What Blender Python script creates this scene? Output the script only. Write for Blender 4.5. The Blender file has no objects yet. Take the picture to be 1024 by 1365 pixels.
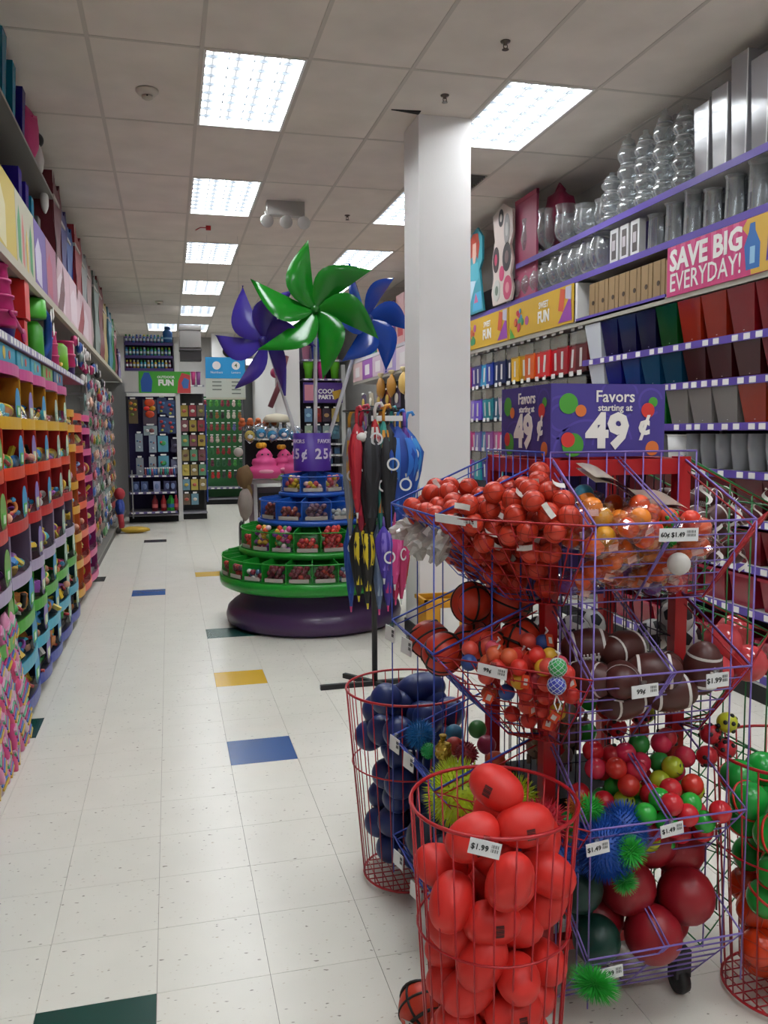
import bpy, math, random
from mathutils import Vector, Matrix
random.seed(7)
SC = bpy.context.scene
COL = SC.collection
pi = math.pi
# ---------------------------------------------------------------- camera, world, exposure
FL, PIT, YAW, ROLL, CAMZ = 1119.1, .0949, .2493, -.0069, 1.4987
fw = Vector((math.sin(YAW)*math.cos(PIT), math.cos(YAW)*math.cos(PIT), -math.sin(PIT)))
r0 = Vector((math.cos(YAW), -math.sin(YAW), 0)); u0 = r0.cross(fw)
rt = math.cos(ROLL)*r0 + math.sin(ROLL)*u0; up = -math.sin(ROLL)*r0 + math.cos(ROLL)*u0
cd = bpy.data.cameras.new('camera'); cam = bpy.data.objects.new('camera', cd); COL.objects.link(cam)
cd.sensor_fit = 'VERTICAL'; cd.sensor_height = 36; cd.lens = 36*FL/1365; cd.clip_start = .05; cd.clip_end = 60
cam.matrix_world = Matrix(((rt.x, up.x, -fw.x, 0), (rt.y, up.y, -fw.y, 0), (rt.z, up.z, -fw.z, CAMZ), (0, 0, 0, 1)))
SC.camera = cam
w = bpy.data.worlds.new('world'); SC.world = w; w.use_nodes = True
w.node_tree.nodes['Background'].inputs[0].default_value = (.8, .85, .9, 1)
w.node_tree.nodes['Background'].inputs[1].default_value = .02
SC.view_settings.view_transform = 'Standard'; SC.view_settings.look = 'None'
SC.view_settings.gamma = 1; SC.view_settings.use_curve_mapping = False
SC.view_settings.exposure = 0.0
LAMP = 19.5      # radiance of the fluorescent diffusers
CEIL = 3.636

# ---------------------------------------------------------------- helpers
def lin(c):
    if isinstance(c, str): c = [int(c[i:i+2], 16)/255 for i in (0, 2, 4)]
    return tuple((x/12.92 if x <= .04045 else ((x+.055)/1.055)**2.4) for x in c)
MATS = {}
def mat(col, rough=.5, metal=0, emit=0, grain=0, name=None, spec=.5, sub=0):
    key = (col, rough, metal, emit, grain, name)
    if key in MATS: return MATS[key]
    m = bpy.data.materials.new(name or 'paint_'+(col if isinstance(col, str) else 'mix')); m.use_nodes = True
    nt = m.node_tree; b = nt.nodes['Principled BSDF']; c = lin(col)
    b.inputs['Base Color'].default_value = (*c, 1); b.inputs['Roughness'].default_value = rough
    b.inputs['Metallic'].default_value = metal; b.inputs['Specular IOR Level'].default_value = spec
    if emit:
        b.inputs['Emission Color'].default_value = (*c, 1); b.inputs['Emission Strength'].default_value = emit
    if grain:
        n = nt.nodes.new('ShaderNodeTexNoise'); n.inputs['Scale'].default_value = grain; n.inputs['Detail'].default_value = 3
        g = nt.nodes.new('ShaderNodeNewGeometry'); nt.links.new(g.outputs['Position'], n.inputs['Vector'])
        r = nt.nodes.new('ShaderNodeMapRange'); r.inputs[3].default_value = .82; r.inputs[4].default_value = 1.12
        nt.links.new(n.outputs['Fac'], r.inputs[0])
        mx = nt.nodes.new('ShaderNodeMix'); mx.data_type = 'RGBA'; mx.blend_type = 'MULTIPLY'; mx.inputs[0].default_value = 1
        mx.inputs[6].default_value = (*c, 1); nt.links.new(r.outputs[0], mx.inputs[7]); nt.links.new(mx.outputs[2], b.inputs['Base Color'])
    MATS[key] = m; return m
def clear(col='ffffff', gloss=.25, dark=1.0, rough=.08, name='clear_plastic', body=0.0):
    key = ('clear', col, gloss, dark, rough, body)
    if key in MATS: return MATS[key]
    m = bpy.data.materials.new(name); m.use_nodes = True; nt = m.node_tree; nt.nodes.clear()
    o = nt.nodes.new('ShaderNodeOutputMaterial'); t = nt.nodes.new('ShaderNodeBsdfTransparent'); g = nt.nodes.new('ShaderNodeBsdfGlossy')
    c = lin(col); t.inputs[0].default_value = (*[x*dark for x in c], 1); g.inputs['Roughness'].default_value = rough
    f = nt.nodes.new('ShaderNodeLayerWeight'); f.inputs[0].default_value = .3
    mr = nt.nodes.new('ShaderNodeMapRange'); mr.inputs[3].default_value = gloss*.25; mr.inputs[4].default_value = min(1, gloss*2.2)
    nt.links.new(f.outputs['Facing'], mr.inputs[0]); mx = nt.nodes.new('ShaderNodeMixShader')
    nt.links.new(mr.outputs[0], mx.inputs[0]); nt.links.new(t.outputs[0], mx.inputs[1]); nt.links.new(g.outputs[0], mx.inputs[2])
    out = mx
    if body:
        d = nt.nodes.new('ShaderNodeBsdfDiffuse'); d.inputs[0].default_value = (*c, 1)
        m2 = nt.nodes.new('ShaderNodeMixShader'); m2.inputs[0].default_value = body
        nt.links.new(mx.outputs[0], m2.inputs[1]); nt.links.new(d.outputs[0], m2.inputs[2]); out = m2
    nt.links.new(out.outputs[0], o.inputs[0]); MATS[key] = m; return m

class MB:
    def __init__(s): s.v = []; s.f = []; s.mi = []; s.k = 0
    def add(s, vs, fs, M=None):
        o = len(s.v)
        s.v += [tuple(M @ Vector(p)) for p in vs] if M else [tuple(p) for p in vs]
        s.f += [tuple(i+o for i in f) for f in fs]; s.mi += [s.k]*len(fs); return s
    def box(s, x0, y0, z0, x1, y1, z1, M=None):
        return s.add([(x, y, z) for z in (z0, z1) for x, y in ((x0, y0), (x1, y0), (x1, y1), (x0, y1))],
                     [(3, 2, 1, 0), (4, 5, 6, 7), (0, 1, 5, 4), (1, 2, 6, 5), (2, 3, 7, 6), (3, 0, 4, 7)], M)
    def lathe(s, prof, n=16, M=None, star=0, sn=0, close=True):
        vs = []; fs = []
        for r, z in prof:
            for i in range(n):
                a = 2*pi*i/n; q = r*(1+star*math.cos(sn*a)) if star else r
                vs.append((q*math.cos(a), q*math.sin(a), z))
        for j in range(len(prof)-1):
            for i in range(n):
                k = (i+1) % n; fs.append((j*n+i, j*n+k, (j+1)*n+k, (j+1)*n+i))
        if close:
            if prof[0][0] > 1e-4: fs.append(tuple(range(n))[::-1])
            if prof[-1][0] > 1e-4: fs.append(tuple((len(prof)-1)*n+i for i in range(n)))
        return s.add(vs, fs, M)
    def ell(s, c, r, n=16, m=10, R=None):
        if not hasattr(r, '__len__'): r = (r, r, r)
        vs = [(0, 0, -1)]; fs = []
        for j in range(1, m):
            t = pi*j/m
            for i in range(n): vs.append((math.sin(t)*math.cos(2*pi*i/n), math.sin(t)*math.sin(2*pi*i/n), -math.cos(t)))
        vs.append((0, 0, 1)); L = len(vs)-1
        for i in range(n):
            k = (i+1) % n; fs.append((0, 1+k, 1+i)); fs.append((L, L-n+i, L-n+k))
            for j in range(m-2): fs.append((1+j*n+i, 1+j*n+k, 1+(j+1)*n+k, 1+(j+1)*n+i))
        M = Matrix.Translation(c) @ (R.to_4x4() if R else Matrix.Identity(4)) @ Matrix.Diagonal((*r, 1))
        return s.add(vs, fs, M)
    def tube(s, pts, r, n=5, closed=False):
        P = [Vector(p) for p in pts]; N = len(P); vs = []; fs = []
        rr = r if hasattr(r, '__len__') else [r]*N
        pu = None
        for i, p in enumerate(P):
            d = (P[(i+1) % N]-P[i-1]) if closed else (P[min(i+1, N-1)]-P[max(i-1, 0)])
            if d.length < 1e-9: d = Vector((0, 0, 1))
            d.normalize()
            if pu is None: pu = d.orthogonal().normalized()
            else:
                pu = pu-d*pu.dot(d); pu = pu.normalized() if pu.length > 1e-6 else d.orthogonal().normalized()
            q = d.cross(pu)
            for k in range(n):
                a = 2*pi*k/n; vs.append(p+(pu*math.cos(a)+q*math.sin(a))*rr[i])
        for i in range(N if closed else N-1):
            j = (i+1) % N
            for k in range(n):
                l = (k+1) % n; fs.append((i*n+k, i*n+l, j*n+l, j*n+k))
        if not closed: fs.append(tuple(range(n))[::-1]); fs.append(tuple((N-1)*n+k for k in range(n)))
        return s.add(vs, fs)
    def prism(s, poly, d, M=None):           # polygon in x,z plane; thickness d along +y
        n = len(poly); vs = [(x, 0, z) for x, z in poly]+[(x, d, z) for x, z in poly]
        return s.add(vs, [tuple(range(n)), tuple(range(n, 2*n))[::-1]]+[(i, n+i, n+(i+1) % n, (i+1) % n) for i in range(n)], M)
    def grid(s, fn, a, b, th=0):             # fn(u,v)->point ; sheet with thickness
        vs = [Vector(fn(i/a, j/b)) for j in range(b+1) for i in range(a+1)]
        q = lambda i, j: j*(a+1)+i
        fs = [(q(i, j), q(i+1, j), q(i+1, j+1), q(i, j+1)) for j in range(b) for i in range(a)]
        return s.add(vs, fs)
    def mesh(s, name, mats, smooth=False):
        me = bpy.data.meshes.new(name); me.from_pydata(s.v, [], s.f)
        for m in (mats if isinstance(mats, (list, tuple)) else [mats]): me.materials.append(m)
        if any(s.mi): me.polygons.foreach_set('material_index', s.mi)
        if smooth: me.polygons.foreach_set('use_smooth', [True]*len(s.f))
        me.validate(); me.update(); return me
def obj(name, data, parent=None, loc=None, rot=None, **kw):
    o = bpy.data.objects.new(name, data); COL.objects.link(o)
    if parent: o.parent = parent
    if loc is not None: o.location = loc
    if rot is not None: o.rotation_euler = rot
    for k, v in kw.items(): o[k] = v
    return o
def part(name, mb, mats, parent, smooth=False, world=False, **kw):
    o = obj(name, mb.mesh(name, mats, smooth), parent, **kw)
    if world:
        p = parent; off = Vector()
        while p: off += p.location; p = p.parent
        o.location = -off
    return o
def thing(name, label, cat, loc=(0, 0, 0), rz=0, group=None):
    o = obj(name, None, None, loc, (0, 0, rz), label=label, category=cat)
    if group: o['group'] = group
    o.empty_display_size = .02
    return o
def tag(o, label, cat, group=None):
    o['label'] = label; o['category'] = cat
    if group: o['group'] = group
    return o
def struct(name, mb, mats, parent=None, **kw):
    o = obj(name, mb.mesh(name, mats), parent, **kw); o['kind'] = 'structure'; return o
def swap(o, m, slot=0):
    if o.type == 'MESH' and len(o.material_slots) > slot:
        o.material_slots[slot].link = 'OBJECT'; o.material_slots[slot].material = m
def dup(root, loc=None, rot=None, label=None, group=None, mats=None, scale=None):
    """copy a thing with its parts and sub-parts; mats = {part name: material}"""
    r = root.copy(); COL.objects.link(r)
    if loc is not None: r.location = loc
    if rot is not None: r.rotation_euler = rot
    if scale is not None: r.scale = scale if hasattr(scale, '__len__') else (scale,)*3
    if label: r['label'] = label
    if group: r['group'] = group
    base = lambda n: n.split('.')[0]
    if mats and base(root.name) in mats: swap(r, mats[base(root.name)])
    def rec(src, dst):
        for ch in KIDS.get(src.name, ()):
            c = ch.copy(); COL.objects.link(c); c.parent = dst
            if mats and base(ch.name) in mats: swap(c, mats[base(ch.name)])
            rec(ch, c)
    rec(root, r); return r
KIDS = {}
def proto(root):                          # remember the tree below a thing, so that copies do not scan the scene
    def rec(o):
        KIDS[o.name] = list(o.children)
        for c in o.children: rec(c)
    bpy.context.view_layer.update() if False else None
    rec(root); return root
ORD = ['first', 'second', 'third', 'fourth', 'fifth', 'sixth', 'seventh', 'eighth', 'ninth', 'tenth', 'eleventh', 'twelfth',
       'thirteenth', 'fourteenth', 'fifteenth', 'sixteenth', 'seventeenth', 'eighteenth', 'nineteenth', 'twentieth']
def seen_at(p):                            # where the photograph shows a point (used for wording labels only)
    v = Vector(p)-Vector((0, 0, CAMZ)); d = max(v.dot(fw), .01); return (512+FL*v.dot(rt)/d, 682.5-FL*v.dot(up)/d)
def label_rows(items, base, per=6):
    """items: [(object, point)]; gives each its own label by row from the top and place from the left"""
    it = sorted(((seen_at(p)[1], seen_at(p)[0], i) for i, (o, p) in enumerate(items)))
    n = len(it)
    if n == 1: items[0][0]['label'] = base; return
    rows = max(1, -(-n//per))
    for r in range(rows):
        row = sorted(it[r*per:(r+1)*per], key=lambda t: t[1])
        for k, (_, _, i) in enumerate(row):
            rw = '' if rows == 1 else ('topmost row, ' if r == 0 else ('bottom row, ' if r == rows-1 else ORD[r]+' row down, '))
            pl = 'the only one' if len(row) == 1 else ('leftmost' if k == 0 else ('rightmost' if k == len(row)-1 else ORD[k]+' from left'))
            items[i][0]['label'] = f'{base}, {rw}{pl}'
FONTC = {}
def text(s, size, m, parent, loc, rot=(pi/2, 0, 0), name='lettering', bold=0, extrude=.0006, align='CENTER', shear=0, sx=1, **kw):
    key = (s, bold, align, shear, sx, m.name)
    if key not in FONTC:
        cu = bpy.data.curves.new('lettering', 'FONT'); cu.body = s; cu.size = 1; cu.extrude = .01; cu.offset = bold
        cu.align_x = align; cu.align_y = 'CENTER'; cu.shear = shear; cu.resolution_u = 2
        t = bpy.data.objects.new('tmp', cu); me = bpy.data.meshes.new_from_object(t); bpy.data.objects.remove(t)
        me.materials.clear(); me.materials.append(m)
        if sx != 1: me.transform(Matrix.Diagonal((sx, 1, 1, 1)))
        FONTC[key] = me
    o = obj(name, FONTC[key], parent, loc, rot, **kw); o.scale = (size, size, extrude/.01 if extrude else 1)
    return o

def blob(c, r, seed, n=18, k=12, amp=.14):
    q = MB(); q.ell((0, 0, 0), 1, n, k); rd = random.Random(seed); ph = [rd.uniform(0, 6) for _ in range(6)]; out = MB(); vs = []
    for v in q.v:
        d = 1+amp*math.sin(5*v[0]+ph[0])*math.sin(4*v[1]+ph[1])+amp*.6*math.sin(9*v[2]+ph[2]+3*v[0]); vs.append((c[0]+v[0]*r[0]*d, c[1]+v[1]*r[1]*d, c[2]+v[2]*r[2]*d))
    out.add(vs, q.f); return out
# common finishes
WHITE = mat('d8d8d6', .5); CREAM = mat('cfc9ba', .55); BLACK = mat('141416', .5); DARK = mat('0c0b0d', .7); GREY = mat('8a8a8c', .5)
STEEL = mat('9a9a9c', .35, .6); PURPLE = mat('4f3a8f', .45); RED = mat('b0151c', .4); PAPER = mat('e2e0dc', .7)
CLEAR = clear('eef2f4', .3, .95); SMOKY = clear('b8bec2', .35, .8)
def rc(seq): return seq[random.randrange(len(seq))]
# ================================================================ THE ROOM
def tile_floor_mat(name, col, speck):
    m = bpy.data.materials.new(name); m.use_nodes = True; nt = m.node_tree; b = nt.nodes['Principled BSDF']
    g = nt.nodes.new('ShaderNodeNewGeometry')
    def noise(sc, det=2, vec=None):
        n = nt.nodes.new('ShaderNodeTexNoise'); n.inputs['Scale'].default_value = sc; n.inputs['Detail'].default_value = det
        nt.links.new(vec or g.outputs['Position'], n.inputs['Vector']); return n.outputs['Fac']
    def mr(x, a, b_, c, d):
        r = nt.nodes.new('ShaderNodeMapRange'); r.inputs[1].default_value = a; r.inputs[2].default_value = b_
        r.inputs[3].default_value = c; r.inputs[4].default_value = d; nt.links.new(x, r.inputs[0]); return r.outputs[0]
    def mix(f, A, B):
        x = nt.nodes.new('ShaderNodeMix'); x.data_type = 'RGBA'; nt.links.new(f, x.inputs[0])
        for s, v in ((6, A), (7, B)):
            if isinstance(v, tuple): x.inputs[s].default_value = (*v, 1)
            else: nt.links.new(v, x.inputs[s])
        return x.outputs[2]
    c = lin(col)
    base = mix(mr(noise(5), .35, .65, 0, 1), tuple(x*.985 for x in c), tuple(min(1, x*1.015) for x in c))
    if speck:
        mp = nt.nodes.new('ShaderNodeMapping'); mp.inputs['Rotation'].default_value = (0, 0, .6); mp.inputs['Scale'].default_value = (1, 2.2, 1)
        nt.links.new(g.outputs['Position'], mp.inputs['Vector'])
        f1 = mr(noise(38, 1, mp.outputs[0]), .715, .75, 0, .7); base = mix(f1, base, lin('5c5248'))
        f2 = mr(noise(55, 1, mp.outputs[0]), .725, .76, 0, .5); base = mix(f2, base, lin('a08a66'))
    nt.links.new(base, b.inputs['Base Color'])
    b.inputs['Roughness'].default_value = .27
    b.inputs['Specular IOR Level'].default_value = .45
    return m
T = .3048; TX, TY = -.0762, 2.2128
FT = tile_floor_mat('vinyl_tile', 'dbd8cd', True)
FM = {'blue': tile_floor_mat('blue_vinyl', '2f5590', False), 'yellow': tile_floor_mat('yellow_vinyl', 'd0a52c', False),
      'green': tile_floor_mat('green_vinyl', '0f4038', False), 'black': tile_floor_mat('black_vinyl', '23282c', False), 'teal': tile_floor_mat('teal_vinyl', '24564f', False)}
special = {(-3, 7): 'green', (-1, 19): 'blue', (1, 13): 'teal', (2, 13): 'teal', (1, 22): 'yellow', (-1, 32): 'black', (-3, 22): 'black', (1, 5): 'blue', (1, 9): 'yellow', (-1, -1): 'green'}
mb = MB(); mb.box(-1.4, -3, -.06, 3.8, 20, -.0045)
floor = struct('floor', mb, mat('8b857a', .9))
mb = MB(); mb.box(.0007, .0007, -.0045, T-.0007, T-.0007, 0); tile_me = mb.mesh('tile', FT)
cells = []
for i in range(-5, 13):
    for j in range(-18, 58):
        cells.append(((i, j), math.hypot(TX+i*T, TY+j*T)))
def vis(i, j):
    x, y = TX+(i+.5)*T, TY+(j+.5)*T
    if y < 1.3: return False
    u, v = seen_at((x, y, 0)); return -60 < u < 1080 and v < 1430 and -.85 < x < 3.2
near = sorted([c for c in cells if vis(*c[0])], key=lambda c: c[1])[:288]
nset = {c[0] for c in near} | set(special)
for c in sorted(nset):
    o = obj('tile', tile_me, floor, (TX+c[0]*T, TY+c[1]*T, 0))
    if c in special: swap(o, FM[special[c]]); o['label'] = special[c]+' vinyl floor tile'
mb = MB()
for c, _ in cells:
    if c not in nset: mb.box(TX+c[0]*T+.0007, TY+c[1]*T+.0007, -.0045, TX+(c[0]+1)*T-.0007, TY+(c[1]+1)*T-.0007, 0)
o = part('tile_field', mb, FT, floor); o['kind'] = 'stuff'

# ceiling: grid bars, lay-in boards, lights
GX, GY, PX, PY = .2435, 4.9959, .6094, 1.2192
CT = mat('d6cdc3', .9, 0, 0, 3, 'ceiling_board'); GB = mat('bab2a8', .6)
lights = [(0, j) for j in range(-6, 12, 2)]+[(-1, 10), (-1, 12)]+[(3, j) for j in (-6, -4, -2, 0, 2, 4, 6, 8)]
vents = {(3, 1)}
mb = MB(); mb.box(-1.45, -3, CEIL+.09, 3.85, 20, CEIL+.15); ceiling = struct('ceiling', mb, mat('6d6a66', .9))
mb = MB(); mb.box(.012, .012, -.006, PX-.012, PY-.012, .006); board = mb.mesh('ceiling_board', CT)
for i in range(-3, 6):
    for j in range(-7, 13):
        if (i, j) in lights or (i, j) in vents: continue
        x = GX+i*PX
        obj('ceiling_board', board, ceiling, (x, GY+j*PY, CEIL+.008))
mb = MB(); mb.box(-.012, -3, -.001, .012, 20, .016); bar = mb.mesh('grid_bar', GB)
for i in range(-2, 6): obj('grid_bar', bar, ceiling, (GX+i*PX, 0, CEIL))
mb = MB(); mb.box(-1.4, -.012, 0, 3.8, .012, .016); bar = mb.mesh('cross_bar', GB)
for j in range(-6, 13): obj('cross_bar', bar, ceiling, (0, GY+j*PY, CEIL))

def lamp_mat():
    m = bpy.data.materials.new('lit_diffuser'); m.use_nodes = True; nt = m.node_tree; nt.nodes.clear()
    o = nt.nodes.new('ShaderNodeOutputMaterial'); e = nt.nodes.new('ShaderNodeEmission'); e.inputs[0].default_value = (.93, .97, 1, 1)
    tc = nt.nodes.new('ShaderNodeTexCoord'); sp = nt.nodes.new('ShaderNodeSeparateXYZ'); nt.links.new(tc.outputs['Object'], sp.inputs[0])
    wv = nt.nodes.new('ShaderNodeMath'); wv.operation = 'MULTIPLY'; wv.inputs[1].default_value = 2*pi/.146; nt.links.new(sp.outputs[0], wv.inputs[0])
    s = nt.nodes.new('ShaderNodeMath'); s.operation = 'COSINE'; nt.links.new(wv.outputs[0], s.inputs[0])
    r = nt.nodes.new('ShaderNodeMapRange'); r.inputs[1].default_value = -1; r.inputs[2].default_value = 1
    r.inputs[3].default_value = LAMP*.035; r.inputs[4].default_value = LAMP*1.95
    nt.links.new(s.outputs[0], r.inputs[0]); nt.links.new(r.outputs[0], e.inputs[1]); nt.links.new(e.outputs[0], o.inputs[0]); return m
LM = lamp_mat(); LV = mat('596068', .4)
lt = thing('ceiling_light', 'recessed fluorescent ceiling light', 'light', (0, 0, CEIL), 0, 'recessed ceiling lights')
mb = MB(); x0, x1, y0, y1 = .012, PX-.012, .012, PY-.012
for a in ((x0, y0, x1, y0+.015), (x0, y1-.015, x1, y1), (x0, y0, x0+.015, y1), (x1-.015, y0, x1, y1)): mb.box(a[0], a[1], -.002, a[2], a[3], .05)
part('frame', mb, WHITE, lt)
mb = MB(); mb.box(x0+.01, y0+.01, .045, x1-.01, y1-.01, .05); o = part('diffuser', mb, LM, lt)
mb = MB()
for k in range(1, 4): mb.box(x0+k*.146-.002, y0, .004, x0+k*.146+.002, y1, .03)
for k in range(1, 9): mb.box(x0, y0+k*.133-.002, .012, x1, y0+k*.133+.002, .03)
part('louver', mb, LV, lt); proto(lt)
its = []
for n, (i, j) in enumerate(lights):
    L = (GX+i*PX, GY+j*PY, CEIL)
    o = lt if n == 0 else dup(lt, L)
    o.location = L
    side = {0: 'left', -1: 'far left', 3: 'right'}[i]
    its.append((o, i, j))
for i, nm in ((0, 'in the left lengthwise line'), (-1, 'beyond the left line by the bottle shelves'), (3, 'in the right line near the white column')):
    for k, (o, _, j) in enumerate(sorted([t for t in its if t[1] == i], key=lambda t: t[2])):
        vj = [t for t in its if t[1] == i and (t[2] >= 0)]
        q = j//2 if i != -1 else (j-10)//2
        o['label'] = (f'lit recessed ceiling light {nm}, {ORD[q]} from the front' if q >= 0 else f'recessed ceiling light {nm}, behind the viewer, {["", "nearest", "middle", "farthest"][-q]}')
# vent
vt = thing('ceiling_vent', 'dark return air grille beside the white column', 'vent', (GX+3*PX, GY+PY+.61, CEIL))
mb = MB(); mb.box(.012, -.598, .002, PX-.012, -.012, .014, Matrix.Translation((GX+3*PX, GY+PY+.61, CEIL))); part('ceiling_board', mb, CT, ceiling)
mb = MB(); mb.box(0, -.012, 0, PX, .012, .016, Matrix.Translation((GX+3*PX, GY+PY+.61, CEIL))); part('cross_bar', mb, GB, ceiling)
mb = MB(); mb.box(.01, .01, .02, PX-.01, .60, .03); part('backing', mb, mat('3c3a38', .8), vt)
for k in range(12):
    mb = MB(); mb.box(.02, .03+k*.048, .0, PX-.02, .036+k*.048, .02); part('slat', mb, mat('6b6864', .6), vt)
# walls
WM = mat('b9b6b2', .8, 0, 0, 1.5, 'wall_paint')
for n, b in (('wall_left', (-1.45, -3, 0, -1.38, 20, CEIL+.09)), ('wall_right', (3.68, -3, 0, 3.75, 20, CEIL+.09)), ('wall_back', (-1.45, 19.5, 0, 3.75, 19.6, CEIL+.09)), ('wall_front', (-1.45, -3.1, 0, 3.75, -3, CEIL+.09))):
    mb = MB(); mb.box(*b); struct(n, mb, WM)
mb = MB(); mb.box(1.86, 15.1, 0, 2.30, 19.5, CEIL+.01); struct('wall_middle', mb, mat('dedcd9', .8))
mb = MB(); mb.box(.95, 18.6, 0, 1.42, 18.8, CEIL+.01); struct('wall_far', mb, mat('d6d4d1', .8))
# square column
mb = MB(); mb.box(1.70, 5.655, 0, 2.075, 6.02, CEIL); col = mb
cm = col.mesh('column', mat('e9e6e4', .65, 0, 0, 1.2, 'column_paint')); column = obj('column', cm, kind='structure')
mb = MB(); mb.box(1.69, 5.645, 0, 2.085, 6.03, .1); o = part('baseboard', mb, mat('2a2829', .5), column)
mb = MB(); mb.add([(1.50, 5.62, CEIL-.004), (1.70, 5.60, CEIL-.004), (1.70, 5.66, CEIL-.004), (1.50, 5.62, CEIL+.004), (1.70, 5.60, CEIL+.004), (1.70, 5.66, CEIL+.004)], [(0, 2, 1), (3, 4, 5), (0, 1, 4, 3), (1, 2, 5, 4), (2, 0, 3, 5)])
part('ceiling_gap', mb, DARK, column)
# smoke detectors, sprinklers, emergency light
def smoke(L, lab, s=1):
    t = thing('smoke_detector', lab, 'detector', L)
    mb = MB(); mb.lathe([(.07*s, 0), (.07*s, -.012*s), (.055*s, -.03*s), (.045*s, -.034*s)], 20); part('base_plate', mb, mat('c9c0b4', .6), t, True)
    mb = MB(); mb.lathe([(.033*s, -.034*s), (.033*s, -.05*s), (.02*s, -.058*s), (0, -.06*s)], 16); part('sensor_head', mb, mat('b5ab9f', .6), t, True)
    mb = MB(); mb.box(-.03*s, -.005, -.047*s, .03*s, .005, -.038*s)
    mb.box(-.005, -.034*s, -.047*s, .005, .034*s, -.038*s); part('inlet', mb, BLACK, t)
smoke((-.067, 5.663, CEIL), 'round cream smoke detector left of the nearest left ceiling light')
smoke((-.09, 14.38, CEIL), 'small smoke detector far away above the bottle shelves', .9)
def sprinkler(L, lab):
    t = thing('sprinkler_head', lab, 'sprinkler', L)
    mb = MB(); mb.lathe([(.028, 0), (.026, -.006), (.012, -.008), (.01, -.02), (0, -.022)], 14); part('escutcheon', mb, mat('6a6058', .4, .7), t, True)
    mb = MB(); mb.lathe([(0, -.045), (.02, -.045), (.018, -.042), (0, -.042)], 10); part('deflector', mb, mat('4a423c', .4, .7), t)
    mb = MB(); mb.tube([(.01, 0, -.018), (.012, 0, -.03), (0, 0, -.044)], .0025); mb.tube([(-.01, 0, -.018), (-.012, 0, -.03), (0, 0, -.044)], .0025); part('yoke', mb, mat('4a423c', .4, .7), t)
sprinkler((1.772, 5.313, CEIL), 'sprinkler head just in front of the white column')
sprinkler((1.861, 4.527, CEIL), 'sprinkler head nearest the top edge of the picture')
sprinkler((1.776, 8.366, CEIL), 'sprinkler head beyond the twin emergency lamps')
t = thing('emergency_light', 'white emergency light with swivel lamp heads hanging from the ceiling', 'light', (1.13, 8.03, CEIL))
mb = MB(); mb.box(-.19, -.05, -.13, .16, .05, 0); part('battery_box', mb, mat('aba8a2', .5), t)
for x, a in ((-.2, -.5), (-.02, .1), (.15, .6)):
    mb = MB(); mb.tube([(x, -.02, -.1), (x, -.05, -.16)], .012); part('bracket', mb, mat('a5a29c', .5), t)
    mb = MB(); M = Matrix.Translation((x, -.06, -.19)) @ Matrix.Rotation(a, 4, 'Y') @ Matrix.Rotation(pi/2+.4, 4, 'X')
    mb.lathe([(.02, -.05), (.05, -.03), (.06, .03), (.055, .035), (0, .03)], 14, M); part('lamp_head', mb, mat('b6b3ae', .3), t, True)
t = thing('ceiling_hook', 'small red clip with wire dangling from a ceiling joint', 'clip', (.46, 9.1, CEIL))
mb = MB(); mb.box(-.025, -.01, -.045, .025, .01, 0); part('clip', mb, RED, t)
mb = MB(); mb.tube([(-.02, 0, -.02), (-.08, 0, -.02), (-.13, 0, -.05)], .005); part('wire', mb, RED, t)
# ================================================================ WIRE BIN DISPLAY WITH ITS BALLS
WR = .0021
W_BLUE = mat('2f46a4', .35, .1); W_PURP = mat('7d68b4', .35, .1); W_RED = mat('a8161f', .35, .2); W_GREEN = mat('1d6a33', .35, .2)
W_DARK = mat('2a2034', .4, .3)
FX0, FX1, FY0, FY1 = .93, 1.305, 1.95, 2.33
fx = thing('wire_bin_display', 'tall red framed wire bin display full of balls under a purple sign', 'display rack', (FX0, FY0, 0))
def wpart(name, mb, m, smooth=True, parent=fx, **k): return part(name, mb, m, parent, smooth, True, **k)
FT_ = .035
for x, y in ((FX0, FY0), (FX1, FY0), (FX0, FY1), (FX1, FY1)):
    mb = MB(); mb.box(x-FT_/2, y-FT_/2, .12, x+FT_/2, y+FT_/2, 1.43); wpart('post', mb, RED, False)
for a in ((FX0, FY0-.017, FX1, FY0+.017), (FX0, FY1-.017, FX1, FY1+.017), (FX0-.017, FY0, FX0+.017, FY1), (FX1-.017, FY0, FX1+.017, FY1)):
    mb = MB(); mb.box(a[0], a[1], 1.385, a[2], a[3], 1.425); wpart('top_beam', mb, RED, False)
    mb = MB(); mb.box(a[0], a[1], .12, a[2], a[3], .15); wpart('base_beam', mb, RED, False)
# core grid behind the bins
for nm, (a, b) in {'f': ((FX0, FY0+.02), (FX1, FY0+.02)), 'l': ((FX0+.02, FY0), (FX0+.02, FY1)), 'b': ((FX0, FY1-.02), (FX1, FY1-.02)), 'r': ((FX1-.02, FY0), (FX1-.02, FY1))}.items():
    mb = MB()
    for k in range(1, 8):
        x, y = a[0]+(b[0]-a[0])*k/8, a[1]+(b[1]-a[1])*k/8
        mb.tube([(x, y, .14), (x, y, 1.40)], WR*.85, 4)
    for z in (.3, .62, .95, 1.2): mb.tube([(a[0], a[1], z), (b[0], b[1], z)], WR*.85, 4)
    wpart('grid_panel', mb, W_DARK)
for (a, b), m in ((((FX0-.01, FY0-.022), (FX1+.03, FY0-.022)), W_PURP), (((FX0-.022, FY1), (FX0-.022, FY0-.01)), W_BLUE)):
    mb = MB()
    for k in range(0, 9):
        x, y = a[0]+(b[0]-a[0])*k/8, a[1]+(b[1]-a[1])*k/8; mb.tube([(x, y, 1.07), (x, y, 1.445)], WR*.9, 4)
    for z in (1.445, 1.2): mb.tube([(a[0], a[1], z), (b[0], b[1], z)], WR*1.3, 5)
    wpart('upper_grid', mb, m)
LIPS = [1.29, .94, .585, .27]
RISE, DROP = .14, .215
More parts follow.
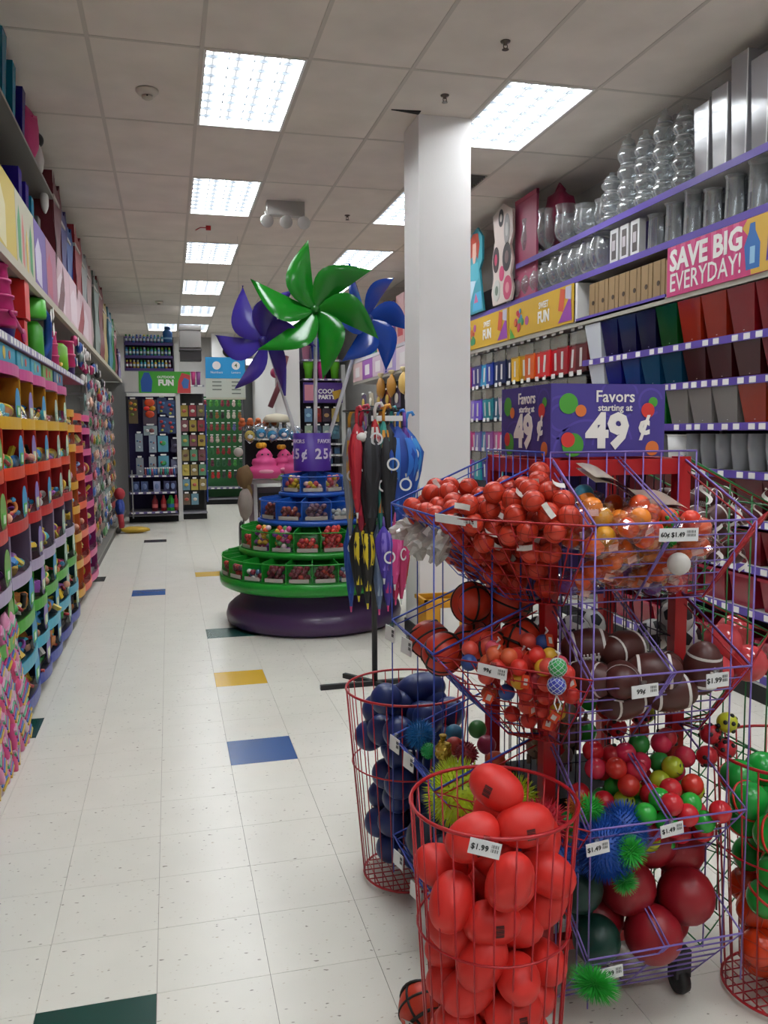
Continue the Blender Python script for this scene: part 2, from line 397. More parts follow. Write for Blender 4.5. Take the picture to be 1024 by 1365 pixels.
LN, LF, PL, PR, RN = (.63, 1.975), (.63, 2.385), (.91, 1.675), (1.325, 1.675), (1.60, 1.955)
FLc, FRc, BLc, BRc = (FX0, FY0), (FX1, FY0), (FX0, FY1), (FX1, FY1)
def L3(a, b, t): return tuple(a[i]+(b[i]-a[i])*t for i in range(len(a)))
# full-height radial side panels
def radial(fr, lip, m, n=4):
    mb = MB()
    for k in range(1, n+1):
        t = k/n; x, y = L3(fr, lip, t); mb.tube([(x, y, .15), (x, y, LIPS[0]+RISE*(1-t))], WR, 4)
    mb.tube([(fr[0], fr[1], 1.43), (lip[0], lip[1], LIPS[0])], WR*1.3, 5)
    wpart('side_panel', mb, m)
radial(BLc, LF, W_BLUE); radial(FLc, LN, W_BLUE); radial((FX0, FY0-.01), PL, W_PURP); radial(FRc, PR, W_PURP); radial((FX1+.01, FY0), RN, W_GREEN)
mb = MB()
for k in range(1, 4): x, y = L3(LF, LN, k/4); mb.tube([(x, y, LIPS[0]), (x+.13, y, LIPS[0]-DROP)], WR, 4)
def wire_bin(A, B, Cc, D, lz, m, mrail, div=False, rows=6, cols=5, floor_m=None):
    """A,B frame corners (xy), Cc,D lip corners; V-shaped bin"""
    zt, zb = lz+RISE, lz-DROP
    E, F = L3(A, Cc, .35), L3(B, D, .35)
    mb = MB()
    for k in range(1, rows+1):
        t = k/rows
        p, q = L3((*Cc, lz), (*E, zb), t), L3((*D, lz), (*F, zb), t)
        mb.tube([p, q], WR*(1.0), 4)
    for k in range(0, cols+1):
        t = k/cols; p = L3((*Cc, lz), (*D, lz), t); q = L3((*E, zb), (*F, zb), t); r = L3((*A, zb-.01), (*B, zb-.01), t)
        mb.tube([p, q, r], WR*.9, 4)
    b = wpart('wire_bin', mb, m)
    mb = MB(); mb.tube([(*A, zt), (*Cc, lz), (*D, lz), (*B, zt)], WR*1.45, 5)
    mb.tube([L3((*A, zt-.022), (*Cc, lz-.02), .1), L3((*A, zt-.022), (*Cc, lz-.02), .97)], WR, 4)
    part('lip_rail', mb, mrail, b, True, True)
    if div:
        mb = MB()
        for s in (-.006, .006):
            a, c = L3(A, B, .5), L3(Cc, D, .5)
            mb.tube([(a[0]+s, a[1], zt), (c[0]+s, c[1], lz), (*L3(E, F, .5), zb)], WR*1.1, 4)
        part('divider', mb, mrail, b, True, True)
    return b
for i, z in enumerate(LIPS):
    wire_bin(BLc, FLc, LF, LN, z, W_BLUE, W_BLUE)                         # left face
    wire_bin(FLc, FRc, PL, PR, z, W_PURP, W_PURP, div=True, cols=2)       # front face
    if i < 3: wire_bin(FLc, FLc, LN, PL, z-.003, W_RED, W_RED, cols=8)    # corner
    if i < 2: wire_bin(FRc, FRc, PR, RN, z-.003, W_RED, W_RED, cols=4)
    wire_bin(FRc, BRc, RN, (1.60, 2.34), z, W_GREEN, W_GREEN)
mb = MB(); mb.box(FX0+.03, FY0+.07, .16, FX1-.03, FY1-.03, .50); wpart('shade_core', mb, mat('0b0a0d', .9), False)  # black box added to paint the deep shade inside the lower frame
mb = MB(); mb.box(FX0+.02, FY1-.03, 1.0, FX1-.02, FY1-.022, 1.385); wpart('backing_panel', mb, mat('33246e', .6), False)
# castors
for x, y in ((1.28, 1.86), (.95, 2.0), (.95, 2.3), (1.28, 2.3)):
    mb = MB(); mb.lathe([(.008, -.016), (.034, -.014), (.037, 0), (.034, .014), (.008, .016)], 18, Matrix.Translation((x, y, .037)) @ Matrix.Rotation(pi/2, 4, 'Y')); c = wpart('castor', mb, BLACK)
    mb = MB(); mb.box(x-.022, y-.02, .05, x+.022, y+.02, .125); part('fork', mb, mat('3b3b3e', .4, .6), c, False, True)
# purple sign box on top
sg = thing('sign_box', 'purple four-sided favors 49 cent sign on top of the wire bin display', 'sign', (.93, 1.95, 1.432))
sd = .322; mb = MB(); mb.box(0, 0, 0, sd, sd, .185)
PSM = mat('46398a', .55, 0, 0, 0, 'sign_purple'); part('panel', mb, PSM, sg)
DOTR, DOTG, DOTO = mat('d2352e', .6), mat('4a9a35', .6), mat('d97436', .6)
SWL = mat('5446a0', .6)
INK = mat('ece6e0', .6)
def ring(mb, cx, cz, r0_, w_, a0=0, a1=2*pi, n=28):
    vs = []; fs = []
    for k in range(n+1):
        a = a0+(a1-a0)*k/n
        for r in (r0_, r0_+w_): vs.append((cx+r*math.cos(a), 0, cz+r*math.sin(a)))
    for k in range(n): fs.append((2*k, 2*k+1, 2*k+3, 2*k+2))
    mb.add([(x, y, z) for x, y, z in vs], fs)
def disc(cx, cz, r, y, M, m, par, n=28):
    mb = MB(); mb.lathe([(r, 0), (r, .0006)], n, M @ Matrix.Translation((cx, y, cz)) @ Matrix.Rotation(pi/2, 4, 'X')); return part('dot', mb, m, par)
for M, k in ((Matrix.Identity(4), 1), (Matrix.Rotation(-pi/2, 4, 'Z') @ Matrix.Translation((-sd, 0, 0)), 0)):
    q = M.to_euler(); P = lambda x, y, z: M @ Vector((x, y, z))
    mb = MB()
    for cx, cz, r in ((.03, .10, .03), (.03, .10, .05), (.16, .03, .04), (.16, .03, .065), (.28, .14, .03), (.19, .15, .05), (.10, .0, .09)): ring(mb, cx, cz, r, .006, .2, 2*pi-.9 if cz > .05 else pi)
    mb.v = [tuple(M @ Vector((max(.003, min(sd-.003, x)), -.0006, max(.003, min(.182, z))))) for x, y, z in mb.v]
    part('swirl_print', mb, SWL, sg)
    for cx, cz, r, y, m in ((.048, .135, .026, -.0008, DOTG), (.082, .117, .015, -.0016, DOTO), (.272, .118, .019, -.0016, DOTR), (.287, .139, .013, -.0008, DOTG), (.061, .024, .030, -.0008, DOTG), (.047, .044, .019, -.0016, DOTR), (.287, .018, .019, -.0008, DOTO)):
        if cz-r < 0: cz = r+.001
        disc(cx, cz, r, y, M, m, sg)
    rot = (pi/2, 0, 0) if k else (pi/2, 0, -pi/2)
    text('Favors', .042, INK, sg, P(.178, -.0022, .152), rot, bold=.012)
    text('starting at', .024, INK, sg, P(.178, -.0022, .124), rot, bold=.012)
    text('49', .118, INK, sg, P(.158, -.0022, .062), rot, bold=.045, sx=1.0)
    text('¢', .074, INK, sg, P(.262, -.0022, .08), rot, bold=.035)

# ---------------------------------------------------------------- ball prototypes
def rot_rand(): return (random.uniform(0, 6.28), random.uniform(0, 6.28), random.uniform(0, 6.28))
def ball_me(r, m, name='ball', n=20, k=12, squash=1):
    mb = MB(); mb.ell((0, 0, 0), (r, r, r*squash), n, k); return mb.mesh(name, m, True)
TAGM = mat('d6d2cc', .7)
def paper_tag(par, r, d=None, L=.034, W=.012):
    d = d or Vector((random.uniform(-1, .6), random.uniform(-1, -.3), random.uniform(-.3, .9))).normalized()
    mb = MB(); a = d.orthogonal().normalized(); a.rotate(Matrix.Rotation(random.uniform(0, 6), 3, d)); b = d.cross(a)
    c = d*(r+.003); q = random.uniform(.004, .014)
    pts = [(-L/2, q), (-L/6, 0), (L/6, 0), (L/2, q*.7)]
    vs = [];
    for s, h in pts:
        for u in (-W/2, W/2): vs += [c+a*s+b*u+d*h, c+a*s+b*u+d*(h+.0008)]
    fs = []
    for k in range(3):
        o = k*4; fs += [(o, o+4, o+6, o+2), (o+1, o+3, o+7, o+5), (o, o+1, o+5, o+4), (o+2, o+6, o+7, o+3)]
    mb.add(vs, fs); return part('paper_tag', mb, TAGM, par)
def drop(inside, floorf, top, r, n, seed, bounds, cand=12, sq=.90):
    """let n balls of radius r settle one by one inside a region"""
    rnd = random.Random(seed); out = []; x0, y0, x1, y1 = bounds; d = 2*r*sq; miss = 0
    while len(out) < n and miss < 60:
        best = None
        for _ in range(cand):
            x, y = rnd.uniform(x0, x1), rnd.uniform(y0, y1)
            if not inside(x, y): continue
            z = floorf(x, y)
            if z is None: continue
            for (a, b, c) in out:
                h = (a-x)**2+(b-y)**2
                if h < d*d: z = max(z, c+math.sqrt(d*d-h))
            if z > top(x, y): continue
            if best is None or z < best[2]: best = (x, y, z)
        if best is None: miss += 1
        else: out.append(best)
    return out
def bin_fill(A, B, Cc, D, lz, r, n, seed, heap=.05, split=None, topf=None):
    """balls inside a wire bin given by its plan quad"""
    zb = lz-DROP
    def uv(x, y):
        # u along A->B, v outward (solve bilinear by sampling with a few iterations)
        u, v = .5, .5
        for _ in range(8):
            px, py = L3(A, B, u); qx, qy = L3(Cc, D, u); fx_, fy_ = px+(qx-px)*v, py+(qy-py)*v
            du = ((B[0]-A[0])*(1-v)+(D[0]-Cc[0])*v, (B[1]-A[1])*(1-v)+(D[1]-Cc[1])*v); dv = (qx-px, qy-py)
            det = du[0]*dv[1]-du[1]*dv[0]
            if abs(det) < 1e-9: return None
            ex, ey = x-fx_, y-fy_
            u += (ex*dv[1]-ey*dv[0])/det; v += (du[0]*ey-du[1]*ex)/det
        return u, v, math.hypot(*du), math.hypot(*dv)
    def inside(x, y):
        q = uv(x, y)
        if not q: return False
        u, v, lu, lv = q
        ok = r/max(lu, .02) < u < 1-r/max(lu, .02) and (r+.012)/lv < v < 1-(r+.004)/lv
        if split and ok: ok = split[0] < u < split[1]
        return ok
    def fl(x, y):
        u, v, lu, lv = uv(x, y); t = max(0, (v-.35)/.65)
        return zb+(lz-zb)*t+r*1.25
    xs = [p[0] for p in (A, B, Cc, D)]; ys = [p[1] for p in (A, B, Cc, D)]
    return drop(inside, fl, topf or (lambda x, y: lz+heap-r+RISE*.6*(1-(uv(x, y) or (0, 1))[1])), r, n, seed, (min(xs), min(ys), max(xs), max(ys)))

# orange mini basketballs in the top left and corner bins
OR = mat('c2361e', .38, 0, 0, 0, 'orange_rubber'); OR2 = mat('b22a1a', .45); BLK = mat('15100e', .5)
def mini_ball(r, m, seam_m):
    t = thing('mini_basketball', 'small orange-red ribbed ball', 'ball')
    part('ball_skin', MB().ell((0, 0, 0), r, 18, 12), m, t, True)
    mb = MB()
    for R in (Matrix.Identity(4), Matrix.Rotation(pi/2, 4, 'X')):
        mb.tube([R @ Vector((r*math.cos(a), r*math.sin(a), 0)) for a in [2*pi*k/20 for k in range(20)]], .0009, 3, True)
    for s in (-1, 1):
        q = r*.62; mb.tube([(math.cos(a)*math.sqrt(r*r-q*q), s*q, math.sin(a)*math.sqrt(r*r-q*q)) for a in [2*pi*k/18 for k in range(18)]], .0009, 3, True)
    part('seam', mb, seam_m, t, True); return t
P1 = mini_ball(.027, OR, mat('8a1c10', .6)); proto(P1)
P1T = thing('mini_basketball', 'x', 'ball')
for ch in P1.children:
    c = ch.copy(); COL.objects.link(c); c.parent = P1T
paper_tag(P1T, .027, Vector((-.25, -.85, .35)).normalized(), .04, .014); proto(P1T)
def place(pos, protos, group, base, per=8, jit=True, rotf=None, scale=None):
    out = []
    for k, p in enumerate(pos):
        pr = protos(k) if callable(protos) else protos
        mats = None
        if isinstance(pr, tuple): pr, mats = pr
        o = dup(pr, p, rotf(k) if rotf else rot_rand(), group=group, mats=mats, scale=scale(k) if scale else None); out.append((o, p))
    if base: label_rows(out, base, per)
    return out
R1 = random.Random(3)
def tagrot(k): return (R1.uniform(-.5, .5), R1.uniform(-.6, .6), R1.uniform(-.8, .8))
def drop_proto(pr):
    for c in list(pr.children_recursive): bpy.data.objects.remove(c)
    bpy.data.objects.remove(pr)
topL = lambda x, y: 1.285 + max(0, .12*min(1, (x-.63)/.25))
pos = bin_fill(BLc, FLc, LF, LN, LIPS[0], .0262, 110, 11, topf=topL)
place(pos, lambda k: P1T if k % 5 == 0 else P1, 'orange balls in the top left bin', 'orange-red mini ball in the top left blue bin', 10, rotf=tagrot)
pos = bin_fill(FLc, (FX0+.001, FY0-.002), LN, PL, LIPS[0], .0262, 170, 12, topf=lambda x, y: 1.275+max(0, .30*((x-.70)+(y-1.72))))
place(pos, lambda k: P1T if k % 4 == 0 else P1, 'orange balls in the top corner bin', 'orange-red mini ball in the top red corner bin', 10, rotf=tagrot)

drop_proto(P1); drop_proto(P1T)
# footballs, big basketballs, soccer balls, spiky balls
def basketball(r):
    t = thing('basketball', 'orange basketball with broad black seams', 'ball')
    part('ball_skin', MB().ell((0, 0, 0), r, 24, 16), mat('bf3218', .45), t, True)
    mb = MB()
    for R in (Matrix.Identity(4), Matrix.Rotation(pi/2, 4, 'X')):
        mb.tube([R @ Vector((r*.988*math.cos(a), r*.988*math.sin(a), 0)) for a in [2*pi*k/28 for k in range(28)]], .0033, 4, True)
    for s in (-1, 1):
        for k in [0]:
            q = r*.58; w = math.sqrt(r*r-q*q)*.99
            mb.tube([(math.cos(a)*w, s*(q+.10*r*math.cos(2*a)), math.sin(a)*w*(1.0)) for a in [2*pi*k/26 for k in range(26)]], .0033, 4, True)
    part('seam', mb, BLK, t, True); return t
def football(r, L, m, stripes=False, code=False, rnd=.5):
    t = thing('football', 'football', 'ball')
    prof = []
    for k in range(15):
        a = pi*k/14; prof.append((r*(math.sin(a)**.85) if 0 < k < 14 else 0, -L*math.cos(a)*(1.0)))
    part('ball_skin', MB().lathe(prof, 22), m, t, True)
    if stripes:
        for z in (-.52, .52):
            mb = MB(); rr = r*((1-z*z)**.5)**.85; mb.lathe([(rr*1.0+.0006, L*(z-.06)), (rr*1.03, L*z), (rr*1.0+.0006, L*(z+.06))], 22, close=False)
            part('white_stripe', mb, mat('d5d0cb', .5), t, True)
        mb = MB()
        mb.box(-.0025, -r*1.03, -L*.32, .0025, -r*.96, L*.32)
        for k in range(5): mb.box(-.011, -r*1.035, L*(-.26+.13*k)-.002, .011, -r*.97, L*(-.26+.13*k)+.002)
        part('lace', mb, mat('d5d0cb', .5), t)
    if code:
        mb = MB()
        for k in range(7):
            x = -.011+.0034*k; rr = r*1.012
            a0 = x/r; ww = .0011 if k % 3 else .0019
            for j in range(4):
                z0, z1 = -.009+.0045*j, -.0045+.0045*j
                M_ = Matrix.Rotation(a0, 4, 'Z'); mb.add([(-ww, -rr, z0), (ww, -rr, z0), (ww, -rr, z1), (-ww, -rr, z1)], [(0, 1, 2, 3)], M_)
        part('barcode', mb, mat('4a0f10', .6), t)
    return t
def soccer(r):
    t = thing('soccer_ball', 'white soccer ball with black patches', 'ball')
    part('ball_skin', MB().ell((0, 0, 0), r, 24, 16), mat('c9c9c6', .4), t, True)
    g = (1+5**.5)/2; mb = MB()
    for s in (-1, 1):
        for u in (-g, g):
            for v in ((0, s, u), (s, u, 0), (u, 0, s)):
                d = Vector(v).normalized(); a = d.orthogonal().normalized(); b = d.cross(a)
                pts = [d*r*1.035]+[(d*math.cos(.42)+(a*math.cos(2*pi*k/5)+b*math.sin(2*pi*k/5))*math.sin(.42))*r*1.02 for k in range(5)]
                mid = [((pts[1+k]+pts[1+(k+1) % 5])/2).normalized()*r*1.02 for k in range(5)]
                vs = pts+mid; fs = []
                for k in range(5): fs += [(0, 1+k, 6+k), (0, 6+k, 1+(k+1) % 5)]
                mb.add(vs, fs)
    part('black_patch', mb, BLACK, t, True); return t
def spiky(r, sp, n, m, name='spiky_ball', thick=.0028):
    t = thing(name, 'spiky rubber ball', 'ball')
    part('core', MB().ell((0, 0, 0), r, 16, 10), m, t, True); mb = MB(); ga = pi*(3-5**.5)
    for k in range(n):
        z = 1-2*(k+.5)/n; q = math.sqrt(1-z*z); d = Vector((q*math.cos(ga*k), q*math.sin(ga*k), z))
        a = d.orthogonal().normalized(); b = d.cross(a); tip = d*(r+sp)+a*random.uniform(-.2, .2)*sp+b*random.uniform(-.2, .2)*sp
        vs = [d*r*.96+(a*math.cos(t_)+b*math.sin(t_))*thick for t_ in (0, 2.1, 4.2)]+[tip]
        mb.add(vs, [(0, 1, 3), (1, 2, 3), (2, 0, 3)])
    part('spikes', mb, m, t, False); return t
BB = proto(basketball(.052))
its = place([(.695, 2.10, .905), (.70, 2.235, .91), (.78, 2.01, .935), (.80, 2.15, .92), (.782, 2.12, 1.035), (.86, 2.23, .98), (.885, 2.09, 1.035), (.877, 2.0, .955)], BB, 'basketballs in the second left bin', 'orange basketball with black seams in second left bin', 4, scale=lambda k: 1.1)
BB.location = (.575, 1.885, .066); BB.rotation_euler = (.5, .7, .3)
BB['label'] = 'lone orange basketball on the floor left of the front red basket'
# squash the floor ball slightly larger
BB.scale = (1.25, 1.25, 1.25); paper_tag(BB, .052, Vector((-.6, -.6, -.3)).normalized(), .04, .02)

# mixed small balls in the second corner bin
def plain(r, m, gl=.3): 
    t = tag(obj('rubber_ball', ball_me(r, m, 'rubber_ball')), 'rubber ball', 'ball'); KIDS[t.name] = []; return t
mixc = ['c9352a', 'cf4a3c', 'c9352a', 'd0a12c', 'cf4a3c', '2c4a8c', 'c84c5e', 'b9281f', 'd4603a', 'd2332a', 'd2332a']
SB = plain(.021, mat('c9352a', .4))
def nameof(c): return {'c9352a': 'red', 'cf4a3c': 'coral', 'd0a12c': 'yellow', '2c4a8c': 'blue', 'c84c5e': 'pink', 'b9281f': 'deep red', 'd4603a': 'orange', 'd2332a': 'scarlet', '3a8f4a': 'green', 'd9d2cc': 'white'}[c]
SBT = tag(obj('rubber_ball', SB.data), 'x', 'ball')
mb = MB(); mb.box(-.012, -.0235, -.016, .012, -.0205, .016); part('card_label', mb, mat('dd4a22', .6), SBT)
mb = MB(); mb.box(-.006, -.0242, -.008, .006, -.0235, .008); part('barcode_sticker', mb, TAGM, SBT)
mb = MB(); mb.tube([(0, -.01, .019), (.006, -.014, .028), (-.002, -.016, .036)], [.002, .0035, .0015], 4); part('net_knot', mb, PAPER, SBT); proto(SBT)
pos = bin_fill(FLc, (FX0+.001, FY0-.002), LN, PL, LIPS[1], .021, 110, 21, topf=lambda x, y: .915+max(0, .16*((x-.70)+(y-1.72))))
cs = [random.Random(5+k).choice(mixc) for k in range(len(pos))]
its = []
for k, p in enumerate(pos):
    o = dup(SBT if k % 3 == 0 else SB, p, tagrot(k) if k % 3 == 0 else rot_rand(), group='small balls in the second corner bin'); swap(o, mat(cs[k], .4)); its.append((o, p))
for c in set(cs):
    label_rows([it for it, cc in zip(its, cs) if cc == c], f'small {nameof(c)} ball in the second corner bin', 6)
drop_proto(SBT); bpy.data.objects.remove(SB)
its = []
for k in range(7):
    L = (.665+.012*(k % 3), 2.02+.055*k, 1.215-.02*(k % 2)); t = thing('crumpled_bag', 'x', 'bag', L, group='crumpled clear bags along the top left bin'); t.rotation_euler = (.2*k, .5, .3*k)
    part('film', blob((0, 0, 0), (.018, .032, .045), k+40, 14, 10, .3), clear('d6d2cc', .4, .95, .2, 'film_grey', .45), t)
    mb = MB(); mb.box(-.02, -.012, .02, -.018, .012, .05); part('paper_tag', mb, TAGM, t); its.append((t, L))
label_rows(its, 'crumpled clear bag along the edge of the top left bin', 7)
# netted green and blue pair
t = thing('netted_ball_pair', 'green and blue mini balls tied in white netting over the second corner bin', 'balls', (.835, 1.70, .945))
part('green_ball', MB().ell((0, 0, .022), .021, 18, 12), mat('2f9a4a', .4), t, True); part('blue_ball', MB().ell((-.004, -.004, -.018), .021, 18, 12), mat('3a3fa0', .4), t, True)
mb = MB()
for c0, rr in (((0, 0, .022), .0218), ((-.004, -.004, -.018), .0218)):
    for k in range(8):
        for s in (-1, 1):
            mb.tube([(c0[0]+rr*math.sin(a)*math.cos(s*a*1.3+k*pi/4), c0[1]+rr*math.sin(a)*math.sin(s*a*1.3+k*pi/4), c0[2]-rr*math.cos(a)) for a in [pi*j/10 for j in range(11)]], .0006, 3)
part('netting', mb, mat('cfd8dc', .5), t)
mb = MB(); mb.tube([(-.006, -.006, -.04), (-.012, -.01, -.058), (-.004, -.012, -.078), (.004, -.01, -.06), (-.004, -.006, -.042)], .0018, 4); part('hang_loop', mb, PAPER, t, True)
# brown footballs
BROWN = mat('4a211c', .42, 0, 0, 0, 'brown_leather')
FB = proto(football(.047, .068, BROWN, True)); FB['label'] = 'x'
spots = [((.965, 1.80, .90), (1.4, .2, .5)), ((1.03, 1.76, .905), (1.45, .1, -.5)), ((1.115, 1.755, .92), (1.5, .25, 1.1)), ((1.175, 1.83, .90), (1.2, .6, .3)), ((1.255, 1.765, .915), (.15, .05, .0)), ((1.08, 1.84, .955), (1.5, .5, 1.9)), ((1.0, 1.87, .96), (1.2, 1.2, .9)), ((1.17, 1.77, .86), (1.5, 0, 1.35)), ((1.27, 1.86, .86), (1.3, .2, .9)), ((1.06, 1.80, .84), (1.5, 0, 1.7))]
its = []
for p, r in spots: its.append((dup(FB, p, r, group='brown footballs in the second front bin'), Vector(p)))
label_rows(its, 'brown football with white stripes in second front bin', 5)
its = []
rr = random.Random(9)
for k in range(16):
    p = (1.36+.055*(k % 4)+rr.uniform(-.01, .01), 2.02+.08*(k//4 % 2)+rr.uniform(-.01, .01), 1.16+.055*(k//4)*.9)
    its.append((dup(FB, p, (rr.uniform(1, 2), rr.uniform(0, 1), rr.uniform(0, 3)), group='small brown footballs in the top green bin', scale=.62), Vector(p)))
label_rows(its, 'small brown football in the top green side bin', 4)
FB.location = (1.33, 1.99, 1.10); FB.rotation_euler = (1.2, .3, 2.2); FB.scale = (.62,)*3; FB['label'] = 'small brown football lowest in the top green side bin'; FB['group'] = 'small brown footballs in the top green bin'
for k, p in enumerate(((1.36, 1.93, 1.33), (1.47, 1.95, 1.29), (1.42, 1.96, 1.22), (1.5, 2.0, 1.24), (1.40, 1.93, 1.15), (1.51, 1.97, 1.14), (1.56, 1.98, 1.27), (1.60, 1.99, 1.31))):
    t = thing('ribbon', 'curled white hang ribbon', 'ribbon', p, group='white ribbons among the small footballs'); mb = MB()
    h = .025; mb.grid(lambda u, v: (math.sin(u*5+k)*.015+(v-.5)*.012*math.cos(k), -.01*math.cos(u*5+k)-.01, (u-.5)*h*2+(v-.5)*.01*math.sin(k)), 8, 1); part('strip', mb, TAGM, t, True)
    mb = MB(); mb.ell((0, 0, h), (.003, .003, .003), 6, 4); part('knot', mb, TAGM, t, True); KEEP = t
    t['label'] = f'curled white ribbon among the small brown footballs, {ORD[k]} from the top left'
# soccer balls and pink balls in the second green bin
S5 = proto(soccer(.048))
its = place([(1.40, 2.06, .915), (1.44, 2.17, .92), (1.36, 2.15, .90), (1.42, 2.12, .995), (1.36, 2.04, .975)], S5, 'soccer balls in the second green bin', 'white soccer ball with black patches in green side bin', 3)
S5.location = (1.10, 2.14, .93); S5['label'] = 'white soccer ball with black patches in the middle of the frame'
place([(1.18, 2.2, .93), (1.03, 2.2, .92)], S5, 'soccer balls inside the frame', 'soccer ball inside the red frame behind the footballs', 3)
PKB = plain(.05, clear('d24a50', .5, .9, .1, 'pink_film', .75)); PKB['label'] = 'translucent pink bagged ball at the right edge of the second bins'
PKB.location = (1.53, 2.01, .93)
place([(1.44, 1.94, .925), (1.38, 1.89, .86), (1.50, 1.91, .87)], PKB, 'pink bagged balls', 'translucent pink bagged ball behind the brown footballs', 3)
# big balls low in the front bin
DR = mat('8e1420', .4); BR = plain(.072, DR)
its = place([(1.10, 1.83, .34), (1.18, 1.86, .44), (1.245, 1.79, .315), (1.14, 1.77, .24), (1.27, 1.87, .40), (1.04, 1.88, .24), (1.22, 1.86, .22)], BR, 'dark red rubber balls in the bottom bin', 'large dark red rubber ball in the bottom bin', 3)
BR.location = (1.29, 1.86, .53); BR.scale = (.5,)*3; BR['label'] = 'small dark red ball behind the third front bin'
DG = plain(.06, mat('0f3a30', .4)); DG.location = (1.0, 1.80, .23); DG['label'] = 'dark green rubber ball at the left of the bottom bin'
place([(.97, 1.87, .31), (.96, 1.82, .36)], DG, 'dark green balls', 'dark green rubber ball behind another in the bottom bin', 3)
# small shiny balls of the third front bin
tri = ['c8242e', 'c8242e', 'd3344c', '2fa83c', 'a9b52a', 'cf3328', '2c8a3a', 'd92c50']
TN = {'c8242e': 'red', 'd3344c': 'rose', '2fa83c': 'bright green', 'a9b52a': 'yellow-green', 'cf3328': 'orange-red', '2c8a3a': 'dark green', 'd92c50': 'hot pink'}
S3 = plain(.0275, mat('c8242e', .22))
FACE = thing('rubber_ball', 'x', 'ball'); part('ball_skin', MB().ell((0, 0, 0), .0275, 20, 14), mat('a9b52a', .25), FACE, True)
mb = MB(); R_ = .0278
def sph(a, e): return (R_*math.sin(a)*math.cos(e), -R_*math.cos(a)*math.cos(e), R_*math.sin(e))
mb.tube([sph(a, -.35-.25*math.cos(a*2.1)) for a in [-.6+.12*k for k in range(11)]], .0009, 4)
for s in (-.28, .28): mb.ell(sph(s, .25), (.0025, .0012, .005), 8, 6)
part('smiley_face', mb, BLACK, FACE, True); proto(FACE)
pos = bin_fill(FLc, FRc, PL, PR, LIPS[2], .0275, 120, 31, topf=lambda x, y: .575+max(0, .62*(y-1.72)) if x > 1.0 else .5+.2*(y-1.7))
pos = [p for p in pos if not (p[0] < 1.06 and p[1] < 1.84)]
cs = [random.Random(50+k*7).choice(tri) for k in range(len(pos))]
its = []
for k, p in enumerate(pos):
    yl = cs[k] == 'a9b52a'
    o = dup(FACE if yl else S3, p, (rr.uniform(-.3, .3), rr.uniform(-.4, .4), .35+rr.uniform(-.4, .4)), group='shiny balls in the third front bin')
    if not yl: swap(o, mat(cs[k], .22))
    its.append((o, p))
for c in set(cs): label_rows([it for it, cc in zip(its, cs) if cc == c], ('smiley ' if c == 'a9b52a' else 'shiny ')+TN[c]+' ball in the third front bin', 5)
# balls heaped on the inside of the frame between second and third bins
its = []
for k in range(26):
    p = (.98+.3*rr.random()+.0, 1.99+.25*rr.random(), .62+.17*rr.random()); c = rr.choice(['c8242e', '2fa83c', 'cf3328', 'd92c50', 'a9b52a'])
    if any((Vector(p)-Vector(q)).length < .05 for _, q in its): continue
    o = dup(S3, p, group='loose balls inside the frame'); swap(o, mat(c, .25)); its.append((o, p))
label_rows(its, 'small shiny ball lying inside the red frame', 5)
drop_proto(FACE); S3.location = (1.15, 1.72, .60); S3['label'] = 'shiny red ball on the lip of the third front bin'
# soft brown animals and ladybug balls above
BA = thing('toy_animal', 'x', 'toy'); mb = MB(); mb.ell((0, 0, 0), (.03, .024, .024), 14, 10); part('body', mb, mat('7d6a5a', .6), BA, True)
mb = MB(); mb.ell((-.026, -.012, .016), (.017, .016, .015), 12, 8); part('head', mb, mat('8a7462', .6), BA, True)
for s in (-1, 1): part('ear', MB().ell((-.03, -.012+s*.010, .032), (.005, .005, .008), 8, 6), mat('6a5648', .6), BA, True)
for x, y in ((-.015, -.012), (-.015, .012), (.015, -.012), (.015, .012)): part('leg', MB().tube([(x, y, -.015), (x, y, -.036)], .006, 7), mat('6f5c4d', .6), BA, True)
part('eye', MB().ell((-.04, -.016, .02), .0025, 6, 4), BLACK, BA, True); proto(BA)
its = []
for k, p in enumerate(((.96, 2.02, .66), (.99, 2.08, .72), (1.03, 2.01, .69), (.97, 2.1, .62), (1.05, 2.09, .64), (1.02, 2.05, .61), (.955, 2.05, .76))):
    its.append((dup(BA, p, (0, 0, k*1.3), group='squeezy toy animals', scale=1.2), p))
label_rows(its, 'greyish brown squeezy toy animal inside the frame', 4)
BA.location = (1.01, 2.0, .75); BA['label'] = 'greyish brown squeezy toy animal nearest the red post'; BA['group'] = 'squeezy toy animals'
LB = thing('ladybug_ball', 'x', 'ball'); part('ball_skin', MB().ell((0, 0, 0), .027, 18, 12), mat('b8202c', .3), LB, True)
mb = MB()
for a, e in ((0, .2), (.8, -.1), (-.8, .3), (1.6, .3), (-1.5, -.2), (2.6, .1), (0.3, 1.0), (.2, -.7)):
    mb.ell((.0262*math.cos(e)*math.sin(a), -.0262*math.cos(e)*math.cos(a), .0262*math.sin(e)), .0062, 8, 6)
part('spots', mb, BLACK, LB, True); proto(LB)
place([(1.12, 1.93, .72), (1.17, 1.91, .67), (1.09, 1.9, .66), (1.14, 1.88, .61), (1.25, 1.90, .69), (1.20, 1.95, .74), (1.36, 1.87, .70), (1.33, 1.84, .655), (1.40, 1.86, .66)], LB, 'spotted balls', 'red ball with black spots above third front bin', 3)
LB.location = (1.395, 1.85, .735); LB['label'] = 'yellow-green ball with black spots at the right of the bins'; swap(LB.children[0], mat('b9bd2c', .3))
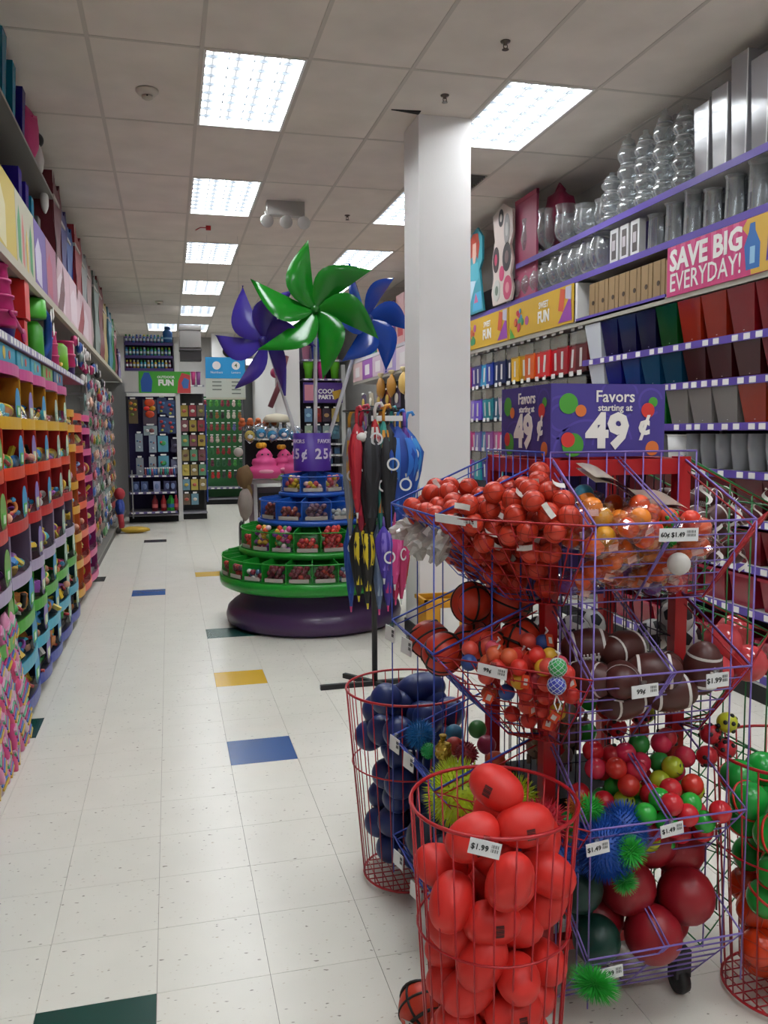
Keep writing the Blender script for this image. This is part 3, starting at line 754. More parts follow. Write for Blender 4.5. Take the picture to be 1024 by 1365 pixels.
# top front bin: bagged orange balls, spiky green, white ball, flat pack
BG = thing('bag_of_balls', 'x', 'balls'); mb = MB()
part('clear_bag', blob((0, 0, 0), (.05, .042, .036), 4, 22, 14, .18), clear('fbfaf8', .28, 1, .1, 'crinkly_bag'), BG, False)
for x, y, z, nm in ((-.023, 0, -.004, 'ball'), (.023, .004, -.004, 'ball'), (0, -.01, .018, 'ball')): part(nm, MB().ell((x, y, z), .025, 16, 10), mat('cf5a1e', .35), BG, True)
mb = MB(); mb.box(-.014, -.04, -.012, .014, -.0385, .004); part('card', mb, mat('d8a59c', .6), BG); proto(BG)
bcol = ['e0521a', 'e86a22', 'dc9a22', 'd8361e', 'e0521a', 'e88428', '6a3a8c']
pos = bin_fill(FLc, FRc, PL, PR, LIPS[0], .037, 40, 41, split=(0, .82), topf=lambda x, y: 1.27 if x > 1.12 else 1.285+max(0, .25*(y-1.7)))
its = []
for k, p in enumerate(pos):
    o = dup(BG, p, (rr.uniform(-.4, .4), rr.uniform(-.4, .4), rr.uniform(-.6, .6)), group='bagged balls in the top front bin')
    for ch in o.children:
        if ch.name.startswith('ball'): swap(ch, mat(rr.choice(bcol), .35))
    its.append((o, p))
label_rows(its, 'clear bag of small orange balls in top front bin', 6)
BG.location = (.985, 1.885, 1.325); BG['label'] = 'clear bag of small blue balls high in the top front bin'
for ch in BG.children:
    if ch.name.startswith('ball'): swap(ch, mat('2a8aa8', .35))
WB = plain(.027, mat('cfcbc5', .4)); WB.location = (1.155, 1.725, 1.185); WB['label'] = 'plain white ball at the front of the top purple bin'
SG = spiky(.022, .008, 160, mat('1f8f2c', .5)); SG.location = (1.135, 1.75, 1.245); SG['label'] = 'green nubbly ball above the white ball in the top bin'
t = thing('speckled_ball', 'orange ball with green spots in the top purple bin', 'ball', (1.15, 1.765, 1.29)); part('ball_skin', MB().ell((0, 0, 0), .024, 18, 12), mat('d8583a', .4), t, True)
mb = MB()
for a, e in ((0, .4), (.7, -.1), (-.7, .1), (0, -.6), (1.4, .5), (-1.4, -.4)): mb.ell((.0235*math.cos(e)*math.sin(a), -.0235*math.cos(e)*math.cos(a), .0235*math.sin(e)), .0055, 8, 6)
part('spots', mb, mat('2f9a3a', .4), t, True)
t = thing('flat_pack', 'flat clear film pack lying tilted across the top front bin', 'pack', (1.10, 1.83, 1.355), .0); mb = MB()
fn = lambda u, v: ((u-.5)*.27, (v-.5)*.10, .10*(.5-u)+.012*math.sin(u*9)+.03*(v-.5)); n = 14
mb.grid(fn, n, 5); mb.v += [(x, y, z-.012) for x, y, z in mb.v]; nn = len(mb.v)//2; mb.f += [tuple(i+nn for i in f)[::-1] for f in mb.f]; mb.mi *= 2
part('film', mb, clear('b9aa9c', .6, .9, .15, 'film', .55), t, True)
mb = MB(); mb.grid(lambda u, v: tuple(a+b for a, b in zip(fn(.1+.8*u, .1+.8*v), (0, 0, -.006))), n, 4); part('printed_card', mb, mat('5c4a52', .6), t, True)
# spiky balls of the left third bin and the lower bins
def put_spiky(c, L, r, sp, n, lab, th=.003, sc=None):
    t = spiky(r, sp, n, mat(c, .5), thick=th); t.location = L; t['label'] = lab; t.rotation_euler = rot_rand()
    if sc: t.scale = sc
    return t
put_spiky('b0c41c', (.715, 2.03, .545), .074, .026, 420, 'large yellow-green spiky ball in the third left bin')
put_spiky('a6b81c', (.83, 1.93, .555), .05, .022, 320, 'smaller yellow-green spiky ball beside the red post')
put_spiky('1f6fae', (.70, 2.33, .60), .033, .018, 260, 'blue spiky ball in the far end of the third left bin')
put_spiky('17964a', (.705, 2.26, .575), .022, .004, 120, 'green nubbly ball beside the blue spiky one')
put_spiky('c22a3c', (.86, 1.82, .54), .05, .02, 300, 'pinkish red spiky ball left of the front bins')
put_spiky('1f4f9c', (.885, 1.77, .465), .038, .018, 280, 'dark blue spiky ball under the pinkish red one')
put_spiky('c9702a', (.945, 1.80, .585), .018, .018, 120, 'orange spiky ball near the third front bin')
put_spiky('1c51a8', (.985, 1.745, .50), .062, .024, 700, 'large blue spiky ball hanging out of the third front bin', .0022)
put_spiky('1c51a8', (1.05, 1.77, .53), .05, .02, 500, 'blue spiky ball behind the large blue one', .0022)
put_spiky('2fae3c', (1.02, 1.685, .515), .018, .026, 260, 'bright green spiky ball in front of the large blue one', .002)
put_spiky('2fae3c', (.965, 1.78, .585), .02, .02, 200, 'green spiky ball above the large blue one', .002)
put_spiky('2c9c3a', (1.015, 1.70, .435), .014, .022, 200, 'small green spiky ball under the large blue one', .002)
put_spiky('2fae3c', (.915, 1.655, .225), .018, .032, 420, 'bright green spiky ball at the left of the bottom bin', .0018, (.9, .9, 1.35))
put_spiky('8c2030', (.78, 2.15, .60), .03, .008, 160, 'dark red nubbly ball in the third left bin')
its = []
for k, (p, c) in enumerate((((.78, 2.25, .585), 'b03028'), ((.84, 2.08, .60), 'c04a2a'), ((.80, 2.31, .60), '2a6a8a'), ((.86, 2.2, .60), '9c2a50'), ((.74, 2.19, .56), '97902a'), ((.87, 2.3, .61), '3a7a3a'))):
    o = dup(PKB, p, group='little balls in the third left bin', scale=.55); swap(o, mat(c, .35)); its.append((o, p))
label_rows(its, 'small shiny ball in the third left bin', 3)
t = thing('gold_foil_egg', 'shiny gold foil wrapped ball in the third left bin', 'ball', (.725, 2.19, .60)); part('foil', blob((0, 0, 0), (.024, .024, .03), 8), mat('b99a3a', .25, .6), t, False)
part('twist', MB().lathe([(.004, .028), (.012, .045), (.010, .047)], 9), mat('b99a3a', .25, .6), t)
# large dark balls in the left bottom bin
its = place([(.72, 2.06, .29), (.73, 2.18, .28), (.72, 2.30, .29), (.83, 2.12, .26), (.80, 2.26, .37)], BR, 'rubber balls in the bottom left bin', 'dark rubber ball in the bottom left bin', 3, scale=lambda k: 1)
for k, (o, p) in enumerate(its): swap(o, mat(['a01824', '131a3c', '10263a', '7c1420', '131a3c'][k], .4))
# ---------------------------------------------------------------- round wire baskets
def wire_basket(L, h, r_top, r_bot, lab, m, n=26, mid=(.62,)):
    t = thing('wire_basket', lab, 'basket', L)
    ringpts = lambda r, z: [(r*math.cos(2*pi*k/36), r*math.sin(2*pi*k/36), z) for k in range(36)]
    for z in (h,): part('top_rim', MB().tube(ringpts(r_top, z), .0042, 6, True), m, t, True)
    for q in mid: part('middle_ring', MB().tube(ringpts(r_bot+(r_top-r_bot)*q+.002, h*q), .0028, 5, True), m, t, True)
    part('bottom_ring', MB().tube(ringpts(r_bot, .02), .004, 6, True), m, t, True)
    for k in range(n):
        a = 2*pi*k/n
        part('upright_wire', MB().tube([(r_top*math.cos(a), r_top*math.sin(a), h), (r_bot*math.cos(a), r_bot*math.sin(a), .02)], .0021, 4), m, t, True)
    mb = MB()
    for k in range(-4, 5):
        y = r_bot*k/5; x = math.sqrt(r_bot**2-y*y); mb.tube([(-x, y, .02), (x, y, .02)], .002, 4); mb.tube([(y, -x, .022), (y, x, .022)], .002, 4)
    part('base_grid', mb, m, t, True)
    return t
RW = mat('a81a22', .32, .1)
BK = {'red': ((.65, 1.62, 0), .715, .178, .137), 'blue': ((.745, 2.625, 0), .655, .205, .15), 'right': ((1.545, 1.79, 0), .665, .19, .15)}
wire_basket(*BK['red'], 'red wire basket in front holding red foam footballs', RW)
wire_basket(*BK['blue'], 'red wire basket behind the display holding dark blue balls', RW)
wire_basket(*BK['right'], 'red wire basket at the right edge holding green and orange balls', RW)
def basket_fill(key, r, n, seed, heap, z0=.05):
    (cx, cy, _), h, rt_, rb = BK[key]
    R = lambda z: rb+(rt_-rb)*z/h
    def inside(x, y): return math.hypot(x-cx, y-cy) < R(h)-r-.002
    def fl(x, y):
        q = math.hypot(x-cx, y-cy)+r+.004
        return max(z0+r, (q-rb)/(rt_-rb)*h) if q > rb else z0+r
    return drop(inside, fl, lambda x, y: h+heap*(1-math.hypot(x-cx, y-cy)/rt_)-r, r, n, seed, (cx-rt_, cy-rt_, cx+rt_, cy+rt_), 14, .87)
RF = mat('d0271f', .5, 0, 0, 0, 'red_foam')
F1 = football(.046, .062, RF); F2 = football(.046, .062, RF, code=True); proto(F1); proto(F2)
pos = basket_fill('red', .0455, 170, 61, .02)
pos = [p for p in pos if p[2] < .60+.10*(p[0]-.55)/.2]
extra = [(.66, 1.63, .735), (.70, 1.57, .675), (.59, 1.585, .655)]
pos = [p for p in pos if all((Vector(p)-Vector(e)).length > .085 for e in extra)]
def fr(k): return (rr.uniform(-.6, .6), pi/2+rr.uniform(-1.2, 1.2), rr.uniform(-.9, .9)) if k % 3 else (rr.uniform(0, 6), rr.uniform(0, 3), rr.uniform(0, 6))
its = place(pos, lambda k: F2 if k % 3 == 0 else F1, 'red foam footballs in the front basket', None, rotf=fr)
for k, (p, r) in enumerate(zip(extra, ((.5, pi/2+.35, -.35), (.2, pi/2-.12, .1), (.4, pi/2-.6, .3)))):
    o = dup(F2, p, r, group='red foam footballs in the front basket'); its.append((o, p))
label_rows(its, 'red foam football in the front basket', 6)
drop_proto(F1); drop_proto(F2)
DB = plain(.052, mat('152a63', .38)); pos = basket_fill('blue', .052, 110, 62, .0)
pos = [p for p in pos if p[2] < .60]
place(pos, DB, 'dark blue balls in the rear basket', 'dark blue rubber ball in the rear basket', 4)
DB.location = (.655, 2.56, .64); DB['label'] = 'dark blue rubber ball topmost at the left of the rear basket'
o = dup(DB, (.80, 2.66, .63), (.3, 1.4, .2), label='dark blue rubber football lying across the top of the rear basket', scale=(1.1, 1.1, 1.7))
GB1 = thing('watermelon_ball', 'x', 'ball'); part('ball_skin', MB().ell((0, 0, 0), .05, 24, 16), mat('199a3a', .25), GB1, True)
mb = MB()
for q in (-.3,): mb.tube([(.0497*math.cos(a), .0497*math.sin(a), 0) for a in [2*pi*k/30 for k in range(30)]], .004, 4, True)
part('red_band', mb, mat('cf2f22', .35), GB1, True); proto(GB1)
OB = thing('striped_ball', 'x', 'ball'); part('ball_skin', MB().ell((0, 0, 0), .05, 24, 16), mat('d23c14', .25), OB, True)
mb = MB()
for k in range(8):
    a0 = k*pi/4
    mb.tube([(.0494*math.sin(e)*math.cos(a0), .0494*math.sin(e)*math.sin(a0), .0494*math.cos(e)) for e in [pi*j/14 for j in range(15)]], .0022, 4)
part('dark_line', mb, mat('b8331a', .4), OB, True); proto(OB)
pos = basket_fill('right', .05, 44, 63, -.16)
its = place(pos, lambda k: OB if pos[k][2] < .25 else GB1, 'balls in the right edge basket', None)
label_rows([i for i in its if i[1][2] < .25], 'shiny orange striped ball in the right edge basket', 4)
label_rows([i for i in its if i[1][2] >= .25], 'shiny green and red ball in the right edge basket', 4)
drop_proto(GB1); drop_proto(OB)
# ---------------------------------------------------------------- price tags
def price_tag(L, rz, txt, lab, tilt=0, W=.058, H=.026, roll=0):
    t = thing('price_tag', lab, 'price tag', L); t.rotation_euler = (tilt, roll, rz)
    mb = MB(); mb.box(-W/2, -.001, -H/2, W/2, .001, H/2); part('card', mb, mat('dadada', .4), t)
    if txt: text(txt, H*.52, mat('202020', .6), t, (-W*.16, -.0016, 0), bold=.01)
    mb = MB()
    for k in range(6):
        x = W*(.2+.04*k)
        for zz in (.22, -.05): mb.box(x, -.0016, H*zz-H*.09, x+W*(.022 if k % 2 else .012), -.001, H*zz+H*.12)
    part('barcode', mb, mat('3a3a3a', .6), t)
    mb = MB(); mb.box(-.006, .001, H*.3, .006, .008, H*.75); part('clip', mb, clear('e8ecee', .3, .95), t)
    return t
price_tag((1.115, 1.668, 1.262), .0, '60¢ $1.49', 'wide white $1.49 price tag on the top front bin', 0, .10, .03, .02)
price_tag((1.038, 1.668, .905), 0, '99¢', 'white 99 cent price tag on the second front bin', 0, .068, .03, -.05)
price_tag((1.228, 1.668, .915), 0, '$1.99', 'white $1.99 price tag on the second front bin', 0, .06, .034, -.03)
price_tag((.925, 1.667, .545), 0, '$1.49', 'white $1.49 price tag beside the blue spiky ball', 0, .058, .03, -.10)
price_tag((1.117, 1.667, .565), 0, '$1.49', 'white $1.49 price tag on the third front bin, right half', 0, .06, .03, -.12)
price_tag((.965, 1.667, .235), 0, '$1.99', 'white $1.99 price tag on the bottom front bin', 0, .062, .03, -.08)
price_tag((.735, 1.845, .925), -.75, '99¢', 'white 99 cent price tag on the red corner bin', 0, .075, .028, .10)
price_tag((.565, 1.452, .70), -.32, '$1.99', 'white $1.99 price tag on the rim of the front basket', -.15, .062, .03, .22)
for k, (L, nm) in enumerate((((.622, 2.335, .575), 'third left bin, far end'), ((.622, 2.185, .58), 'third left bin, middle'), ((.622, 2.30, .235), 'bottom left bin, far end'), ((.622, 2.12, .235), 'bottom left bin, near end'), ((.622, 2.38, .90), 'second left bin, far end'), ((.622, 2.2, .905), 'second left bin, near end'))):
    price_tag(L, -1.25, '', 'small white price tag on the '+nm, 0, .05, .045, .1)
price_tag((.672, 1.93, 1.283), -.72, '', 'long white label strip lying on the top corner bin lip', .3, .11, .022, .1)
# ================================================================ LEFT SIDE OF THE AISLE
XF, XW = -.79, -1.36
t = thing('shelf_run', 'long grey shelving run with tan fascia along the left wall', 'shelving', (XF, 3, 0)); LS = t
SHG = mat('77746e', .5); SHT = mat('b3ab97', .5); SHP = mat('8c6f86', .45)
def sp(name, b, m, par=LS, **k):
    mb = MB(); mb.box(*b); return part(name, mb, m, par, False, True, **k)
sp('back_panel', (-1.37, 2.2, .1, -1.34, 15.9, 3.4), mat('5d5b58', .7)); sp('kick_plate', (-1.3, 2.2, 0, XF-.02, 15.9, .10), mat('3a3734', .5))
for a, b in ((2.2, 7.2), (7.2, 9.2), (9.2, 12.5), (12.5, 15.9)): sp('base_deck', (-1.34, a+.005, .10, XF, b-.005, .13), SHG)
sp('canopy', (-1.34, 2.2, 2.43, XF-.01, 15.9, 2.455), mat('86827a', .5)); sp('fascia', (XF-.035, 2.2, 2.415, XF, 15.9, 2.465), SHT)
s1 = sp('shelf', (-1.34, 2.2, 1.975, XF-.012, 8.75, 2.0), mat('7d4a55', .5)); sp('price_strip', (XF-.012, 2.2, 1.975, XF, 8.75, 2.018), mat('8d83a8', .4), s1)
mb = MB(); y = 2.25
rr = random.Random(77)
while y < 8.7: mb.box(XF, y, 1.98, XF+.0015, y+.055, 2.014); y += rr.choice((.085, .1, .16))
part('price_label', mb, PAPER, s1, False, True, kind='stuff')
sp('top_shelf', (-1.34, 2.2, 3.265, XF, 6.95, 3.285), SHG); sp('top_shelf', (-1.34, 6.95, 3.05, -.95, 7.0, 3.28), SHG)
for y in (2.2, 4.6, 7.0, 9.4, 11.8, 14.2, 15.85): sp('upright', (-1.34, y, .1, -1.30, y+.04, 3.3), mat('8b8883', .4))
for y in (4.6, 5.8, 7.0): sp('bracket', (-1.3, y, 2.36, XF-.05, y+.02, 2.43), SHG)
sp('end_panel', (-1.34, 15.9, 0, XF+.08, 16.0, 2.42), mat('b8b7b3', .5))
# printed banners on the fascia
def banner(y0, y1, cols, lab, words=None, tcol='e8e2d8', z0=2.47, z1=2.885, X=XF-.01, ring_=True):
    b = thing('banner_sign', lab, 'sign', (X, y0, z0)); L = y1-y0; H = z1-z0
    mb = MB(); mb.box(-.008, 0, 0, 0, L, H); part('board', mb, mat(cols[0], .55), b)
    n = len(cols)-1; rd = random.Random(int(y0*100))
    for k in range(n):
        c = cols[k+1]; a = L*(.08+.84*k/max(1, n)); w_ = L*.7/max(1, n)*rd.uniform(.45, .8); zz = H*rd.uniform(.1, .45); mb = MB()
        poly = [(a, zz*.3), (a+w_, zz*.1), (a+w_*1.05, zz+H*.3), (a+w_*.5, zz+H*.5), (a-w_*.1, zz+H*.25)]
        mb.add([(.001+.0004*k, p, q) for p, q in poly], [tuple(range(5))]); part('printed_shape', mb, mat(c, .55), b)
    if words: text(words, H*.42, mat(tcol, .5), b, (.004, L*.5, H*.45), (pi/2, 0, pi/2), bold=.03)
    return b
banner(3.0, 4.62, ['5f8aa8', 'd0b04a', '6a4f92', 'c05560'], 'blue and purple printed banner at the left picture edge')
banner(4.63, 5.22, ['c9b04a', 'd9cfa0'], 'yellow printed banner with a pale panel over the left shelf')
banner(5.23, 5.9, ['b6b29a', '3f8f57', 'c86a6a', 'd0b04a', '3f8f57'], 'banner with green, pink and yellow party pictures')
banner(5.91, 6.45, ['6b4f9c', 'cfc6dc'], 'purple banner with pale block of print on the left')
for k, (a, b_, c) in enumerate(((6.46, 7.0, 'a86a86'), (7.01, 7.9, 'c9a7b0'), (7.91, 8.9, 'd0b3ba'), (8.91, 10.0, 'c9aab2'))):
    banner(a, b_, [c, 'd9c6cc'] if k else [c, 'b7566e'], f'{["rose", "pale pink", "lightest pink", "dusty pink"][k]} panel above the left shelf, {ORD[k]} after the purple banner')
# tall goods standing on the top of the run
def tall_box(x0, x1, y0, y1, z0, z1, c, lab, m=None, top=0, kind='gift_bag', cat='goods'):
    t = thing(kind, lab, cat, ((x0+x1)/2, (y0+y1)/2, z0)); w_, d_, h_ = (x1-x0)/2, (y1-y0)/2, z1-z0
    m = m or mat(c, .5); n = 7
    mb = MB(); rd = random.Random(int((y0+z0)*91))
    mb.grid(lambda u, v: (w_*(1+.06*math.sin(9*v*3+u*4)), d_*(2*u-1), h_*v*(1-.0)+(-h_*.06*abs(math.sin(pi*u*3)) if v > .9 else 0)), 10, 6)
    mb.grid(lambda u, v: (w_*(1-2*u), -d_*(1+.04*math.sin(7*v)), h_*v), 4, 6); mb.grid(lambda u, v: (w_*(2*u-1), d_, h_*v), 4, 6)
    mb.box(-w_, -d_*.98, h_*.0, w_*.96, d_*.98, h_*.93)
    part('body', mb, m, t); mb = MB(); mb.box(-w_*1.02, -d_*1.02, h_*.80, w_*1.03, d_*1.02, h_*.83); part('band', mb, mat(top or 'bdb8b0', .5), t)
    return t
TB = [(7.02, 7.45, 2.47, 3.50, '5c1420', 'dark red tall wrap'), (7.46, 7.95, 2.47, 3.42, '2a2466', 'indigo tall wrap'), (7.96, 8.5, 2.47, 3.40, '1d4a8e', 'blue tall wrap'),
      (8.52, 9.1, 2.47, 3.45, '8e1822', 'red tall wrap'), (9.15, 9.8, 2.47, 3.42, '8f9494', 'silver grey tall wrap'), (9.85, 10.5, 2.47, 3.44, '9a7f7c', 'greyish pink tall wrap'),
      (10.55, 11.2, 2.47, 3.40, '6e7a72', 'grey-green tall wrap'), (11.25, 12.1, 2.47, 3.46, '6c0f16', 'deep red tall wrap'), (12.15, 12.9, 2.47, 3.36, 'a08b52', 'gold tall wrap'),
      (12.95, 13.6, 2.47, 3.33, '4a7f94', 'pale teal tall wrap'), (13.65, 14.4, 2.47, 3.34, '2f7f3c', 'green tall wrap'), (14.45, 15.2, 2.47, 3.25, '8c2a2a', 'brick red tall wrap'), (15.25, 15.8, 2.47, 2.95, '6a5a8c', 'purple short wrap')]
for k, (a, b_, z0, z1, c, nm) in enumerate(TB):
    tall_box(-1.2, -.80-.012*(k % 3), a, b_, z0, z1, c, f'{nm} roll standing on the left shelf top, {ORD[k]} along the run', kind='wrap_roll', cat='gift wrap')
# vases and toys on the very top
def vase(r0_, r1_, h, m, sq=True, n=4, th=.004):
    mb = MB(); k = 2**.5 if sq else 1
    prof = [(0, .006), (r0_*k*.9, .006), (r1_*k-.008, h), (r1_*k, h), (r0_*k, 0), (0, 0)]
    mb.lathe(prof[::-1], n if sq else 20, Matrix.Rotation(pi/4, 4, 'Z'), close=False); return mb
VT = clear('1c8fb0', .3, .8, .1, 'tinted', .45); VP = clear('3a2a9a', .3, .8, .1, 'tinted', .45); VR = clear('8a1a16', .3, .8, .1, 'tinted', .45)
its = []
for k, (L, r, h, m, lab) in enumerate((((-.845, 5.02, 3.287), .065, .34, VT, 'tall teal translucent vase at the top left corner'), ((-.84, 5.33, 3.287), .055, .30, VT, 'shorter teal vase at the top left corner'),
    ((-.835, 5.62, 3.287), .055, .27, VP, 'small violet translucent vase on the top left shelf'), ((-.92, 4.6, 3.287), .07, .33, clear('8a2a6a', .3, .8, .1, 'tinted', .45), 'plum translucent vase at the very edge on top left'),
    ((-.88, 4.62, 2.47), .07, .6, VR, 'dark red tall vase behind the yellow banner'), ((-.88, 4.85, 2.47), .07, .72, VR, 'dark red tall vase beneath the top left shelf'),
    ((-.88, 5.6, 2.47), .06, .62, VP, 'indigo tall vase beneath the top left shelf'), ((-.88, 5.85, 2.47), .06, .6, VP, 'second indigo tall vase beneath the top left shelf'), ((-.88, 6.1, 2.47), .055, .58, VT, 'blue tall vase beneath the top left shelf'),
    ((-.90, 6.5, 2.47), .06, .55, clear('9aa0a0', .4, .8, .1, 'tinted', .3), 'smoky tall vase beneath the top left shelf'))):
    v = vase(r*.72, r, h, None); t = tag(obj('vase', v.mesh('vase', m), loc=L), lab, 'vase')
t = thing('plush_bow', 'bright pink plush pouch on the top left shelf', 'toy', (-.83, 6.02, 3.29)); part('pouch', blob((0, 0, .15), (.07, .17, .16), 3, 20, 14, .06), mat('b5306a', .7), t, True)
part('drawstring', MB().tube([(.05, -.1, .22), (.06, 0, .25), (.05, .1, .22)], .008), mat('d2447e', .6), t)
t = thing('dog_figure', 'black and white standing toy figure on the top left shelf', 'toy', (-.83, 6.42, 3.29)); part('body', blob((0, 0, .10), (.05, .07, .11), 5, 16, 12, .05), mat('c9c6c2', .7), t, True)
part('head', MB().ell((0, .02, .24), (.05, .06, .05)), mat('1a1a1c', .6), t, True); part('ear', MB().ell((0, .07, .28), (.02, .02, .04)), mat('1a1a1c', .6), t, True); part('leg', MB().tube([(0, -.04, .1), (0, -.05, 0)], .02), mat('c9c6c2', .7), t)
t = thing('hand_mitt', 'white glove shaped item at the end of the top left shelf', 'toy', (-.84, 6.82, 3.1)); part('palm', blob((0, 0, .12), (.03, .06, .09), 6, 14, 10, .05), mat('cfccc8', .7), t, True)
for k in range(3): part('finger', MB().tube([(0, -.03+.03*k, .18), (0, -.04+.04*k, .27)], [.018, .014], 8), mat('cfccc8', .7), t, True)
# ---- toys on the shelf: watering cans, pails, buckets
def pail(L, r, h, c, lab, lid=None, handle=True, n=18):
    t = thing('toy_pail', lab, 'toy', L); mb = MB(); mb.lathe([(0, 0), (r*.75, 0), (r, h*.93), (r*1.06, h*.93), (r*1.06, h), (r*.94, h), (r*.7, .01), (0, .01)], n, close=False); part('bucket', mb, mat(c, .4), t, True)
    if handle: part('handle', MB().tube([(0, -r*math.cos(a), h+r*.8*math.sin(a)) for a in [pi*k/10 for k in range(11)]], .006), mat(lid or c, .4), t, True)
    return t
def stack(L, r, h, c, n, lab):
    t = thing('hat_box_stack', lab, 'toy', L)
    for k in range(n):
        z = k*h; q = r*(1-.10*k); mb = MB(); mb.lathe([(q*.97, z), (q*1.0, z+.01), (q*.94, z+h*.8), (q*1.03, z+h*.82), (q*1.03, z+h), (0, z+h)], 20); part('tier', mb, mat(c, .45), t, True)
    return t
z = 2.002
stack((-.90, 5.02, z+.08), .115, .085, 'b01464', 4, 'magenta stacked tub tower on the left toy shelf')
pail((-.92, 4.66, z), .10, .22, '5a3fa0', 'violet toy pail at the left picture edge'); pail((-.89, 5.12, z), .085, .12, '4b3a94', 'violet toy pail under the magenta tub tower', handle=False)
t = thing('toy_spade', 'magenta long toy spade leaning along the toy shelf', 'toy', (-.80, 5.05, z+.10)); part('shaft', MB().tube([(0, -.15, .05), (0, .22, -.02)], .012), mat('b01464', .4), t, True); part('blade', MB().ell((0, .27, -.03), (.012, .07, .04)), mat('b01464', .4), t, True)
t = thing('watering_can', 'tall red toy watering can on the left shelf', 'toy', (-.88, 5.55, z)); mb = MB(); mb.box(-.06, -.06, .0, .06, .05, .18); mb.box(-.075, -.085, .19, .075, .085, .42); part('body', mb, mat('c8221c', .4), t)
part('handle', MB().tube([(.0, .08, .38), (.0, .15, .32), (.0, .12, .2), (0, .06, .14)], .012), mat('1a1a1c', .4), t, True)
t = thing('spray_toy', 'green and blue pump toy with white tags on the left shelf', 'toy', (-.87, 6.2, z)); part('tank', MB().lathe([(.055, 0), (.065, .02), (.06, .22), (.03, .26)], 16), mat('3f9a26', .4), t, True)
part('head', MB().lathe([(.085, .28), (.09, .30), (.085, .40), (.05, .42)], 16), mat('4aae2c', .4), t, True); part('hose', MB().tube([(.05, .02, .35), (.08, .12, .30), (.07, .16, .12), (.03, .1, .03)], .028, 9), mat('1d4a9e', .4), t, True)
for k, (y_, z_) in enumerate(((-.02, .30), (.10, .33), (.09, .22))):
    mb = MB(); mb.box(-.001, -.035, -.035, .001, .035, .035, Matrix.Translation((.12, y_, z_)) @ Matrix.Rotation(.5, 4, 'X')); part('paper_tag', mb, PAPER, t)
pail((-.87, 6.62, z), .07, .2, '2456a8', 'blue toy pail beside the pump toy')
stack((-.87, 7.05, z+.02), .06, .09, 'c93a72', 3, 'small pink stacked toy behind the blue pail')
t = thing('watering_can', 'lime green toy watering can with yellow spout lying on the left shelf', 'toy', (-.86, 7.35, z)); part('body', MB().lathe([(.07, 0), (.085, .03), (.08, .2), (.05, .23)], 16), mat('6aa823', .4), t, True)
part('spout', MB().tube([(.03, -.06, .06), (.05, -.30, .03)], [.02, .012], 9), mat('d2a526', .4), t, True); part('handle', MB().tube([(.02, .05, .2), (.03, .2, .18), (.03, .24, .05), (0, .08, .02)], .016, 9), mat('6aa823', .4), t, True)
stack((-.86, 7.85, z+.08), .09, .11, 'b81c5c', 2, 'magenta round tub farther along the toy shelf')
pail((-.86, 8.15, z), .06, .15, '5a3c8c', 'purple toy pail near the end of the toy shelf')
its = []
for k in range(26):
    y_ = 7.9+rr.random()*3.3; zz = 2.0+rr.random()*.38-(y_-8)*.03; L = (-.83+rr.random()*.05, y_, zz)
    t = thing('tagged_trinket', 'x', 'toy', L); c = rc(['b8326a', 'c7c4be', '1d1c20', '7c8a84', '3b5fa8', '9c2a3c']); part('body', blob((0, 0, 0), (.035, .055, .05), k, 12, 8, .12), mat(c, .5), t, True)
    mb = MB(); mb.box(.036, -.035, -.04, .038, .035, .03, Matrix.Rotation(rr.uniform(-.6, .6), 4, 'X')); part('paper_tag', mb, PAPER, t); t['group'] = 'tagged trinkets on the left shelf'; its.append((t, L))
label_rows(its, 'small tagged trinket on the left toy shelf', 5)
# ---- little teal boxes over the coloured bins
for k, (a, b_, c, c2) in enumerate(((4.55, 5.05, '2f8fa8', 'd0b23a'), (5.12, 5.55, '2f93a8', '7fae9a'), (5.62, 6.02, '3a9ab0', '7aa886'), (6.12, 6.6, '6a9a4a', 'b02a2a'), (6.68, 7.2, '28628a', 'c9d0b8'))):
    t = thing('bin_topper', f'{["teal", "blue-teal", "light teal", "green and red", "navy and pale"][k]} printed box on the pink bin top, {ORD[k]} from the viewer', 'box', (-.86, a, 1.862))
    mb = MB(); mb.box(-.08, 0, 0, .05, b_-a, .105); part('carton', mb, mat(c, .5), t)
    for q in range(2):
        mb = MB(); mb.lathe([(.035-.012*q, 0), (.035-.012*q, .002+.001*q)], 16, Matrix.Translation((.05, (b_-a)*(.35+.3*q), .06)) @ Matrix.Rotation(pi/2, 4, 'Y')); part('printed_circle', mb, mat(c2 if q == 0 else 'c9574a', .5), t)
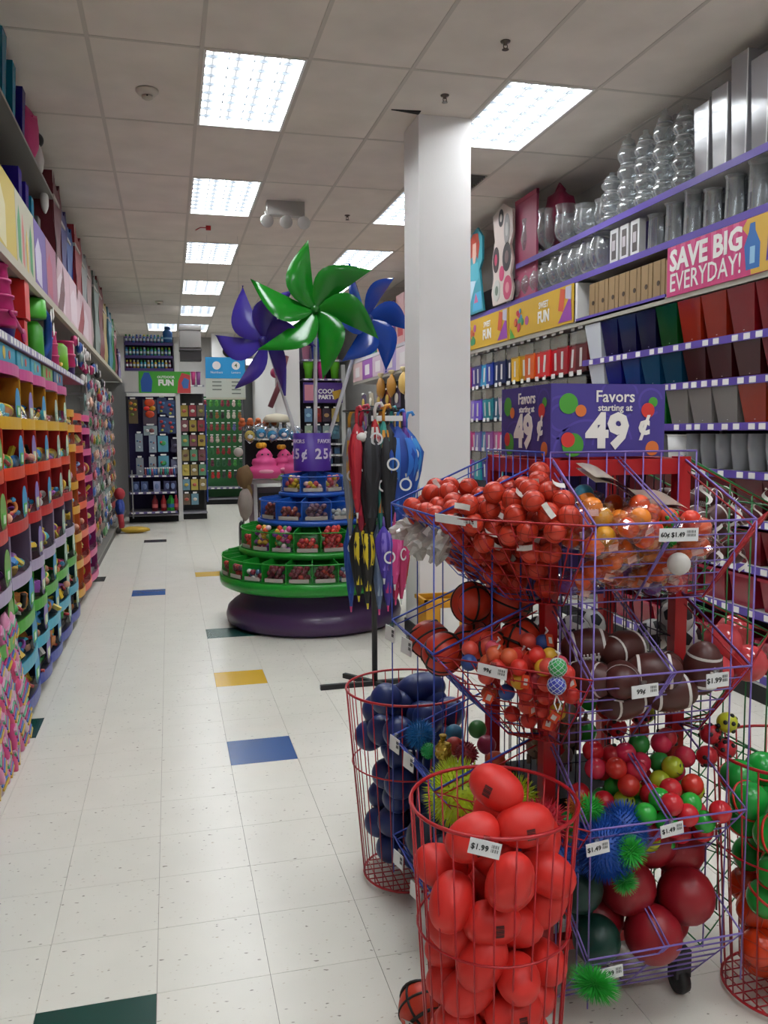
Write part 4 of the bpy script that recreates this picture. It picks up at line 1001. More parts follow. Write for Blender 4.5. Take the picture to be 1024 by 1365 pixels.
# ---- the stepped acrylic bins
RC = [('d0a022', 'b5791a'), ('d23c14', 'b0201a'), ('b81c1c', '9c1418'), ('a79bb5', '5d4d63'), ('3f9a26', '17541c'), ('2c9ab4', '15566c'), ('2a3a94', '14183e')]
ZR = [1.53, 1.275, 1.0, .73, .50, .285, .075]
def bin_tower(y0, y1, names, cols, zs, lab, top=1.86, topc='c04a86', n=7, depth=.30, bulge=.03, seed=0):
    t = thing('bin_tower', lab, 'display rack', (XF-.3, y0, 0)); L = y1-y0; rd = random.Random(seed)
    X0 = .30
    # top ledge
    def lip(z, h, c, nm, par, out=0):
        mb = MB(); k = 8
        for i in range(k+1):
            u = i/k; b = X0+out+bulge*4*u*(1-u); yy = .004+(L-.008)*u
            mb.v += [(b, yy, z), (b, yy, z+h), (b-.008, yy, z+h), (b-.008, yy, z)]
        for i in range(k):
            o = 4*i; mb.f += [(o, o+4, o+5, o+1), (o+1, o+5, o+6, o+2), (o+2, o+6, o+7, o+3), (o+3, o+7, o+4, o)]
        mb.f += [(0, 1, 2, 3), (4*k+3, 4*k+2, 4*k+1, 4*k)]; mb.mi = [0]*len(mb.f)
        return part(nm, mb, mat(c, .35), par)
    lip(top-.06, .06, topc, 'top_ledge', t, .0)
    mb = MB(); mb.box(0, 0, top-.012, X0, L, top); part('top_panel', mb, mat(topc, .4), t)
    zz = [top-.05]+zs
    for i, ((lc, ic), z) in enumerate(zip(cols, zs)):
        zt = zz[i]; out = .012*i*.5
        mb = MB(); mb.box(.02, .004, z, .03, L-.004, zt); mb.box(.02, .0, z, X0+out-.004, .006, zt); mb.box(.02, L-.006, z, X0+out-.004, L, zt); mb.box(.02, .004, z-.004, X0+out, L-.004, z+.004)
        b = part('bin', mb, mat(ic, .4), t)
        lip(z-.004, .062, lc, 'front_lip', b, out)
        mb = MB(); mb.box(X0+out-.006, 0, z+.06, X0+out, .008, zt-.002); part('edge_strip', mb, mat(lc, .35), b)
        mb = MB(); mb.grid(lambda u, v: (X0+out+bulge*4*u*(1-u)-.004-.02*v, .01+(L-.02)*u, z+.058+.045*v), 8, 1); part('clear_shield', mb, clear('f6f8f8', .10, .98, .15), b)
        mb = MB(); mb.box(.03, L*.35, zt-.075, .032, L*.55, zt-.04); part('price_card', mb, mat(ic, .3) if rd.random() < .3 else mat('9a8f8c', .5), b)
    return t
TW0 = [(2.2, 2.74), (2.75, 3.29)]
TW = [(3.3, 3.85), (3.86, 4.41), (4.42, 5.03), (5.04, 5.48), (5.49, 6.02), (6.03, 6.64), (6.65, 7.18)]
NAMES = ['yellow', 'orange', 'red', 'lavender', 'green', 'teal', 'navy']
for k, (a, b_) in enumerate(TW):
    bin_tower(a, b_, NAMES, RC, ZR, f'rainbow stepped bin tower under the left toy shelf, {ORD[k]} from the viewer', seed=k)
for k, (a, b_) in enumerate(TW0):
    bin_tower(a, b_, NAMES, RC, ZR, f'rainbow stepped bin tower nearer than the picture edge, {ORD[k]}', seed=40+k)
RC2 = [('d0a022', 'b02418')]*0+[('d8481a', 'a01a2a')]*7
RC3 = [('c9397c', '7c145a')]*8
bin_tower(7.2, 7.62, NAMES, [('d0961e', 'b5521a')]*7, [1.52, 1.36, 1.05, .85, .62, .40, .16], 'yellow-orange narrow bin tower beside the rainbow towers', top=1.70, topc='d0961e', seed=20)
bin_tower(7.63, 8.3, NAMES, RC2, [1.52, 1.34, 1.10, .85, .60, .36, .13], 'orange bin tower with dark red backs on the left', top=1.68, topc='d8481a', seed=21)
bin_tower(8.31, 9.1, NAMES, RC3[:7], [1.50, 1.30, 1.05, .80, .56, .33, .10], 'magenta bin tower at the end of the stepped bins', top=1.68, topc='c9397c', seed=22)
# contents: heaps of little toys and teal / green cards
def toy_card(L, c1, c2, s, grp):
    t = thing('oval_card', 'x', 'card', L, group=grp)
    mb = MB(); mb.lathe([(1, 0), (1, .05)], 18, Matrix.Diagonal((.05*1, .075*s, .095*s, 1)) @ Matrix.Rotation(pi/2, 4, 'Y')); part('card', mb, mat(c1, .45), t)
    mb = MB(); mb.box(.0027, -.045*s, -.06*s, .0045, .045*s, .0*s); part('label_block', mb, mat(c2, .45), t)
    mb = MB(); mb.box(.0045, -.025*s, -.05*s, .006, .025*s, -.01*s); part('white_square', mb, mat('cfdcc8', .5), t); return t
def loot(L, c, seed, grp, s=1.0):
    """small moulded party toy: wheel, whistle, ring, car or figure"""
    k = seed % 5; nm = ['toy_car', 'whistle', 'toy_ring', 'spinning_top', 'toy_figure'][k]; t = LP.get((k, s))
    if t is None:
        t = thing(nm, 'x', 'toy')
        if k == 0:
            mb = MB(); mb.box(-.02, -.035, -.012, .02, .035, .006); mb.box(-.016, -.018, .006, .016, .015, .02); part('body', mb, mat('aa3333', .4), t)
            for y in (-.02, .02): part('wheel', MB().lathe([(.010, -.023), (.010, .023)], 10, Matrix.Translation((0, y, -.012)) @ Matrix.Rotation(pi/2, 4, 'Y')), BLACK, t)
        elif k == 1:
            part('body', MB().lathe([(0, -.02), (.018, -.018), (.018, .018), (0, .02)], 14, Matrix.Rotation(pi/2, 4, 'Y')), mat('aa3333', .4), t, True)
            mb = MB(); mb.box(-.008, 0, .006, .008, .05, .018); part('mouthpiece', mb, mat('c9b03a', .4), t)
        elif k == 2:
            part('body', MB().tube([(0, .024*math.cos(a), .024*math.sin(a)) for a in [2*pi*i/16 for i in range(16)]], .007, 7, True), mat('aa3333', .35), t, True); part('gem', MB().ell((0, 0, .03), .012, 8, 5), mat('3a8fc0', .2), t)
        elif k == 3:
            part('body', MB().lathe([(0, -.03), (.01, -.015), (.032, .004), (.030, .012), (.006, .016), (.005, .035), (0, .036)], 16), mat('aa3333', .35), t, True); part('band', MB().lathe([(.033, .002), (.033, .008)], 16), mat('d8c23c', .4), t, True)
        else:
            mb = MB(); mb.ell((0, 0, 0), (.014, .018, .028), 10, 8); part('body', mb, mat('aa3333', .4), t, True); part('head', MB().ell((0, 0, .038), .015, 10, 8), mat('d9a083', .5), t, True)
            for s_ in (-1, 1): part('arm', MB().tube([(0, s_*.014, .014), (.01, s_*.034, .02)], .006, 6), mat('aa3333', .4), t, True)
        proto(t); LP[(k, s)] = t
    return dup(t, L, rot_rand(), group=grp, mats={'body': mat(c, .4)}, scale=s)
LP = {}
LC = ['c03a4a', 'c9a832', '3a7fc0', '3f9a46', '8a4aa0', 'c97a3a', '22222a', 'c9c4be', 'b8468a', '2f9aa8']
rr = random.Random(101)
for ti, (a, b_) in enumerate(TW):
    its = []; cards = []
    for ri, z in enumerate(ZR):
        if ti < 2 and ri > 4: continue
        grp = f'loose toys in the {NAMES[ri]} bins'
        n = 5 if ti < 5 else 4
        for q in range(n):
            L = (XF-.045-.03*rr.random()+.006*ri, a+.06+(b_-a-.12)*(q+.5)/n+rr.uniform(-.02, .02), z+.06+rr.random()*.06)
            its.append((loot(L, rr.choice(LC), rr.randrange(5), grp, 1.7 if rr.random() < .6 else 1.35), L, ri))
        if ri != 3 or ti % 2:
            L = (XF+.0+.006*ri, b_-.09, z+.125)
            cards.append((toy_card(L, ['57a03a', '6a9a48', '2f86b4', '7a68a8', '2f86b4', '9ab0a0', 'b3c9a8'][ti], ['6a9a4a', '4fae3c', '4fae3c', 'c9d08a', 'c9d08a', '7fae9a', '7fae9a'][ti], 1.0, 'oval cards on the rainbow bins'), L, ri))
    for ri in range(7):
        sub = [(o, L) for o, L, r in its if r == ri]
        if sub: label_rows(sub, f'small party toy in the {NAMES[ri]} bin of {ORD[ti]} rainbow tower', 6)
        for o, L, r in cards:
            if r == ri: o['label'] = f'oval printed card on the {NAMES[ri]} bin of the {ORD[ti]} rainbow tower'
for nm, a, b_, zs in (('yellow-orange', 7.2, 7.62, [1.52, 1.36, 1.05, .85, .62, .40, .16]), ('orange', 7.63, 8.3, [1.52, 1.34, 1.10, .85, .60, .36, .13]), ('magenta', 8.31, 9.1, [1.50, 1.30, 1.05, .80, .56, .33, .10])):
    its = []
    for z in zs:
        for q in range(3):
            L = (XF-.07, a+.08+(b_-a-.16)*q/2, z+.09+rr.random()*.03); its.append((loot(L, rr.choice(['c9a0b8', 'c05a8a', '6ab0b8', 'c9c06a', 'b8323a', '7a8fc0']), rr.randrange(5), f'loose toys in the {nm} tower', 1.9), L))
    label_rows(its, f'pastel party toy in the {nm} bin tower', 3)
# ---- hanging packs on the pegs beyond the bins
def peg_pack(c, c2, w=.10, h=.16):
    t = thing('hang_pack', 'x', 'pack'); mb = MB(); mb.box(-.003, -w/2, -h, .003, w/2, 0); part('backing_card', mb, mat(c, .5), t)
    part('contents', blob((.018, 0, -h*.6), (.012, w*.30, h*.22), 5, 10, 7, .4), mat(c2, .35), t, True)
    mb = MB(); mb.box(-.14, -.003, -.012, .012, .003, -.006); part('peg_hook', mb, STEEL, t); return t
PKP = proto(peg_pack('8a8f8c', 'b05a4a')); its = []
rr = random.Random(55)
for r in range(10):
    for q in range(15):
        L = (XF-.02-.03*rr.random(), 9.22+q*.29+rr.uniform(-.04, .04), 2.12-.19*r-.06*(q/15)*0+rr.uniform(-.02, .02))
        if L[1] > 12.6 and L[2] < .25: continue
        o = dup(PKP, L, (rr.uniform(-.1, .1), 0, rr.uniform(-.35, .1)), group='hanging packs on the left pegs', mats={'backing_card': mat(rr.choice(['7a7f7c', '4f5a5c', '7f6a6a', '9a9690', '2e2a2c', '8a7468', '6f8a84', '94506a', '3a3436']), .45), 'contents': mat(rr.choice(['b04a4a', 'c9c4be', '2a2a30', 'b8922c', '3a5fa0', '5a8a58', 'b8607c', 'cfa08a', '8f8f92']), .3)}, scale=(1.3, 1.4, 1.15))
        its.append((o, L))
label_rows(its, 'small hanging pack on the left pegs', 15)
drop_proto(PKP)
t = thing('plush_toy', 'blue and red plush figure hanging low at the end of the left pegs', 'toy', (XF+.06, 12.9, .12)); part('body', MB().ell((0, 0, .30), (.07, .11, .14)), mat('283f8c', .7), t, True); part('head', MB().ell((0, 0, .5), (.08, .1, .09)), mat('a02430', .7), t, True)
for s in (-1, 1): part('leg', MB().tube([(0, s*.06, .2), (.02, s*.08, .0)], [.04, .035], 8), mat('a02430', .7), t, True); part('arm', MB().tube([(0, s*.1, .36), (.02, s*.19, .24)], [.03, .025], 8), mat('283f8c', .7), t, True)
t = thing('floor_toy', 'yellow soft toy lying on the floor by the left endcap', 'toy', (-.55, 13.2, .05)); part('body', blob((0, 0, .0), (.22, .12, .05), 9, 16, 10, .08), mat('b8962c', .7), t, True); part('head', MB().ell((-.26, 0, .0), (.08, .08, .05)), mat('2a2622', .7), t, True)
# ---- pink rainbow packs on the floor rack at the bottom left
t = thing('floor_rack', 'low slanted cardboard rack behind the rainbow packs', 'display rack', (-1.25, 3.45, 0)); 
mb = MB(); mb.prism([(0, 0), (.42, 0), (.42, .1), (.42, .55), (0, .58)], 1.10); part('shipper', mb, mat('b87a92', .6), t)
RB = ['c94f86', 'd07a9a', 'c7b03c', '3f6fb8', '9a4fa8', '4fa86a']
def rainbow_pack():
    t = thing('rainbow_pack', 'x', 'pack'); part('film_pack', blob((0, 0, 0), (.022, .048, .095), 4, 14, 12, .07), mat('c65b8c', .35), t, True)
    for k in range(5):
        mb = MB(); mb.box(.014, -.034, -.052+.020*k, .0245, .034, -.040+.020*k, Matrix.Rotation(.5, 4, 'X')); part('stripe', mb, mat(['c9a83c', '3f6fb8', 'b83a7c', '5fae8a', 'd0a0b8'][k], .35), t)
    return t
RP = proto(rainbow_pack()); its = []
rr = random.Random(8)
for r in range(6):
    z = .60-.10*r
    for q in range(9):
        L = (-.775+.014*r-.006*max(0, r-3)**2+rr.uniform(-.012, .012), 3.3+q*.125+rr.uniform(-.015, .015), z-.02)
        its.append((dup(RP, L, (rr.uniform(-.12, .12), -.15+rr.uniform(-.1, .1), rr.uniform(-.25, .15)), group='pink rainbow packs', mats={'film_pack': mat(rr.choice(['c8437e', 'd06f9c', 'cf86a6', 'b8a4a8', 'c94a74']), .35)}), L))
label_rows(its, 'pink rainbow striped pack at the lower left', 9)
drop_proto(RP)
for p_ in LP.values(): drop_proto(p_)
# ================================================================ FAVOR CAROUSEL WITH GIANT PINWHEELS
CX, CY = 1.098, 6.61
cr = thing('favor_carousel', 'round tiered favor carousel with green and blue bins on a purple base', 'display', (CX, CY, 0))
PB = mat('4a2f58', .3, 0, 0, 0, 'purple_plastic')
part('base', MB().lathe([(.64, 0), (.69, .03), (.70, .08), (.685, .14), (.64, .18), (.60, .20), (.585, .235), (.57, .25), (.57, .31), (0, .31)], 48), PB, cr, True)
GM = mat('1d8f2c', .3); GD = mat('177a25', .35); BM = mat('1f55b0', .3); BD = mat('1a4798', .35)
part('green_tray', MB().lathe([(.56, .305), (.70, .31), (.735, .33), (.745, .36), (.745, .405), (.735, .41), (.70, .40), (.5, .40)], 56), GM, cr, True)
part('green_tray', MB().lathe([(.50, .56), (.575, .565), (.59, .58), (.59, .605), (.58, .612), (.45, .605)], 48), GM, cr, True)
part('blue_tray', MB().lathe([(.36, .785), (.42, .79), (.44, .80), (.44, .825), (.43, .832), (.3, .825)], 40), BM, cr, True)
part('blue_tray', MB().lathe([(.18, 1.0), (.26, 1.003), (.27, 1.012), (.27, 1.03), (.26, 1.035), (.1, 1.03)], 36), BM, cr, True)
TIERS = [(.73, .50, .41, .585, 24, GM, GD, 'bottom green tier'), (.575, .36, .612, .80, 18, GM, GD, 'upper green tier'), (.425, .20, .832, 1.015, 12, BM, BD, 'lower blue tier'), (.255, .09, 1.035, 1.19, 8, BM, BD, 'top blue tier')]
for ro, ri, z0, z1, n, m, md, nm in TIERS:
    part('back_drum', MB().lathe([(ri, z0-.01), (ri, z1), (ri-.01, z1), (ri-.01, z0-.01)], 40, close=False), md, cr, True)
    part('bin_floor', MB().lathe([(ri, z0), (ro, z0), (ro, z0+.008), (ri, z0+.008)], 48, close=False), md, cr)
    for k in range(n):
        a = 2*pi*(k+.3)/n; M = Matrix.Rotation(a, 4, 'Z')
        mb = MB(); mb.prism([(ri, z0), (ro, z0), (ro, z0+(z1-z0)*.80), (ro-.01, z0+(z1-z0)*.86), (ri, z1)], .006, M @ Matrix.Translation((0, -.003, 0))); part('divider', mb, m, cr)
        a1 = 2*pi*(k+1.3)/n
        fr = lambda u, v: ((ro-.004)*math.cos(a+(a1-a)*u), (ro-.004)*math.sin(a+(a1-a)*u), z0+.02+(z1-z0)*.52*v)
        md_ang = (a+a1)/2
        if math.sin(md_ang) < .55:
            mb = MB(); mb.grid(fr, 4, 1); part('clear_front', mb, clear('f2f4f4', .12, .97, .1), cr)
            mb = MB(); mb.grid(lambda u, v: ((ro+.001)*math.cos(a+(a1-a)*(.12+.76*u)), (ro+.001)*math.sin(a+(a1-a)*(.12+.76*u)), z0+.012+.028*v), 4, 1); part('price_label', mb, mat('a9a49c', .5), cr)
    mb = MB(); mb.tube([((ro-.003)*math.cos(2*pi*k/48), (ro-.003)*math.sin(2*pi*k/48), z0+(z1-z0)*.80) for k in range(48)], .005, 5, True); part('rim', mb, m, cr, True)
part('inner_column', MB().lathe([(.09, .30), (.09, 1.2), (0, 1.2)], 20), BD, cr, True)
# contents
CC = {0: [['7a2f3a', '5a2f30', 'b0342a', '6a1f2c'], ['4a6a8a', '8a2a3a', 'c9c4be']], 1: [['b8323a', 'c93a2a'], ['d2a23a', 'c94a8a', 'c9442a', '8a3f9a', 'd9b8c0', '5a9a5a']], 2: [['8a3a30', '6a2a2a'], ['b8bcb4', '9aa09c', 'c9c9c4'], ['6a4a5a', '7a5a6a']], 3: [['c9505a', 'c9a0a0', 'd0b23a']]}
rr = random.Random(404)
cand = obj('wrapped_candy', MB().ell((0, 0, 0), (.018, .016, .015), 10, 7).mesh('wrapped_candy', mat('b0342a', .35), True)); cand['label'] = 'x'; cand['category'] = 'candy'; KIDS[cand.name] = []
for ti, (ro, ri, z0, z1, n, m, md, nm) in enumerate(TIERS):
    its = []
    for k in range(n):
        a = 2*pi*(k+.3)/n; a1 = 2*pi*(k+1.3)/n; mid = (a+a1)/2
        if math.sin(mid+.16) > -.12: continue
        pal = rr.choice(CC[ti]); full = rr.choice((9, 12, 15)) if not (ti == 1) else rr.choice((12, 24))
        for q in range(full):
            b = a+(a1-a)*(.15+.7*((q*.37+.1) % 1)); rad = ro-.025-.03*rr.random(); zz = z0+.025+.022*(q//3)
            L = (CX+rad*math.cos(b), CY+rad*math.sin(b), zz)
            o = dup(cand, L, rot_rand(), group=f'favors in the {nm}', scale=1.35); swap(o, mat(rr.choice(pal), .35)); its.append((o, L))
    label_rows(its, f'small wrapped favor in the {nm}', 18)
drop_proto(cand)
# sign drum on top
sgn = thing('drum_sign', 'purple square drum sign reading favors 25 cents on the carousel', 'sign', (CX, CY, 1.2))
mb = MB(); mb.lathe([(.148, 0), (.148, .295), (.142, .295), (.142, 0)], 32, close=False); part('drum', mb, mat('47228c', .45), sgn, True)
def curved_text(s, size, ang, z, R_):
    tot = len(s); w_ = size*.62
    for k, ch in enumerate(s):
        if ch == ' ': continue
        a = ang+(k-(tot-1)/2)*w_/R_
        text(ch, size, mat('cfc4dc', .5), sgn, (R_*math.cos(a), R_*math.sin(a), z), (pi/2, 0, a+pi/2), bold=.03)
for a in (-pi/2+.62, -pi/2-1.05, pi/2, .9):
    curved_text('FAVORS', .042, a, .23, .150); curved_text('25¢', .11, a, .13, .150)
# giant pinwheels
def pinwheel(C_, Rr, nrm, rot, c, cd_, lab, pole, nb=6, gloss=.18):
    t = thing('giant_pinwheel', lab, 'pinwheel', C_); n = Vector(nrm).normalized(); x = Vector((0, 0, 1)).cross(n).normalized(); y = n.cross(x)
    M = Matrix((x, y, n)).transposed().to_4x4(); m = mat(c, gloss); m2 = mat(cd_, .3)
    for k in range(nb):
        a = rot+2*pi*k/nb; d = Vector((math.cos(a), math.sin(a), 0)); p = Vector((-math.sin(a), math.cos(a), 0))
        T_ = d*Rr; K_ = (d*.60+p*.44)*Rr; O_ = Vector((0, 0, 0))
        def f(u, v, T_=T_, K_=K_, d=d, p=p):
            # u along the blade to its tip, v across from the straight edge to the curled one
            q = T_*u; w_ = (K_-T_*.62)*math.sin(pi*min(1, u**.75))*.86
            lift = .20*Rr*math.sin(pi*u**.9)*math.sin(pi*.5*v)+.05*Rr*(1-v)*u
            return M @ (q+w_*v+Vector((0, 0, 1))*lift)
        mb = MB(); mb.grid(f, 12, 8); nn = len(mb.v); nv = M.to_3x3() @ Vector((0, 0, -.004)); mb.v += [tuple(Vector(v)+nv) for v in mb.v]; mb.f += [tuple(i+nn for i in ff)[::-1] for ff in mb.f]; mb.mi *= 2
        part('blade', mb, m, t, True)
    mb = MB(); mb.ell(M @ Vector((0, 0, .02)), (.035, .035, .035), 14, 10); part('hub', mb, m2, t, True)
    bot = Vector(pole)-Vector(C_); part('pole', MB().tube([M @ Vector((0, 0, -.03)), bot], .016, 10), mat('c9c9cc', .35), t, True)
    return t
pinwheel((1.10, 6.38, 2.42), .53, (-.15, -1, .10), .61, '15731b', '115a15', 'giant green pinwheel in the middle, on the straight white pole', (CX+.02, CY-.03, 1.22))
pinwheel((.74, 6.62, 2.21), .46, (-.65, -.8, -.05), .9, '3e3190', '32277a', 'giant violet pinwheel tilted to the left', (CX-.05, CY, 1.22))
pinwheel((1.60, 6.80, 2.42), .46, (.45, -1, .05), .9, '15409a', '12347c', 'giant blue pinwheel at the right, partly behind the green one', (CX+.06, CY+.02, 1.22))

# ================================================================ UMBRELLA STAND
UX, UY = 1.144, 4.74
us = thing('umbrella_stand', 'black cross-footed rack hung with closed umbrellas', 'rack', (UX, UY, 0))
part('pole', MB().tube([(0, 0, .02), (0, 0, 1.65)], .017, 8), BLACK, us, True)
for a in (.02, .02+pi, pi*.5+.62, -pi*.5+.60):
    mb = MB(); mb.box(.0, -.014, .0, .33 if abs(math.cos(a)) > .8 else .25, .014, .028, Matrix.Rotation(a, 4, 'Z')); part('foot', mb, BLACK, us)
for z, r in ((1.62, .17), (1.02, .13)):
    part('hanging_ring', MB().tube([(r*math.cos(2*pi*k/24), r*math.sin(2*pi*k/24), z) for k in range(24)], .006, 5, True), BLACK, us, True)
    for k in range(4):
        a = pi/4+k*pi/2; part('spoke', MB().tube([(0, 0, z), (r*math.cos(a), r*math.sin(a), z)], .005, 5), BLACK, us)
mb = MB(); mb.box(-.05, -.172, 1.56, .13, -.168, 1.59); part('label_strip', mb, mat('c9c9c6', .4), us)
def umbrella(L, ln, w_, c, c2, lab, rz=0, curl=True, tagd=True, tip='c9c9c6', puff=0):
    w_ *= 1.25
    t = thing('umbrella', lab, 'umbrella', L, rz)
    prof = [(.006, 0), (w_*.5, -ln*.10), (w_, -ln*.28), (w_*.85, -ln*.5), (w_*.5, -ln*.8), (w_*.22, -ln*.97), (.008, -ln)]
    part('canopy', MB().lathe(prof[::-1], 24, None, .16, 6), mat(c, .6), t, True)
    for k in (1, 4):
        a = -pi/2+(.5 if k == 1 else -.4); mb = MB(); mb.grid(lambda u, v: ((w_*(.52+.5*math.sin(pi*min(1, v*1.3+.1))))*1.07*math.cos(a+(u-.5)*.55), (w_*(.52+.5*math.sin(pi*min(1, v*1.3+.1))))*1.07*math.sin(a+(u-.5)*.55), -ln*(.12+.72*v)), 3, 10); part('panel', mb, mat(c2, .6), t, True)
    part('tip', MB().tube([(0, 0, -ln), (0, 0, -ln-.035)], [.008, .004], 8), mat(tip, .4), t, True)
    if curl: pts = [(0, 0, 0), (0, 0, .05), (.012, 0, .085), (.035, 0, .09), (.045, 0, .07)]; 
    else: pts = [(0, 0, 0), (0, 0, .085)]
    part('handle', MB().tube(pts, .010, 8), mat(c2, .4), t, True)
    if tagd and len(lab) % 3:
        mb = MB(); M = Matrix.Translation((.01, -w_*1.12, -ln*(.3+.35*((len(lab)*7) % 5)/5))) @ Matrix.Rotation(pi/2, 4, 'X'); mb.lathe([(.036, -.001), (.036, .001), (.026, .001), (.026, -.001)], 20, M, close=False); part('round_tag', mb, mat('cfcfcf', .4), t)
    return t
top_u = [(-.10, -.12, .60, .045, '8e1430', 'b01838', 'crimson closed umbrella with white topped handle at left of the rack', 0), (-.055, -.155, .62, .06, '17161a', '2a2a30', 'wide black closed umbrella at the front of the rack', 0),
         (.005, -.15, .60, .035, '1f6a62', 'b06a2a', 'teal umbrella with orange trim next to the black one', 0), (.045, -.16, .60, .06, '141418', '1c1c22', 'second black umbrella right of the teal one', 0),
         (.115, -.11, .56, .10, '123f96', '2a6ac0', 'big blue character umbrella, bulging, at the right of the rack', 1), (.185, -.05, .50, .075, '1d55ae', '3a86c8', 'lighter blue umbrella at the far right of the rack', 2),
         (-.15, -.05, .62, .03, '7a7f86', 'b8862a', 'grey and mustard thin umbrella at the far left', 0), (.03, -.08, .5, .03, 'b8182c', 'd02a3a', 'red umbrella behind the teal one', 0), (-.02, -.06, .5, .035, 'a81a2a', '1a1a1e', 'dark red umbrella behind the black one', 0)]
for dx, dy, ln, w_, c, c2, lab, k in top_u:
    u = umbrella((UX+dx, UY+dy, 1.55-.03*abs(dx)*5), ln, w_, c, c2, lab)
    if k: 
        for s in (-1, 1): part('white_patch', MB().ell((s*.035, -w_*.95, -.26), (.02, .01, .045), 12, 8), mat('b8b8b8', .6), u, True)
low_u = [(-.115, -.10, .42, .04, '101012', 'c9b01e', 'black umbrella with yellow bumps low at the left of the rack', '1'), (-.07, -.13, .46, .038, '121214', 'c9b01e', 'second black umbrella with yellow trim, hanging lowest', '1'),
         (.0, -.12, .5, .034, '5a6a86', '8a98a8', 'pale blue-grey umbrella in clear sleeve low in the middle', ''), (.05, -.13, .48, .042, '3c2a86', 'b02a6a', 'violet umbrella with pink flower low on the rack', ''),
         (.10, -.11, .45, .045, 'b0204e', 'c8407a', 'pink umbrella low at the right of the rack', ''), (.15, -.06, .44, .04, '8e1a3a', 'a03048', 'dark rose umbrella low at the far right', ''), (-.14, .0, .5, .03, '1a3f8e', '2a58a8', 'narrow blue umbrella low at the far left', '')]
for dx, dy, ln, w_, c, c2, lab, f in low_u:
    u = umbrella((UX+dx, UY+dy, .985), ln, w_, c, c2, lab, tip='c9b01e' if f else 'c8407a')
    if f:
        for k in range(7): part('yellow_bump', MB().ell((.02*math.cos(k*2.1), -w_*.9, -.05-.03*k), (.009, .007, .011), 8, 6), mat('c9b01e', .5), u, True)
    elif c == '3c2a86': part('flower_patch', MB().lathe([(.022, -.003), (.022, .003)], 14, Matrix.Translation((-.01, -.05, -.2)) @ Matrix.Rotation(pi/2, 4, 'X')), mat('c8306e', .5), u)
for dx, dy, zz, ln, w_, c, c2, lab in ((-.13, -.15, 1.55, .5, .035, 'a8182c', 'c9303c', 'bright red umbrella hanging at the front left of the rack'), (-.085, -.10, 1.56, .58, .03, '6a7a9a', 'b03a4a', 'grey patterned slim umbrella behind the red one'),
        (.075, -.13, 1.55, .5, .035, '1c3f8a', '2f8f8a', 'navy umbrella with teal handle beside the big blue one'), (.02, -.17, 1.56, .42, .03, '2f8a80', 'c98a2a', 'short teal and amber umbrella at the very front of the rack'), (-.03, -.17, 1.57, .36, .028, 'b01a24', 'c9c4c0', 'short scarlet umbrella with pale trim at the rack front'),
        (.155, -.12, 1.53, .3, .03, '5a2f8a', '7a4fa8', 'short purple umbrella at the right end of the rack'), (.085, -.15, .99, .36, .04, 'c83f80', 'd8609a', 'bright pink umbrella low at the front of the rack'), (.02, -.16, .97, .30, .04, '4a36a0', '7a68c0', 'short lavender umbrella low at the front of the rack'),
        (.13, -.13, .96, .42, .035, 'a82858', 'd84a88', 'magenta umbrella low at the front right of the rack'), (.16, -.1, .92, .3, .025, 'b8242c', 'c9a23a', 'small red and yellow umbrella low on the right')):
    umbrella((UX+dx, UY+dy, zz), ln, w_, c, c2, lab, rz=dx*9)
t = thing('plush_charm', 'white round plush head on the red handle at the umbrella rack', 'toy', (UX-.105, UY-.165, 1.47)); part('head', MB().ell((0, 0, 0), (.034, .028, .028)), mat('cfcbc6', .7), t, True)
for s in (-1, 1): part('ear', MB().ell((s*.024, 0, .024), (.010, .008, .012), 8, 6), mat('cfcbc6', .7), t, True)
# yellow tub by the column
t = thing('yellow_basket', 'yellow plastic shopping basket on the floor in front of the white column', 'basket', (1.73, 5.30, 0))
def tap(x0, y0, x1, y1, z0, z1, k): return [(x0*k, y0*k, z0), (x1*k, y0*k, z0), (x1*k, y1*k, z0), (x0*k, y1*k, z0), (x0, y0, z1), (x1, y0, z1), (x1, y1, z1), (x0, y1, z1)]
mb = MB(); mb.add(tap(-.13, -.11, .15, .11, 0, .385, .85), [(0, 1, 5, 4), (1, 2, 6, 5), (2, 3, 7, 6), (3, 0, 4, 7), (3, 2, 1, 0)]); part('tub', mb, mat('d2951a', .45), t)
mb = MB(); mb.box(-.14, -.12, .375, .16, -.10, .40); mb.box(-.14, .10, .375, .16, .12, .40); mb.box(-.14, -.12, .375, -.12, .12, .40); mb.box(.14, -.12, .375, .16, .12, .40); part('rim', mb, mat('dca01e', .45), t)
mb = MB(); mb.box(-.03, -.118, .12, .10, -.108, .34); part('paper_sheet', mb, PAPER, t)

